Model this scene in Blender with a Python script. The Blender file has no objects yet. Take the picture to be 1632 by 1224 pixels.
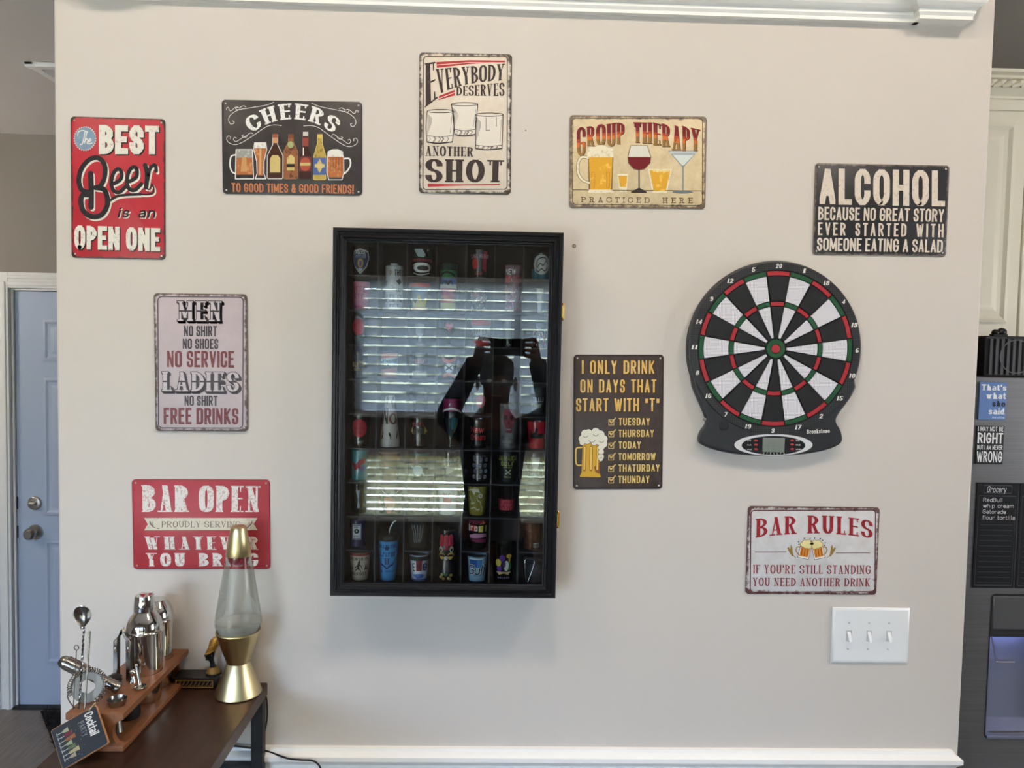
import bpy, math, random
import numpy as np
from mathutils import Vector, Matrix
R_ = math.radians
PI = math.pi
rng = random.Random(7)
sc = bpy.context.scene
col = sc.collection

# ------------------------------------------------------------------ camera
EYE = np.array([0.0, -1.6592, 1.81])
RGT = np.array([0.99946295, -0.0258872, 0.02009147])
UPV = np.array([-0.01880629, 0.04896716, 0.99862332])
FWD = np.array([0.02683538, 0.99846486, -0.04845402])
FPX = 1197.64
cam = bpy.data.cameras.new('camera')
cam.sensor_width = 36.0
cam.lens = 36.0 * FPX / 1632.0
cam.clip_start = 0.004
cam_ob = bpy.data.objects.new('camera', cam)
col.objects.link(cam_ob)
cam_ob.matrix_world = Matrix(((RGT[0], UPV[0], -FWD[0], EYE[0]), (RGT[1], UPV[1], -FWD[1], EYE[1]),
                              (RGT[2], UPV[2], -FWD[2], EYE[2]), (0, 0, 0, 1)))
sc.camera = cam_ob

# ------------------------------------------------------------------ view, world, sun, lights
sc.view_settings.view_transform = 'Standard'
sc.view_settings.look = 'None'
sc.view_settings.gamma = 1.0
sc.view_settings.use_curve_mapping = False
sc.view_settings.exposure = -0.03

wd = bpy.data.worlds.new('sky')
sc.world = wd
wd.use_nodes = True
bg = wd.node_tree.nodes['Background']
bg.inputs[0].default_value = (0.49, 0.66, 1.0, 1)
bg.inputs[1].default_value = 36.0

def sun_light(name, rot, strength, color):
    l = bpy.data.lights.new(name, 'SUN'); l.energy = strength; l.color = color; l.angle = R_(1)
    o = bpy.data.objects.new(name, l); col.objects.link(o); o.rotation_euler = rot
    return o
def area_light(name, loc, rot, sx, sy, power, color):
    l = bpy.data.lights.new(name, 'AREA'); l.shape = 'RECTANGLE'; l.size = sx; l.size_y = sy
    l.energy = power; l.color = color
    o = bpy.data.objects.new(name, l); col.objects.link(o); o.location = loc; o.rotation_euler = rot
    return o
# sun high over the house, lighting the lawn outside the windows
sun_light('sun', (R_(40), 0, R_(0)), 84.0, (1.0, 0.91, 0.70))
# sky portal in the big assumed glass door behind the camera on the left
portal = area_light('assumed_door_portal', (-2.35, -4.39, 1.12), (R_(90), 0, 0), 1.9, 2.0, 1, (1, 1, 1)); portal.data.cycles.is_portal = True
# assumed warm ceiling lights, unseen, added to brighten the upper wall
for k, lx in enumerate((-1.35, 0.0, 1.35)):
    area_light('ceiling_fill_light', (lx, -1.2, 3.385), (0, 0, 0), 0.32, 0.32, (15, 17, 20)[k], (1.0, 0.86, 0.71))
hl = bpy.data.lights.new('hall_fill_light', 'POINT'); hl.energy = 46; hl.color = (1.0, 0.88, 0.78); hl.shadow_soft_size = 0.12  # unseen fill light added to brighten the hall
hlo = bpy.data.objects.new('hall_fill_light', hl); col.objects.link(hlo); hlo.location = (-3.3, 0.9, 2.1)
area_light('kitchen_fill_light', (4.05, -1.3, 1.7), (0, R_(90), 0), 1.3, 1.3, 58, (0.95, 0.97, 1.0))  # fill light added to brighten the kitchen and the right side

def ray(px, py):
    return FWD + (px - 816) / FPX * RGT - (py - 612) / FPX * UPV
def P(px, py, y=0.0):
    d = ray(px, py); t = (y - EYE[1]) / d[1]; return EYE + t * d
def Pz(px, py, z):
    d = ray(px, py); t = (z - EYE[2]) / d[2]; return EYE + t * d

# ------------------------------------------------------------------ materials
def lin(c):
    return tuple(((v / 255) / 12.92 if v / 255 <= 0.04045 else ((v / 255 + 0.055) / 1.055) ** 2.4) for v in c)
MATS = {}
def M(name, c=(128, 128, 128), rough=0.5, metal=0.0, spec=0.5, noise=0.0, scale=60, bump=0.0, bscale=200,
      c2=None, emit=None, estr=0.0, coat=0.0, aniso=0.0, stretch=None, thr=None, trans=0.0, ior=1.45):
    if name in MATS: return MATS[name]
    m = bpy.data.materials.new(name); m.use_nodes = True
    nt = m.node_tree; b = nt.nodes['Principled BSDF']
    L = lin(c)
    b.inputs['Base Color'].default_value = (*L, 1)
    b.inputs['Roughness'].default_value = rough
    b.inputs['Metallic'].default_value = metal
    b.inputs['Specular IOR Level'].default_value = spec
    b.inputs['Coat Weight'].default_value = coat
    b.inputs['Transmission Weight'].default_value = trans
    b.inputs['IOR'].default_value = ior
    if aniso: b.inputs['Anisotropic'].default_value = aniso
    if emit:
        b.inputs['Emission Color'].default_value = (*lin(emit), 1); b.inputs['Emission Strength'].default_value = estr
    tc = None
    def coords(sc3=None):
        nonlocal tc
        if tc is None: tc = nt.nodes.new('ShaderNodeTexCoord')
        if sc3 is None: return tc.outputs['Object']
        mp = nt.nodes.new('ShaderNodeMapping'); mp.inputs['Scale'].default_value = sc3
        nt.links.new(tc.outputs['Object'], mp.inputs['Vector']); return mp.outputs['Vector']
    if noise or c2:
        n = nt.nodes.new('ShaderNodeTexNoise'); n.inputs['Scale'].default_value = scale
        n.inputs['Detail'].default_value = 6; n.inputs['Roughness'].default_value = 0.65
        nt.links.new(coords(stretch), n.inputs['Vector'])
        mx = nt.nodes.new('ShaderNodeMix'); mx.data_type = 'RGBA'
        if c2:
            a, bb = L, lin(c2)
        else:
            a = tuple(max(0, v * (1 - noise)) for v in L); bb = tuple(min(1, v * (1 + noise)) for v in L)
        mx.inputs['A'].default_value = (*a, 1); mx.inputs['B'].default_value = (*bb, 1)
        rp = nt.nodes.new('ShaderNodeMapRange')
        lo, hi = thr if thr else (0.3, 0.7)
        rp.inputs['From Min'].default_value = lo; rp.inputs['From Max'].default_value = hi
        nt.links.new(n.outputs['Fac'], rp.inputs['Value'])
        nt.links.new(rp.outputs['Result'], mx.inputs['Factor'])
        nt.links.new(mx.outputs['Result'], b.inputs['Base Color'])
    if bump:
        n2 = nt.nodes.new('ShaderNodeTexNoise'); n2.inputs['Scale'].default_value = bscale; n2.inputs['Detail'].default_value = 3
        nt.links.new(coords(stretch), n2.inputs['Vector'])
        bp = nt.nodes.new('ShaderNodeBump'); bp.inputs['Strength'].default_value = bump; bp.inputs['Distance'].default_value = 0.001
        nt.links.new(n2.outputs['Fac'], bp.inputs['Height']); nt.links.new(bp.outputs['Normal'], b.inputs['Normal'])
    MATS[name] = m
    return m
def glassy(name, tint=(255, 255, 255), ior=1.5, rough=0.0, gain=1.0, base=0.0):
    """thin clear glass: lets light straight through and mirrors by fresnel"""
    if name in MATS: return MATS[name]
    m = bpy.data.materials.new(name); m.use_nodes = True; nt = m.node_tree
    nt.nodes.remove(nt.nodes['Principled BSDF'])
    out = nt.nodes['Material Output']
    tr = nt.nodes.new('ShaderNodeBsdfTransparent'); tr.inputs[0].default_value = (*lin(tint), 1)
    gl = nt.nodes.new('ShaderNodeBsdfGlossy'); gl.inputs['Roughness'].default_value = rough
    fr = nt.nodes.new('ShaderNodeFresnel'); fr.inputs['IOR'].default_value = ior
    mu = nt.nodes.new('ShaderNodeMath'); mu.operation = 'MULTIPLY_ADD'; mu.inputs[1].default_value = gain; mu.inputs[2].default_value = base
    mu.use_clamp = True
    nt.links.new(fr.outputs[0], mu.inputs[0])
    mx = nt.nodes.new('ShaderNodeMixShader')
    nt.links.new(mu.outputs[0], mx.inputs[0]); nt.links.new(tr.outputs[0], mx.inputs[1]); nt.links.new(gl.outputs[0], mx.inputs[2])
    nt.links.new(mx.outputs[0], out.inputs[0])
    MATS[name] = m
    return m
def tinted(name, c, alpha=0.6, rough=0.25):
    """translucent printed / coloured glass"""
    if name in MATS: return MATS[name]
    m = M(name, c, rough); m.node_tree.nodes['Principled BSDF'].inputs['Alpha'].default_value = alpha
    return m
def sign_mat(name, base, wear, hw, hh, border, base2=None, amount=0.5, corner=0.0, blot=0.0, blotc=None):
    """printed tin: base paint, blotchy second tone, worn rusty edge band that follows the edge of the plate"""
    if name in MATS: return MATS[name]
    m = bpy.data.materials.new(name); m.use_nodes = True; nt = m.node_tree
    b = nt.nodes['Principled BSDF']; b.inputs['Roughness'].default_value = 0.42; b.inputs['Specular IOR Level'].default_value = 0.35
    N = nt.nodes.new; K = nt.links.new
    tc = N('ShaderNodeTexCoord'); sep = N('ShaderNodeSeparateXYZ'); K(tc.outputs['Object'], sep.inputs[0])
    def math_(op, a, bv=None, clamp=False):
        n = N('ShaderNodeMath'); n.operation = op; n.use_clamp = clamp
        for i, v in enumerate((a, bv)):
            if v is None: continue
            if isinstance(v, (int, float)): n.inputs[i].default_value = v
            else: K(v, n.inputs[i])
        return n.outputs[0]
    dx = math_('SUBTRACT', hw, math_('ABSOLUTE', sep.outputs['X']))
    dz = math_('SUBTRACT', hh, math_('ABSOLUTE', sep.outputs['Z']))
    d = math_('MINIMUM', dx, dz)
    if corner:
        d = math_('MINIMUM', d, math_('MULTIPLY', math_('SUBTRACT', math_('ADD', dx, dz), corner), 0.7))
    n1 = N('ShaderNodeTexNoise'); n1.inputs['Scale'].default_value = 70; n1.inputs['Detail'].default_value = 7; n1.inputs['Roughness'].default_value = 0.7
    K(tc.outputs['Object'], n1.inputs['Vector'])
    nn = math_('MULTIPLY', math_('SUBTRACT', n1.outputs['Fac'], 0.5), border * 5 * amount)
    e = math_('SUBTRACT', math_('ADD', d, nn), border)
    mr = N('ShaderNodeMapRange'); mr.inputs['From Min'].default_value = -border * 0.6; mr.inputs['From Max'].default_value = border * 0.25
    mr.inputs['To Min'].default_value = 1; mr.inputs['To Max'].default_value = 0
    K(e, mr.inputs['Value'])
    n2 = N('ShaderNodeTexNoise'); n2.inputs['Scale'].default_value = 28; n2.inputs['Detail'].default_value = 8; n2.inputs['Roughness'].default_value = 0.7
    K(tc.outputs['Object'], n2.inputs['Vector'])
    r2 = N('ShaderNodeMapRange'); r2.inputs['From Min'].default_value = 0.35; r2.inputs['From Max'].default_value = 0.68
    K(n2.outputs['Fac'], r2.inputs['Value'])
    mx = N('ShaderNodeMix'); mx.data_type = 'RGBA'
    mx.inputs['A'].default_value = (*lin(base), 1); mx.inputs['B'].default_value = (*lin(base2 or base), 1)
    K(r2.outputs['Result'], mx.inputs['Factor'])
    last = mx.outputs['Result']
    if blot:
        n3 = N('ShaderNodeTexNoise'); n3.inputs['Scale'].default_value = 150; n3.inputs['Detail'].default_value = 4
        K(tc.outputs['Object'], n3.inputs['Vector'])
        r3 = N('ShaderNodeMapRange'); r3.inputs['From Min'].default_value = 0.72 - blot; r3.inputs['From Max'].default_value = 0.80 - blot
        K(n3.outputs['Fac'], r3.inputs['Value'])
        m3 = N('ShaderNodeMix'); m3.data_type = 'RGBA'; m3.inputs['B'].default_value = (*lin(blotc or wear), 1)
        K(r3.outputs['Result'], m3.inputs['Factor']); K(last, m3.inputs['A']); last = m3.outputs['Result']
    m2 = N('ShaderNodeMix'); m2.data_type = 'RGBA'; m2.inputs['B'].default_value = (*lin(wear), 1)
    K(mr.outputs['Result'], m2.inputs['Factor']); K(last, m2.inputs['A'])
    K(m2.outputs['Result'], b.inputs['Base Color'])
    MATS[name] = m
    return m
def ink(c, worn=0.0, wc=None, rough=0.45, scale=160, lo=0.60):
    """printing ink, optionally scuffed through to the paint below"""
    nm = 'ink_%d_%d_%d_%d_%s' % (*c, int(worn * 100), '' if wc is None else '%d_%d_%d' % wc)
    if worn: return M(nm, c, rough, spec=0.3, c2=wc, scale=scale, thr=(lo - worn * 0.1, lo - worn * 0.1 + 0.06))
    return M(nm, c, rough, spec=0.3)

# ------------------------------------------------------------------ object helpers
def tag(o, label=None, cat=None, group=None, kind=None):
    if label: o['label'] = label
    if cat: o['category'] = cat
    if group: o['group'] = group
    if kind: o['kind'] = kind
    return o
def thing(name, label, cat, loc=(0, 0, 0), rot=(0, 0, 0), group=None):
    o = bpy.data.objects.new(name, None); o.empty_display_size = 0.05
    col.objects.link(o); o.location = loc; o.rotation_euler = rot
    return tag(o, label, cat, group)
class MB:
    def __init__(s): s.v = []; s.f = []; s.m = []
    def add(s, vs, fs, m=0):
        b = len(s.v); s.v += [tuple(map(float, p)) for p in vs]
        for f in fs: s.f.append([i + b for i in f]); s.m.append(m)
        return s
    def box(s, x0, x1, y0, y1, z0, z1, m=0):
        v = [(x0, y0, z0), (x1, y0, z0), (x1, y1, z0), (x0, y1, z0), (x0, y0, z1), (x1, y0, z1), (x1, y1, z1), (x0, y1, z1)]
        return s.add(v, [(3, 2, 1, 0), (4, 5, 6, 7), (0, 1, 5, 4), (1, 2, 6, 5), (2, 3, 7, 6), (3, 0, 4, 7)], m)
    def lathe(s, prof, c=(0, 0, 0), seg=40, m=0, mat4=None, cap0=False, cap1=False):
        vs = []; fs = []; n = len(prof)
        for r, z in prof:
            for k in range(seg):
                a = 2 * PI * k / seg; p = Vector((r * math.cos(a), r * math.sin(a), z))
                if mat4 is not None: p = mat4 @ p
                vs.append((p[0] + c[0], p[1] + c[1], p[2] + c[2]))
        for i in range(n - 1):
            for k in range(seg):
                k2 = (k + 1) % seg; fs.append((i * seg + k, i * seg + k2, (i + 1) * seg + k2, (i + 1) * seg + k))
        if cap0: fs.append(tuple(range(seg - 1, -1, -1)))
        if cap1: fs.append(tuple((n - 1) * seg + k for k in range(seg)))
        return s.add(vs, fs, m)
    def tube(s, pts, rad, seg=10, m=0, caps=True):
        pts = [Vector(p) for p in pts]; n = len(pts)
        rads = rad if isinstance(rad, (list, tuple)) else [rad] * n
        vs = []; fs = []; nx = None
        for i, p in enumerate(pts):
            d = (pts[min(i + 1, n - 1)] - pts[max(i - 1, 0)]).normalized()
            if nx is None:
                nx = Vector((0, 0, 1)).cross(d)
                if nx.length < 1e-3: nx = Vector((1, 0, 0)).cross(d)
            nx = (nx - d * nx.dot(d)).normalized(); ny = d.cross(nx)
            for k in range(seg):
                a = 2 * PI * k / seg; vs.append(p + (nx * math.cos(a) + ny * math.sin(a)) * rads[i])
        for i in range(n - 1):
            for k in range(seg):
                k2 = (k + 1) % seg; fs.append((i * seg + k, i * seg + k2, (i + 1) * seg + k2, (i + 1) * seg + k))
        if caps: fs.append(tuple(range(seg - 1, -1, -1))); fs.append(tuple((n - 1) * seg + k for k in range(seg)))
        return s.add(vs, fs, m)
    def prism(s, pts, d0, d1, axis='y', m=0):
        """outline pts (u,v) extruded from d0 to d1; axis y: (u,d,v); x: (d,u,v); z: (u,v,d)"""
        g = {'y': lambda u, v, d: (u, d, v), 'x': lambda u, v, d: (d, u, v), 'z': lambda u, v, d: (u, v, d)}[axis]
        n = len(pts); vs = [g(u, v, d0) for u, v in pts] + [g(u, v, d1) for u, v in pts]
        fs = [tuple(range(n)), tuple(range(2 * n - 1, n - 1, -1))] + [(i, i + n, (i + 1) % n + n, (i + 1) % n) for i in range(n)]
        return s.add(vs, fs, m)
    def ball(s, c, r, seg=20, rings=12, m=0):
        rx, ry, rz = r if isinstance(r, (tuple, list)) else (r, r, r)
        vs = []; fs = []
        for i in range(rings + 1):
            t = PI * i / rings
            for k in range(seg):
                a = 2 * PI * k / seg
                vs.append((c[0] + rx * math.sin(t) * math.cos(a), c[1] + ry * math.sin(t) * math.sin(a), c[2] - rz * math.cos(t)))
        for i in range(rings):
            for k in range(seg):
                k2 = (k + 1) % seg; fs.append((i * seg + k, i * seg + k2, (i + 1) * seg + k2, (i + 1) * seg + k))
        return s.add(vs, fs, m)
    def ring(s, x0, x1, z0, z1, prof, m=0):
        """mitred picture-frame moulding; prof = [(inset, y), ...]"""
        vs = []; fs = []; n = len(prof)
        for ins, y in prof: vs += [(x0 + ins, y, z0 + ins), (x1 - ins, y, z0 + ins), (x1 - ins, y, z1 - ins), (x0 + ins, y, z1 - ins)]
        for i in range(n - 1):
            for k in range(4):
                k2 = (k + 1) % 4; fs.append((i * 4 + k, i * 4 + k2, (i + 1) * 4 + k2, (i + 1) * 4 + k))
        return s.add(vs, fs, m)
    def build(s, name, mats, parent=None, local=False, smooth=40, bevel=0.0, seg=2):
        me = bpy.data.meshes.new(name); me.from_pydata(s.v, [], s.f); 
        for mm in (mats if isinstance(mats, (list, tuple)) else [mats]): me.materials.append(mm)
        me.polygons.foreach_set('material_index', s.m)
        me.validate(); me.update()
        if smooth:
            me.polygons.foreach_set('use_smooth', [True] * len(me.polygons))
            me.set_sharp_from_angle(angle=R_(smooth))
        o = bpy.data.objects.new(name, me); col.objects.link(o)
        if parent is not None:
            o.parent = parent
            if not local:
                t = Matrix.Identity(4); q = parent
                while q is not None: t = q.matrix_parent_inverse @ q.matrix_basis @ t if q.parent else q.matrix_basis @ t; q = q.parent
                o.matrix_parent_inverse = t.inverted()
        if bevel:
            b = o.modifiers.new('bevel', 'BEVEL'); b.width = bevel; b.segments = seg; b.limit_method = 'ANGLE'; b.angle_limit = R_(40)
        return o
def rrect(hw, hh, r, n=6, cx=0, cy=0):
    out = []
    for sx, sy, a0 in ((1, 1, 0), (-1, 1, 90), (-1, -1, 180), (1, -1, 270)):
        for k in range(n + 1):
            a = R_(a0 + 90 * k / n); out.append((cx + sx * (hw - r) + r * math.cos(a), cy + sy * (hh - r) + r * math.sin(a)))
    return out

# ------------------------------------------------------------------ a pen-stroke alphabet (outlines swept by a nib)
GL = {}
def g(ch, w, strokes, serif=''): GL[ch] = (w, strokes, serif)
g('A', 1.0, ['-0,0 .5,1', '.5,1 1,0', '-.2,.28 .8,.28'], '0,0 1,0')
g('B', .95, ['0,0 0,1', '0,1 .9,1r .9,.53r 0,.53', '0,.53 1,.53r 1,0r 0,0'], '0,0 0,1')
g('C', .95, ['1,.7 1,1r 0,1r 0,0r 1,0r 1,.3'])
g('D', 1.0, ['0,0 0,1', '0,1 1,1r 1,0r 0,0'], '0,0 0,1')
g('E', .85, ['0,0 0,1', '0,1 1,1', '0,.52 .8,.52', '0,0 1,0'], '0,0 0,1 |1,1 |1,0')
g('F', .82, ['0,0 0,1', '0,1 1,1', '0,.5 .8,.5'], '0,0 0,1 |1,1')
g('G', 1.0, ['1,.7 1,1r 0,1r 0,0r 1,0r 1,.45 .55,.45'])
g('H', 1.0, ['0,0 0,1', '1,0 1,1', '0,.5 1,.5'], '0,0 0,1 1,0 1,1')
g('I', .30, ['.5,0 .5,1'], '.5,0 .5,1')
g('J', .8, ['1,1 1,0r 0,0r 0,.3'], '1,1')
g('K', 1.0, ['0,0 0,1', '-1,1 0,.4', '.3,.55 1,0'], '0,0 0,1 1,0 1,1')
g('L', .8, ['0,1 0,0', '0,0 1,0'], '0,0 0,1 |1,0')
g('M', 1.25, ['-0,0 0,1', '0,1 .5,.15', '-.5,.15 1,1', '1,1 1,0'], '0,0 0,1 1,0 1,1')
g('N', 1.02, ['-0,0 0,1', '0,1 1,0', '-1,0 1,1'], '0,0 0,1 1,1')
g('O', 1.0, ['0,0r 0,1r 1,1r 1,0rz'])
g('P', .92, ['0,0 0,1', '0,1 1,1r 1,.45r 0,.45'], '0,0 0,1')
g('Q', 1.0, ['0,0r 0,1r 1,1r 1,0rz', '.6,.25 1,-.05'])
g('R', 1.0, ['0,0 0,1', '0,1 .95,1r .95,.48r 0,.48', '.5,.48 1,0'], '0,0 0,1 1,0')
g('S', .92, ['1,.74 1,1r 0,1r 0,.53r 1,.47r 1,0r 0,0r 0,.26'])
g('T', .9, ['.5,0 .5,1', '0,1 1,1'], '.5,0 |0,1 |1,1')
g('U', 1.0, ['0,1 0,0r 1,0r 1,1'], '0,1 1,1')
g('V', 1.0, ['0,1 .5,0', '-.5,0 1,1'], '0,1 1,1')
g('W', 1.4, ['0,1 .25,0', '-.25,0 .5,.9', '.5,.9 .75,0', '-.75,0 1,1'], '0,1 1,1')
g('X', 1.0, ['0,1 1,0', '-0,0 1,1'], '0,0 0,1 1,0 1,1')
g('Y', 1.0, ['0,1 .5,.45', '-.5,.45 1,1', '.5,.45 .5,0'], '0,1 1,1 .5,0')
g('Z', .9, ['0,1 1,1', '1,1 0,0', '0,0 1,0'])
g('&', 1.05, ['1,.5 .75,0r 0,0r 0,.5r .75,.68r .75,1r .2,1r .2,.7 1,0'])
g('!', .3, ['.5,.32 .5,1', '.5,0 .5,.06'])
g("'", .25, ['.5,.75 .5,1'])
g('.', .25, ['.5,0 .5,.03'])
g('-', .5, ['0,.45 1,.45'])
g('<', .6, ['.15,.72 .15,.95', '.8,.72 .8,.95'])
g('>', .6, ['.15,.72 .15,.95', '.8,.72 .8,.95'])
g('0', .9, ['0,0r 0,1r 1,1r 1,0rz'])
g('1', .5, ['.7,0 .7,1', '-.1,.75 .7,1'], '.7,0')
g('2', .85, ['0,.72 0,1r 1,1r 1,.55r 0,0 1,0'])
g('3', .85, ['0,.78 0,1r .92,1r .92,.53r .35,.53', '.35,.53 1,.53r 1,0r 0,0r 0,.24'])
g('4', .95, ['.75,0 .75,1', '-.75,1 0,.28', '0,.28 1,.28'])
g('5', .85, ['.95,1 .1,1 .05,.55', '.05,.55 1,.62r 1,0r 0,0r 0,.22'])
g('6', .9, ['.9,.9 .7,1r 0,1r 0,0r 1,0r 1,.56r 0,.56'])
g('7', .85, ['0,1 1,1', '1,1 .35,0'])
g('8', .9, ['.07,.53r .07,1r .93,1r .93,.53rz', '0,0r 0,.53r 1,.53r 1,0rz'])
g('9', .9, ['.1,.1 .3,0r 1,0r 1,1r 0,1r 0,.44r 1,.44'])
X = .68
g('a', .78, ['.1,.62 .3,.68r 1,.68r 1,0', '1,.38 0,.40r 0,0r 1,0r 1,.2'])
g('b', .82, ['0,0 0,1', '0,0r 1,0r 1,.68r 0,.68rz'])
g('c', .75, ['1,.5 1,.68r 0,.68r 0,0r 1,0r 1,.18'])
g('d', .82, ['1,0 1,1', '0,0r 1,0r 1,.68r 0,.68rz'], '1,0')
g('e', .80, ['0,.36 1,.36 1,.68r 0,.68r 0,0r 1,0r 1,.18'])
g('f', .55, ['.35,0 .35,1r 1,1r 1,.92', '0,.68 .9,.68'], '.35,0')
g('g', .82, ['1,.68 1,-.3r 0,-.3r 0,-.15', '0,0r 1,0r 1,.68r 0,.68rz'])
g('h', .82, ['0,0 0,1', '0,.4 0,.68r 1,.68r 1,0'], '0,0 1,0')
g('i', .28, ['.5,0 .5,.68', '.5,.92 .5,.96'], '.5,0')
g('k', .8, ['0,0 0,1', '-1,.68 0,.28', '.3,.42 1,0'], '0,0 1,0')
g('l', .28, ['.5,0 .5,1'], '.5,0')
g('m', 1.25, ['0,0 0,.68', '0,.4 0,.68r .5,.68r .5,0', '.5,.4 .5,.68r 1,.68r 1,0'], '0,0 .5,0 1,0')
g('n', .82, ['0,0 0,.68', '0,.4 0,.68r 1,.68r 1,0'], '0,0 1,0')
g('o', .82, ['0,0r 0,.68r 1,.68r 1,0rz'])
g('p', .82, ['0,-.3 0,.68', '0,0r 1,0r 1,.68r 0,.68rz'], '0,-.3')
g('r', .62, ['0,0 0,.68', '0,.38 0,.68r 1,.68r 1,.56'], '0,0')
g('s', .70, ['1,.54 1,.68r 0,.68r 0,.36r 1,.32r 1,0r 0,0r 0,.14'])
g('t', .58, ['.35,.95 .35,0r 1,0r 1,.12', '0,.68 .95,.68'])
g('u', .82, ['0,.68 0,0r 1,0r 1,.68', '1,.68 1,0'], '0,.68 1,0')
g('v', .8, ['0,.68 .5,0', '-.5,0 1,.68'], '0,.68 1,.68')
g('w', 1.15, ['0,.68 .25,0', '-.25,0 .5,.62', '.5,.62 .75,0', '-.75,0 1,.68'], '0,.68 1,.68')
g('x', .8, ['0,.68 1,0', '-0,0 1,.68'])
g('y', .8, ['0,.68 .5,0', '1,.68 .2,-.3'])

def hull(pts):
    pts = sorted(set((round(x, 7), round(y, 7)) for x, y in pts))
    if len(pts) < 3: return pts
    def half(ps):
        h = []
        for p in ps:
            while len(h) > 1 and (h[-1][0] - h[-2][0]) * (p[1] - h[-2][1]) - (h[-1][1] - h[-2][1]) * (p[0] - h[-2][0]) <= 0: h.pop()
            h.append(p)
        return h[:-1]
    return half(pts) + half(pts[::-1])
def nibpts(tx, ty, kind):
    if kind == 'rect': return [(-tx / 2, -ty / 2), (tx / 2, -ty / 2), (tx / 2, ty / 2), (-tx / 2, ty / 2)]
    n = 12
    return [(tx / 2 * math.cos(2 * PI * k / n), ty / 2 * math.sin(2 * PI * k / n)) for k in range(n)]
def rounded(pts, closed, rad, n=5):
    """pts: (x, y, r?) -> polyline with elliptical corners"""
    m = len(pts); out = []
    for i, (x, y, r) in enumerate(pts):
        if not r or (not closed and i in (0, m - 1)): out.append((x, y, -1)); continue
        a, b = pts[i - 1], pts[(i + 1) % m]
        def cut(q):
            dx, dy = q[0] - x, q[1] - y; L = math.hypot(dx, dy) or 1e-9
            end = q[2] and (closed or q not in (pts[0], pts[-1]))
            d = min(rad, L * (0.5 if end else 0.92)); return (x + dx / L * d, y + dy / L * d)
        A, Bq = cut(a), cut(b)
        la, lb = math.dist(A, (x, y)), math.dist(Bq, (x, y)); mxl = 1.8 * min(la, lb)
        if la > mxl: A = (x + (A[0] - x) * mxl / la, y + (A[1] - y) * mxl / la)
        if lb > mxl: Bq = (x + (Bq[0] - x) * mxl / lb, y + (Bq[1] - y) * mxl / lb)
        C = (A[0] + Bq[0] - x, A[1] + Bq[1] - y)
        for k in range(n + 1):
            t = PI / 2 * k / n
            out.append((C[0] + (A[0] - C[0]) * math.cos(t) + (Bq[0] - C[0]) * math.sin(t), C[1] + (A[1] - C[1]) * math.cos(t) + (Bq[1] - C[1]) * math.sin(t), i))
    if closed: out.append(out[0])
    return out
def sweep(line, tx, ty, kind, comp=True, grow=0.0):
    out = []
    for p, q in zip(line[:-1], line[1:]):
        x0, y0, x1, y1 = p[0], p[1], q[0], q[1]
        ta, tb = (p[2], q[2]) if len(p) > 2 else (-1, -1)
        L = math.hypot(x1 - x0, y1 - y0); k = 1; kd = kind
        if kind == 'rect' and ta >= 0 and ta == tb: kd = 'ell'
        elif kind == 'rect' and L > 1e-9 and comp: k = max(0.72, L / (abs(x1 - x0) + abs(y1 - y0)))
        full = nibpts(tx * k + grow, ty * k + grow, kd)
        def ends(t):
            if kd == 'ell' or t < 0 or L < 1e-9: return full
            if abs(x1 - x0) < 1e-6: return [(-tx / 2 - grow / 2, 0), (tx / 2 + grow / 2, 0)]
            if abs(y1 - y0) < 1e-6: return [(0, -ty / 2 - grow / 2), (0, ty / 2 + grow / 2)]
            return full
        if kd == 'ell' and kind == 'rect': full = nibpts(tx + grow, ty + grow, 'ell')
        out.append(hull([(x0 + a, y0 + b) for a, b in ends(ta)] + [(x1 + a, y1 + b) for a, b in ends(tb)]))
    return out
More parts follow.
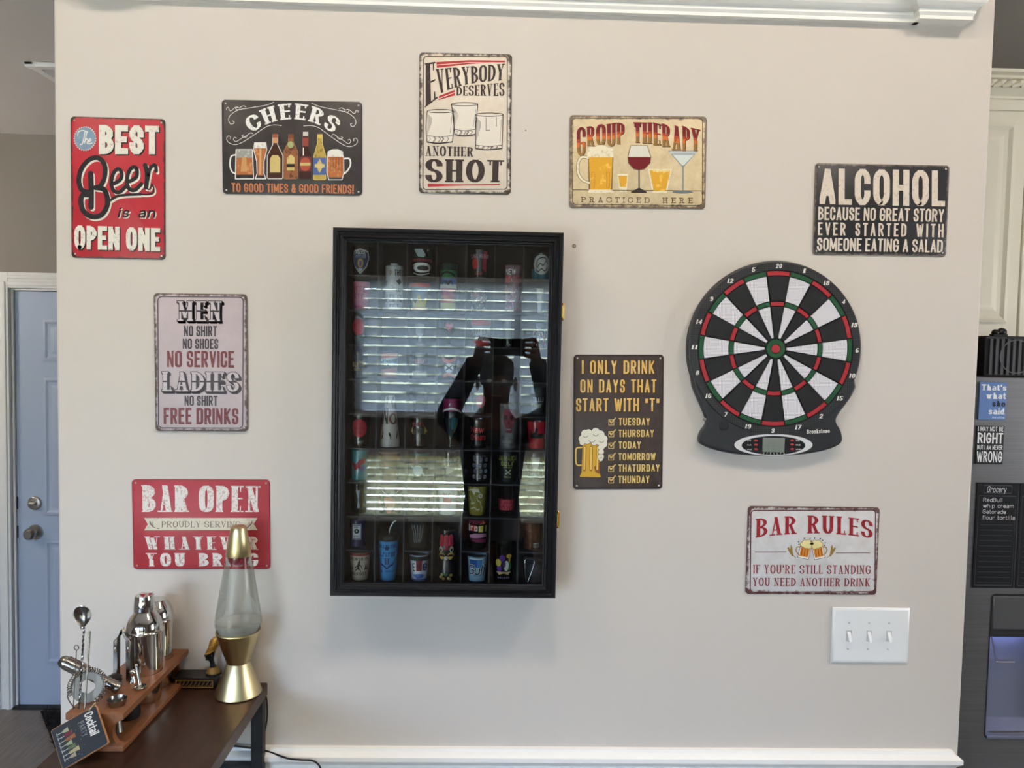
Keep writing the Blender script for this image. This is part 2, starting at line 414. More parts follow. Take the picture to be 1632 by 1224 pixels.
def layout(txt, L, tx, ty, kind='rect', rad=0.3, gap=0.16, serif=0.0, sh=None, slant=0.0, grow=0.0, space=0.5, thin=None, ends=None):
    """convex pieces of a line of text in a box 0..L by 0..1"""
    ws = [(space if ch == ' ' else GL[ch][0]) for ch in txt]
    nl = len(txt)
    tot = sum(ws) + gap * (nl - 1)
    k = L / tot; x = 0; polys = []
    tx = tx * k; serif = serif * k; slk = slant
    sh = sh or ty
    if thin: thin = thin * k
    for ch, w in zip(txt, ws):
        W = w * k
        if ch == ' ' and ends is not None: ends.append(len(polys))
        if ch != ' ':
            _, strokes, ser = GL[ch]
            padl = padr = tx / 2
            if serif:
                sl = [q for q in ser.split() if q[0] != '|']
                if any(float(q.split(',')[0]) == 0 for q in sl): padl += serif
                if any(float(q.split(',')[0]) == 1 for q in sl): padr += serif
            if W < padl + padr: mx_ = lambda u, W=W, x=x: x + W / 2 + (u - 0.5) * 0.01
            else: mx_ = lambda u, W=W, x=x, a=padl, b=padr: x + a + u * (W - a - b)
            my_ = lambda v: ty / 2 + v * (1 - ty)
            for stx in strokes:
                th = stx[0] == '-' and not (len(stx) > 1 and stx[1] == '.' and False)
                if th: stx = stx[1:]
                closed = stx.endswith('z')
                if closed: stx = stx[:-1]
                pts = []
                for tk in stx.split():
                    r = tk.endswith('r'); tk = tk.rstrip('r'); u, v = tk.split(',')
                    pts.append((mx_(float(u)), my_(float(v)), r))
                ln = rounded(pts, closed, rad)
                a, b = (thin or ty, ty) if th else (tx, ty)
                polys += sweep(ln, a, b, kind, grow=grow)
            if serif:
                for q in ser.split():
                    if q[0] == '|':
                        u, v = map(float, q[1:].split(',')); X0, Y0 = mx_(u), my_(v); h = 0.2
                        y0, y1 = (Y0 - h, Y0 + ty / 2) if v > .5 else (Y0 - ty / 2, Y0 + h)
                        t2 = sh * 0.9 + grow
                        polys.append([(X0 - t2 / 2 - .0, y0 - grow / 2), (X0 + t2 / 2, y0 - grow / 2), (X0 + t2 / 2, y1 + grow / 2), (X0 - t2 / 2, y1 + grow / 2)])
                    else:
                        u, v = map(float, q.split(',')); X0, Y0 = mx_(u), my_(v); hw = tx / 2 + serif + grow / 2; hh = sh / 2 + grow / 2
                        if v > .5: Y0 += ty / 2 - sh / 2
                        elif v < .5: Y0 -= ty / 2 - sh / 2
                        polys.append([(X0 - hw, Y0 - hh), (X0 + hw, Y0 - hh), (X0 + hw, Y0 + hh), (X0 - hw, Y0 + hh)])
        x += W + gap * k
    if slant: polys = [[(a + slant * b, b) for a, b in p] for p in polys]
    return polys
def clip(poly, axis, lo, hi):
    for sgn, lim in ((1, lo), (-1, -hi)):
        out = []
        for i in range(len(poly)):
            p, q = poly[i], poly[(i + 1) % len(poly)]; dp, dq = sgn * p[axis] - lim, sgn * q[axis] - lim
            if dp >= 0: out.append(p)
            if dp * dq < 0:
                t = dp / (dp - dq); out.append((p[0] + t * (q[0] - p[0]), p[1] + t * (q[1] - p[1])))
        poly = out
        if len(poly) < 3: return []
    return poly
class Art:
    """flat printed shapes; to3 maps (u, v, layer) to a point on the printed surface"""
    def __init__(s, to3, strip=0): s.to3 = to3; s.parts = {}; s.strip = strip
    def put(s, part, poly, mat, layer):
        if len(poly) < 3: return
        if not s.strip: s.parts.setdefault(part, []).append((poly, mat, layer)); return
        us = [p[0] for p in poly]
        for k in range(math.floor(min(us) / s.strip), math.floor(max(us) / s.strip) + 1):   # follow the curve in narrow strips
            q = clip(poly, 0, k * s.strip, (k + 1) * s.strip)
            if len(q) >= 3: s.parts.setdefault(part, []).append((q, mat, layer))
    def poly(s, part, pts, mat, layer=1):
        from mathutils.geometry import tessellate_polygon
        pts = [p for i, p in enumerate(pts) if math.hypot(p[0] - pts[i - 1][0], p[1] - pts[i - 1][1]) > 1e-9]
        for t in tessellate_polygon([[Vector((p[0], p[1], 0)) for p in pts]]): s.put(part, [pts[i] for i in t], mat, layer)
    def conv(s, part, pts, mat, layer=1): s.put(part, pts, mat, layer)
    def rect(s, part, x0, y0, x1, y1, mat, layer=1): s.put(part, [(x0, y0), (x1, y0), (x1, y1), (x0, y1)], mat, layer)
    def ell(s, part, cx, cy, rx, ry, mat, layer=1, a0=0, a1=360, n=24):
        pts = [(cx + rx * math.cos(R_(a0 + (a1 - a0) * k / n)), cy + ry * math.sin(R_(a0 + (a1 - a0) * k / n))) for k in range(n + (a1 - a0 < 360))]
        s.put(part, pts, mat, layer)
    def stroke(s, part, pts, w, mat, layer=1, smooth=True, w2=None, kind='ell'):
        if smooth and len(pts) > 2: pts = spline(pts)
        for p in sweep(pts, w, w2 or w, kind, comp=False): s.put(part, p, mat, layer)
    def text(s, part, txt, quad, mat, layer=2, tx=.3, ty=.18, bands=None, warp=None, key=None, **kw):
        if part.split('#')[0] == 'lettering' and '#' in part: pass
        elif part == 'lettering' or part == 'chalk_writing': part = part + '#' + (key or txt)
        if warp is None:
            tl, tr, br, bl = quad
            wq = lambda u, v: tuple((bl[i] * (1 - u) + br[i] * u) * (1 - v) + (tl[i] * (1 - u) + tr[i] * u) * v for i in (0, 1))
            wid = (math.dist(tl, tr) + math.dist(bl, br)) / 2; hei = (math.dist(tl, bl) + math.dist(tr, br)) / 2
        else: wq, wid, hei = warp
        L = kw.pop('L', wid / hei)
        sp = kw.pop('words', False); ends = []
        for j, p in enumerate(layout(txt, L, tx, ty, ends=ends, **kw)):
            if sp: part = part.split('@')[0] + '@%d' % sum(j >= e for e in ends)
            if bands:
                for lo, hi, mt in bands:
                    q = clip(p, 1, lo, hi)
                    if q: s.put(part, [wq(a / L, b) for a, b in q], mt, layer)
            else: s.put(part, [wq(a / L, b) for a, b in dense(p, 0.5 if warp else 9)], mat, layer)
    def build(s, parent, lift=0.00020, local=True):
        for part, items in s.parts.items():
            mb = MB(); ms = []
            for i, (poly, mt, layer) in enumerate(items):
                if mt not in ms: ms.append(mt)
                mb.add([s.to3(u, v, layer * lift + (i % 11) * lift / 13) for u, v in poly], [tuple(range(len(poly)))], ms.index(mt))
            mb.build(part.split('#')[0], ms, parent, local=local, smooth=0)
def dense(p, step):
    out = []
    for i in range(len(p)):
        a, b = p[i], p[(i + 1) % len(p)]; n = max(1, int(math.dist(a, b) / step))
        out += [(a[0] + (b[0] - a[0]) * k / n, a[1] + (b[1] - a[1]) * k / n) for k in range(n)]
    return out
def spline(pts, n=6):
    out = []; m = len(pts)
    for i in range(m - 1):
        p0, p1, p2, p3 = pts[max(i - 1, 0)], pts[i], pts[i + 1], pts[min(i + 2, m - 1)]
        for k in range(n):
            t = k / n
            out.append(tuple(0.5 * (2 * p1[j] + (p2[j] - p0[j]) * t + (2 * p0[j] - 5 * p1[j] + 4 * p2[j] - p3[j]) * t * t + (3 * p1[j] - p0[j] - 3 * p2[j] + p3[j]) * t ** 3) for j in range(len(p1))))
    out.append(tuple(pts[-1]))
    return out

# ------------------------------------------------------------------ tin signs on the wall
def homography(src, dst):
    A = []; b = []
    for (x, y), (u, v) in zip(src, dst):
        A += [[x, y, 1, 0, 0, 0, -u * x, -u * y], [0, 0, 0, x, y, 1, -v * x, -v * y]]; b += [u, v]
    h = np.linalg.solve(np.array(A, float), np.array(b, float))
    return lambda x, y: ((h[0] * x + h[1] * y + h[2]) / (h[6] * x + h[7] * y + 1), (h[3] * x + h[4] * y + h[5]) / (h[6] * x + h[7] * y + 1))
PAPER = (216, 208, 194)
steel_dot = M('screw_metal', (205, 200, 190), 0.35, 0.6)
def tin_sign(label, w, h, cx, cz, ang, corners, mat, screws=(), stand=0.001, rad=0.008, cat='sign'):
    root = thing('tin_sign', label, cat, (cx, 0, cz), (0, -R_(ang), 0))
    t = 0.0016
    mb = MB(); out = rrect(w / 2, h / 2, rad); n = len(out)
    inn = rrect(w / 2 - 0.0012, h / 2 - 0.0012, rad - 0.001)
    y0, y1, y2 = -stand, -stand - t + 0.0006, -stand - t
    vs = [(u, y0, v) for u, v in out] + [(u, y1, v) for u, v in out] + [(u, y2, v) for u, v in inn]
    fs = [tuple(range(n))[::-1], tuple(range(2 * n, 3 * n))]
    for k in range(n):
        k2 = (k + 1) % n; fs += [(k, k2, n + k2, n + k), (n + k, n + k2, 2 * n + k2, 2 * n + k)]
    mb.add(vs, fs); mb.build('panel', mat, root, local=True)
    for sx, sy in screws:
        s = MB(); s.lathe([(0.0001, 0.0009), (0.0012, 0.0007), (0.0020, 0.0)], (0, 0, 0), 14)
        o = s.build('screw', steel_dot, root, local=True)
        o.location = (sx * (w / 2 - 0.008), y2, sy * (h / 2 - 0.008)); o.rotation_euler = (PI / 2, 0, 0)
    H = homography(corners, [(-w / 2, h / 2), (w / 2, h / 2), (w / 2, -h / 2), (-w / 2, -h / 2)])
    def to3(px, py, l):
        u, v = H(px, py); return (u, y2 - 0.00006 - l, v)
    return root, Art(to3)
ALL4 = ((-1, 1), (1, 1), (-1, -1), (1, -1))
def border(A, part, x0, y0, x1, y1, r, w, mat, layer=1):
    o = rrect((x1 - x0) / 2, (y1 - y0) / 2, r, 6, (x0 + x1) / 2, (y0 + y1) / 2)
    i = rrect((x1 - x0) / 2 - w, (y1 - y0) / 2 - w, max(r - w, 1), 6, (x0 + x1) / 2, (y0 + y1) / 2)
    n = len(o)
    for k in range(n): A.put(part, [o[k], o[(k + 1) % n], i[(k + 1) % n], i[k]], mat, layer)
GOTH = dict(kind='rect', rad=0.30)

# --- red: the best beer is an open one
RED = (178, 42, 53)
sg, A = tin_sign('red tin sign reading The Best Beer is an Open One', .2, .3, -.8114, 2.1348, -.07,
                 [(107, 120), (820, 148), (825, 1195), (115, 1178)],
                 sign_mat('red_sign', RED, (58, 44, 40), .1, .15, .0035, (166, 38, 49), 0.7, corner=.012), ALL4)
wh = ink((224, 220, 208), .3, (196, 182, 170)); bk = ink((38, 36, 38))
q = [(325, 187), (775, 200), (775, 410), (325, 405)]
off = lambda q, dx, dy: [(x + dx, y + dy) for x, y in q]
kw = dict(tx=.40, ty=.21, rad=.20, gap=.09)
A.text('lettering', 'BEST', off(q, 9, 9), bk, 1, **kw); A.text('lettering', 'BEST', q, wh, 2, **kw)
q = [(138, 936), (787, 960), (787, 1132), (138, 1115)]
kw = dict(tx=.40, ty=.19, rad=.26, gap=.12, space=.35)
A.text('lettering', 'OPEN ONE', off(q, 8, 8), bk, 1, **kw); A.text('lettering', 'OPEN ONE', q, wh, 2, **kw)
for k in range(30):
    a = 2 * PI * k / 30; A.ell('badge', 218 + 80 * math.cos(a), 288 + 86 * math.sin(a), 7, 7, ink((190, 190, 190)), 1, n=8)
A.ell('badge', 218, 288, 76, 82, ink((122, 146, 168), .4, (140, 160, 178)), 2, n=32)
for pts in ([(165, 268), (170, 238), (205, 228), (238, 240)], [(218, 236), (210, 285), (196, 330), (182, 330)], [(232, 240), (220, 300), (214, 322)],
            [(217, 308), (232, 290), (240, 300), (236, 324), (246, 326)], [(248, 312), (264, 302), (258, 290), (248, 304), (250, 326), (272, 322)]):
    A.stroke('badge', pts, 8, wh, 3)
BEER = [([(238, 688), (192, 668), (172, 590), (200, 500), (262, 440), (325, 436), (368, 490), (368, 575), (338, 640), (300, 655)], 30),
        ([(300, 655), (360, 668), (388, 730), (384, 800), (340, 862), (268, 872), (208, 830), (188, 760), (200, 712), (236, 708)], 32),
        ([(262, 550), (266, 660), (266, 800)], 34),
        ([(440, 625), (490, 592), (494, 540), (468, 518), (434, 548), (418, 620), (436, 678), (480, 690), (524, 650)], 24),
        ([(556, 610), (606, 578), (610, 522), (584, 504), (552, 534), (536, 604), (552, 664), (596, 674), (644, 630)], 24),
        ([(672, 490), (688, 560), (680, 655)], 28), ([(692, 600), (708, 520), (738, 490), (752, 500), (756, 535)], 22),
        ([(680, 655), (702, 670), (724, 630)], 8), ([(724, 632), (738, 660), (734, 692), (690, 708), (580, 706), (478, 718), (398, 762)], 10), ([(640, 706), (480, 716), (408, 752)], 16)]
for pts, w in BEER:
    A.stroke('script_lettering', [(x + 11, y + 13) for x, y in pts], w * 1.15, wh, 1)
    A.stroke('script_lettering', pts, w * 1.22, bk, 2)
q = [(462, 800), (745, 802), (745, 885), (462, 880)]
kw = dict(tx=.22, ty=.15, kind='ell', rad=.3, gap=.2, slant=.25, space=.6)
A.text('lettering', 'is an', off(q, 6, 6), wh, 1, **kw); A.text('lettering', 'is an', q, bk, 2, **kw)
A.build(sg)

# --- cheers
sg, A = tin_sign('black chalkboard-style tin sign reading Cheers over a row of bottles and beer glasses', .3, .2, -.44, 2.2309, .69,
                 [(82, 122), (1488, 140), (1500, 1085), (95, 1060)],
                 sign_mat('cheers_sign', (44, 40, 40), (32, 28, 28), .15, .1, .002, (56, 50, 49), .5), ALL4)
ch = ink((232, 230, 226), .5, (180, 176, 172), scale=260)
cx, cy, rb, rt = 785, 946, 632, 788
def arch(cx, cy, rb, rt, a0, a1):
    def wq(u, v):
        a = R_(a0 + (a1 - a0) * u); r = rb + (rt - rb) * v; return (cx + r * math.sin(a), cy - r * math.cos(a))
    return wq, R_(a1 - a0) * (rb + rt) / 2, rt - rb
A.text('lettering', 'CHEERS', None, ch, 2, tx=.30, ty=.10, rad=9, serif=.08, gap=.22, thin=.12, warp=arch(cx + 3, cy, rb, rt, -39, 39.5))
q = [(183, 952), (1412, 975), (1412, 1066), (186, 1042)]
kw = dict(tx=.31, ty=.14, rad=.25, gap=.2, space=.4)
A.text('lettering', 'TO GOOD TIMES & GOOD FRIENDS!', off(q, 4, 3), ink((120, 74, 50)), 1, **kw)
A.text('lettering', 'TO GOOD TIMES & GOOD FRIENDS!', q, ink((188, 118, 82)), 2, **kw)
sw = ink((214, 212, 208))
def mir(pts, cx=790, dy=0.018): return [(2 * cx - x, y + (790 - x) * dy * 2) for x, y in pts]
SW = [([(600, 148), (520, 178), (380, 202), (250, 226), (172, 275), (152, 325), (170, 362), (198, 362), (207, 342), (190, 336)], 6),
      ([(322, 196), (300, 184), (268, 200), (262, 220), (232, 222), (222, 205), (240, 196)], 6), ([(262, 205), (220, 200), (180, 232), (160, 228), (150, 202), (134, 205), (132, 222)], 6),
      ([(678, 380), (600, 374), (520, 396), (400, 478), (280, 552), (210, 570), (150, 545), (134, 508), (148, 484), (172, 492), (170, 512)], 6),
      ([(394, 462), (376, 452), (344, 470), (330, 494), (300, 496), (284, 482), (300, 474)], 6), ([(340, 478), (300, 496), (262, 520), (226, 540), (202, 520), (212, 498), (232, 506)], 6)]
for pts, w in SW:
    fk = 'flourish#%d' % (pts[0][1] > 370); A.stroke(fk, pts, w, sw, 1); A.stroke(fk + 'b', mir(pts), w, sw, 1)
amb = ink((172, 104, 58), .6, (196, 136, 86), scale=120); foam = ink((226, 224, 216), .4, (190, 186, 178)); glo = ink((226, 224, 220)); dk = ink((66, 34, 24)); lab = ink((196, 176, 112), .3, (170, 150, 92))
def outline(part, pts, w, mat, layer): A.stroke(part, pts + [pts[0]], w, mat, layer, smooth=False)
# beer mug on the left
outline('printed_mug', [(228, 620), (390, 620), (404, 912), (222, 912)], 9, glo, 1)
A.poly('printed_mug', [(232, 700), (388, 700), (396, 870), (232, 870)], amb, 1); A.poly('printed_mug', [(232, 626), (388, 626), (388, 700), (232, 700)], ink((150, 150, 146), .5, (196, 196, 190)), 1)
A.stroke('printed_mug', [(226, 672), (178, 690), (168, 780), (190, 842), (222, 858)], 14, glo, 1)
A.poly('printed_mug', [(290, 690), (330, 690), (340, 840), (275, 840)], ink((190, 146, 92)), 2); A.rect('printed_mug', 240, 880, 272, 906, bk, 2); A.rect('printed_mug', 350, 880, 392, 906, bk, 2)
# tall beer glass
outline('printed_glass', [(412, 552), (524, 552), (534, 620), (506, 740), (506, 860), (526, 912), (420, 912), (438, 860), (434, 740), (404, 620)], 8, glo, 1)
A.poly('printed_glass', [(410, 604), (528, 604), (528, 640), (500, 740), (500, 880), (444, 880), (440, 740), (410, 640)], amb, 1); A.poly('printed_glass', [(416, 556), (522, 556), (526, 606), (412, 606)], foam, 2)
A.rect('printed_glass', 460, 610, 480, 870, ink((206, 160, 112)), 2)
def bottle(cx_, top, bot, hw, nk, sh0, sh1, body, out_, capm, part='printed_bottle'):
    pr = [(nk, top), (nk, sh0), (hw, sh1), (hw, bot - 10), (hw - 10, bot)]
    pts = [(cx_ + a, b) for a, b in pr] + [(cx_ - a, b) for a, b in pr[::-1]]
    A.poly(part, pts, body, 1)
    if out_: outline(part, pts, 6, out_, 2)
    A.rect(part, cx_ - nk - 2, top - 6, cx_ + nk + 2, top + 36, capm, 3)
bottle(618, 470, 912, 78, 24, 570, 680, dk, glo, ink((150, 84, 60)))
A.rect('printed_bottle', 594, 500, 642, 556, ink((190, 140, 96)), 3)
A.poly('printed_bottle', [(566, 850), (566, 710), (590, 676), (646, 676), (670, 710), (670, 850)], lab, 3)
bottle(774, 470, 914, 70, 24, 540, 640, ink((142, 88, 56), .8, (92, 54, 34), scale=70), ink((150, 110, 70)), ink((120, 70, 44)))
A.ell('printed_bottle', 772, 572, 30, 34, ink((150, 160, 110)), 3); A.poly('printed_bottle', [(736, 762), (736, 700), (776, 668), (814, 700), (814, 762)], lab, 3); A.rect('printed_bottle', 736, 766, 814, 796, bk, 3); A.rect('printed_bottle', 738, 798, 812, 830, lab, 3)
bottle(922, 448, 914, 58, 24, 590, 690, ink((58, 26, 24)), None, ink((200, 196, 188)))
A.rect('printed_bottle', 890, 500, 952, 588, ink((140, 66, 52)), 3); A.rect('printed_bottle', 862, 690, 984, 838, ink((108, 52, 44)), 2); A.ell('printed_bottle', 922, 768, 54, 68, ink((166, 74, 56)), 3); A.rect('printed_bottle', 870, 752, 974, 782, lab, 4)
A.rect('printed_bottle', 896, 600, 906, 680, glo, 3)
bottle(1066, 472, 924, 62, 24, 560, 690, ink((178, 152, 76), .5, (128, 100, 48)), ink((220, 196, 120)), ink((206, 178, 92)))
A.rect('printed_bottle', 1002, 702, 1130, 874, ink((74, 96, 150)), 3); A.poly('printed_bottle', [(1066, 712), (1104, 784), (1066, 860), (1028, 784)], lab, 4); A.rect('printed_bottle', 1018, 766, 1116, 802, ink((206, 186, 120)), 5)
# dimpled mug on the right
outline('printed_mug#2', [(1142, 690), (1306, 690), (1312, 850), (1292, 924), (1160, 924), (1140, 850)], 8, glo, 1)
A.poly('printed_mug#2', [(1146, 690), (1304, 690), (1308, 850), (1288, 900), (1164, 900), (1144, 850)], amb, 1)
A.poly('printed_mug#2', [(1142, 692), (1144, 640), (1190, 618), (1250, 616), (1300, 640), (1306, 692)], foam, 2)
for k in range(4): outline('printed_mug#2', [(1176 + k * 30, 700), (1196 + k * 30, 700), (1196 + k * 30, 830), (1176 + k * 30, 830)], 3, ink((96, 50, 34)), 2)
A.stroke('printed_mug#2', [(1312, 712), (1366, 714), (1378, 770), (1350, 830), (1314, 864)], 16, glo, 1)
A.build(sg)

# --- everybody deserves another shot
sg, A = tin_sign('cream tin sign reading Everybody Deserves Another Shot with three drawn glasses', .2, .3, -.068, 2.2923, .61,
                 [(88, 62), (812, 78), (803, 1183), (90, 1170)],
                 sign_mat('shot_sign', (214, 204, 190), (74, 64, 58), .1, .15, .006, (204, 190, 170), .9, corner=.012))
br = ink((60, 48, 46), .3, (84, 70, 66)); rd = ink((178, 52, 56)); ln = ink((52, 44, 42))
border(A, 'border_line', 118, 92, 778, 1146, 30, 7, ln)
kw = dict(tx=.31, ty=.06, rad=9, serif=.06, gap=.14, thin=.10)
A.text('lettering', 'E', [(133, 150), (214, 138), (232, 425), (133, 502)], br, 2, L=.30, tx=.36, ty=.045, serif=.06, sh=.035)
def everyw(u, v):
    x0, x1 = 216 + 541 * u, 240 + 506 * u
    yb = float(np.interp(u, [0, .12, .28, .46, .7, 1], [398, 366, 338, 314, 297, 284])); yt = 195 - 41 * u
    return (x0 * v + x1 * (1 - v), yt * v + yb * (1 - v))
A.text('lettering', 'VERYBODY', None, br, 2, warp=(everyw, 525, 152), tx=.32, ty=.06, rad=9, serif=.05, gap=.13, thin=.11)
A.text('lettering', 'DESERVES', [(378, 336), (753, 303), (753, 410), (378, 405)], br, 2, **kw)
A.text('lettering', 'ANOTHER', [(138, 800), (512, 812), (512, 886), (138, 880)], br, 2, **kw)
A.text('lettering', 'SHOT', [(140, 903), (752, 915), (746, 1088), (140, 1086)], br, 2, tx=.33, ty=.075, rad=9, serif=.07, gap=.12)
for ps in ([(220, 140), (480, 126), (757, 130), (757, 144), (480, 141), (222, 160)], [(222, 166), (480, 147), (640, 146), (480, 156), (226, 186)], [(243, 408), (366, 360), (366, 378), (241, 426)], [(240, 432), (366, 384), (366, 404), (237, 440)], [(158, 1096), (440, 1104), (718, 1100), (718, 1110), (440, 1112), (160, 1122)]):
    A.poly('red_stripe#%d' % ps[0][1], ps, rd, 1)
hat = ink((120, 110, 104)); gls = ink((222, 214, 202))
def tumbler(n, x0, x1, xb0, xb1, yt, yb, base, lean=0, belly=0):
    part = 'printed_glass#%d' % n; cx_ = (x0 + x1) / 2
    A.poly(part, [(x0, yt), (x1, yt), (x1 + belly, (yt + yb) / 2), (xb1, yb), (xb0, yb), (x0 - belly, (yt + yb) / 2)], gls, 1)
    A.stroke(part, [(cx_ + (x1 - x0) / 2 * math.cos(2 * PI * k / 20), yt + 13 * math.sin(2 * PI * k / 20)) for k in range(21)], 5, ln, 2)
    for a, b in (((x0, yt), (xb0, yb)), ((x1, yt), (xb1, yb))):
        s = -1 if a[0] < cx_ else 1
        A.stroke(part, [a, ((a[0] + b[0]) / 2 + s * belly, (a[1] + b[1]) / 2), b], 6, ln, 2)
    A.stroke(part, [(xb0, yb - base), (cx_, yb - base + 10), (xb1, yb - base)], 4, ln, 2)
    A.stroke(part, [(xb0, yb), ((xb0 * 2 + xb1) / 3, yb + 10), ((xb0 + xb1 * 2) / 3, yb + 8), (xb1, yb)], 9, ln, 2)
    for k in range(5):
        u = xb0 + (xb1 - xb0) * (.08 + .84 * (k * .618 % 1)); A.stroke(part, [(u, yb - base + 14), (u + 10, yb - base * .5), (u - 4, yb - 2)], 5 + (k % 3) * 4, hat if k % 2 else ink((160, 150, 142)), 2)
    for k in range(6):
        A.stroke(part, [(x0 + 6 + k * 6, yt + 22 + k * 6), (x0 + 8 + (xb0 - x0) * .6 + k * 6 - belly * .4, yt + (yb - yt) * (.75 - .07 * k))], 2.5, hat, 2, smooth=False)
    A.stroke(part, [(x1 - 14, yt + 40), (xb1 - 16, yb - base - 20)], 3, hat, 2, smooth=False)
tumbler(1, 340, 546, 368, 526, 474, 712, 40)
tumbler(2, 152, 356, 152, 348, 528, 770, 50, belly=8)
tumbler(3, 528, 742, 530, 734, 556, 822, 26)
A.stroke('printed_glass#3', [(610, 580), (610, 680), (640, 678)], 3, ln, 3, smooth=False); A.stroke('printed_glass#3', [(690, 575), (690, 650)], 3, ln, 3, smooth=False)
A.build(sg)

# --- group therapy
sg, A = tin_sign('tan tin sign reading Group Therapy Practiced Here with five painted drinks', .3, .2, .3102, 2.2202, .95,
                 [(120, 85), (1540, 103), (1527, 1063), (108, 1065)],
                 sign_mat('therapy_sign', (214, 196, 160), (112, 94, 82), .15, .1, .0065, (192, 170, 132), .9, corner=.012))
border(A, 'border_line', 140, 118, 1500, 1032, 44, 6, ink((48, 36, 32)))
cg, co, cb = ink((126, 36, 42)), ink((206, 112, 54)), ink((150, 112, 62))
cm = ink((176, 74, 44))
bands = [(0, .30, cb), (.30, .46, co), (.46, .58, cm), (.58, 1.01, cg)]
for chs, x0, x1, yt, yb in (('G', 190, 282, 215, 515), ('R', 293, 378, 203, 412), ('O', 392, 492, 184, 410), ('U', 503, 598, 175, 414), ('P', 605, 688, 168, 392),
                            ('T', 782, 868, 164, 376), ('H', 872, 976, 166, 384), ('E', 984, 1072, 172, 400), ('R', 1074, 1164, 182, 418), ('A', 1174, 1276, 196, 452), ('P', 1284, 1362, 206, 460), ('Y', 1374, 1470, 226, 458)):
    q = [(x0, yt + (8 if x0 < 600 else -8 if x0 > 880 else 0)), (x1, yt + (-8 if x0 < 600 else 14 if x0 > 880 else 0)), (x1 - 4, yb), (x0 + 4, yb)]
    asp = (x1 - x0) / (yb - yt)
    kw = dict(tx=.34, ty=.06, rad=9 if chs in 'GO' else .16, serif=.06, sh=.05, thin=.18, L=asp, key='GROUP' if x0 < 700 else 'THERAPY')
    A.text('lettering', chs, off(q, 7, 5), ink((66, 44, 36)), 1, **kw)
    A.text('lettering', chs, q, cg, 2, bands=bands, **kw)
A.text('lettering', 'PRACTICED HERE', [(232, 948), (1396, 948), (1396, 1006), (232, 1006)], ink((84, 58, 42)), 2, tx=.13, ty=.12, rad=.35, serif=.16, gap=.55, space=1.1, words=True)
A.rect('border_line', 148, 872, 1486, 879, ink((92, 72, 56)), 1)
gd, gd2, cream, oul = ink((214, 160, 48), .5, (232, 186, 84), scale=70), ink((176, 118, 36), .4, (206, 150, 60)), ink((228, 218, 192), .4, (204, 188, 152)), ink((120, 100, 72))
A.poly('printed_mug', [(308, 520), (575, 520), (562, 900), (316, 900)], oul, 1); A.poly('printed_mug', [(318, 520), (566, 520), (548, 870), (330, 870)], gd, 2)
A.poly('printed_mug', [(318, 870), (560, 870), (582, 905), (306, 905)], cream, 2)
A.poly('printed_mug', [(300, 528), (296, 440), (330, 420), (380, 424), (420, 404), (470, 402), (520, 428), (572, 440), (576, 528)], cream, 3)
A.stroke('printed_mug', [(312, 536), (240, 532), (204, 600), (206, 700), (250, 770), (316, 800)], 32, oul, 1); A.stroke('printed_mug', [(312, 536), (240, 532), (204, 600), (206, 700), (250, 770), (316, 800)], 22, cream, 2)
for u in (346, 500): outline('printed_mug', [(u, 690), (u + 34, 690), (u + 32, 850), (u + 4, 850)], 4, gd2, 3)
A.poly('printed_glass#1', [(616, 704), (726, 704), (712, 895), (640, 895)], cream, 1); A.poly('printed_glass#1', [(626, 724), (718, 724), (706, 840), (644, 840)], gd, 2)
wn = ink((112, 26, 34)); clr = ink((216, 212, 200))
A.poly('printed_wine_glass', [(752, 404), (930, 404), (968, 520), (960, 590), (900, 655), (842, 668), (784, 655), (726, 590), (722, 520)], oul, 1)
A.poly('printed_wine_glass', [(758, 410), (924, 410), (960, 524), (730, 524)], clr, 2); A.poly('printed_wine_glass', [(728, 530), (964, 530), (954, 588), (898, 648), (842, 660), (788, 648), (734, 588)], wn, 2)
A.rect('printed_wine_glass', 834, 660, 850, 860, ink((96, 92, 88)), 1); A.poly('printed_wine_glass', [(842, 846), (920, 890), (920, 902), (758, 902), (758, 890)], ink((56, 50, 50)), 2)
A.poly('printed_glass#2', [(934, 650), (1182, 650), (1130, 898), (980, 898)], cream, 1); A.poly('printed_glass#2', [(950, 664), (1164, 664), (1118, 880), (994, 880)], gd, 2)
for k in range(5): A.ell('printed_glass#2', 1000 + k * 34, 668 + (k % 2) * 8, 18, 14, ink((226, 206, 140)), 3, n=10)
ms, mg = ink((138, 146, 150)), ink((206, 214, 208))
A.poly('printed_martini_glass', [(1142, 458), (1450, 458), (1310, 622), (1282, 622)], ms, 1); A.poly('printed_martini_glass', [(1190, 500), (1408, 500), (1304, 612), (1286, 612)], mg, 2); A.rect('printed_martini_glass', 1160, 464, 1432, 492, ink((184, 190, 192)), 2)
A.rect('printed_martini_glass', 1288, 620, 1304, 870, ms, 1); A.ell('printed_martini_glass', 1292, 890, 106, 16, ink((112, 122, 132)), 1)
A.build(sg)

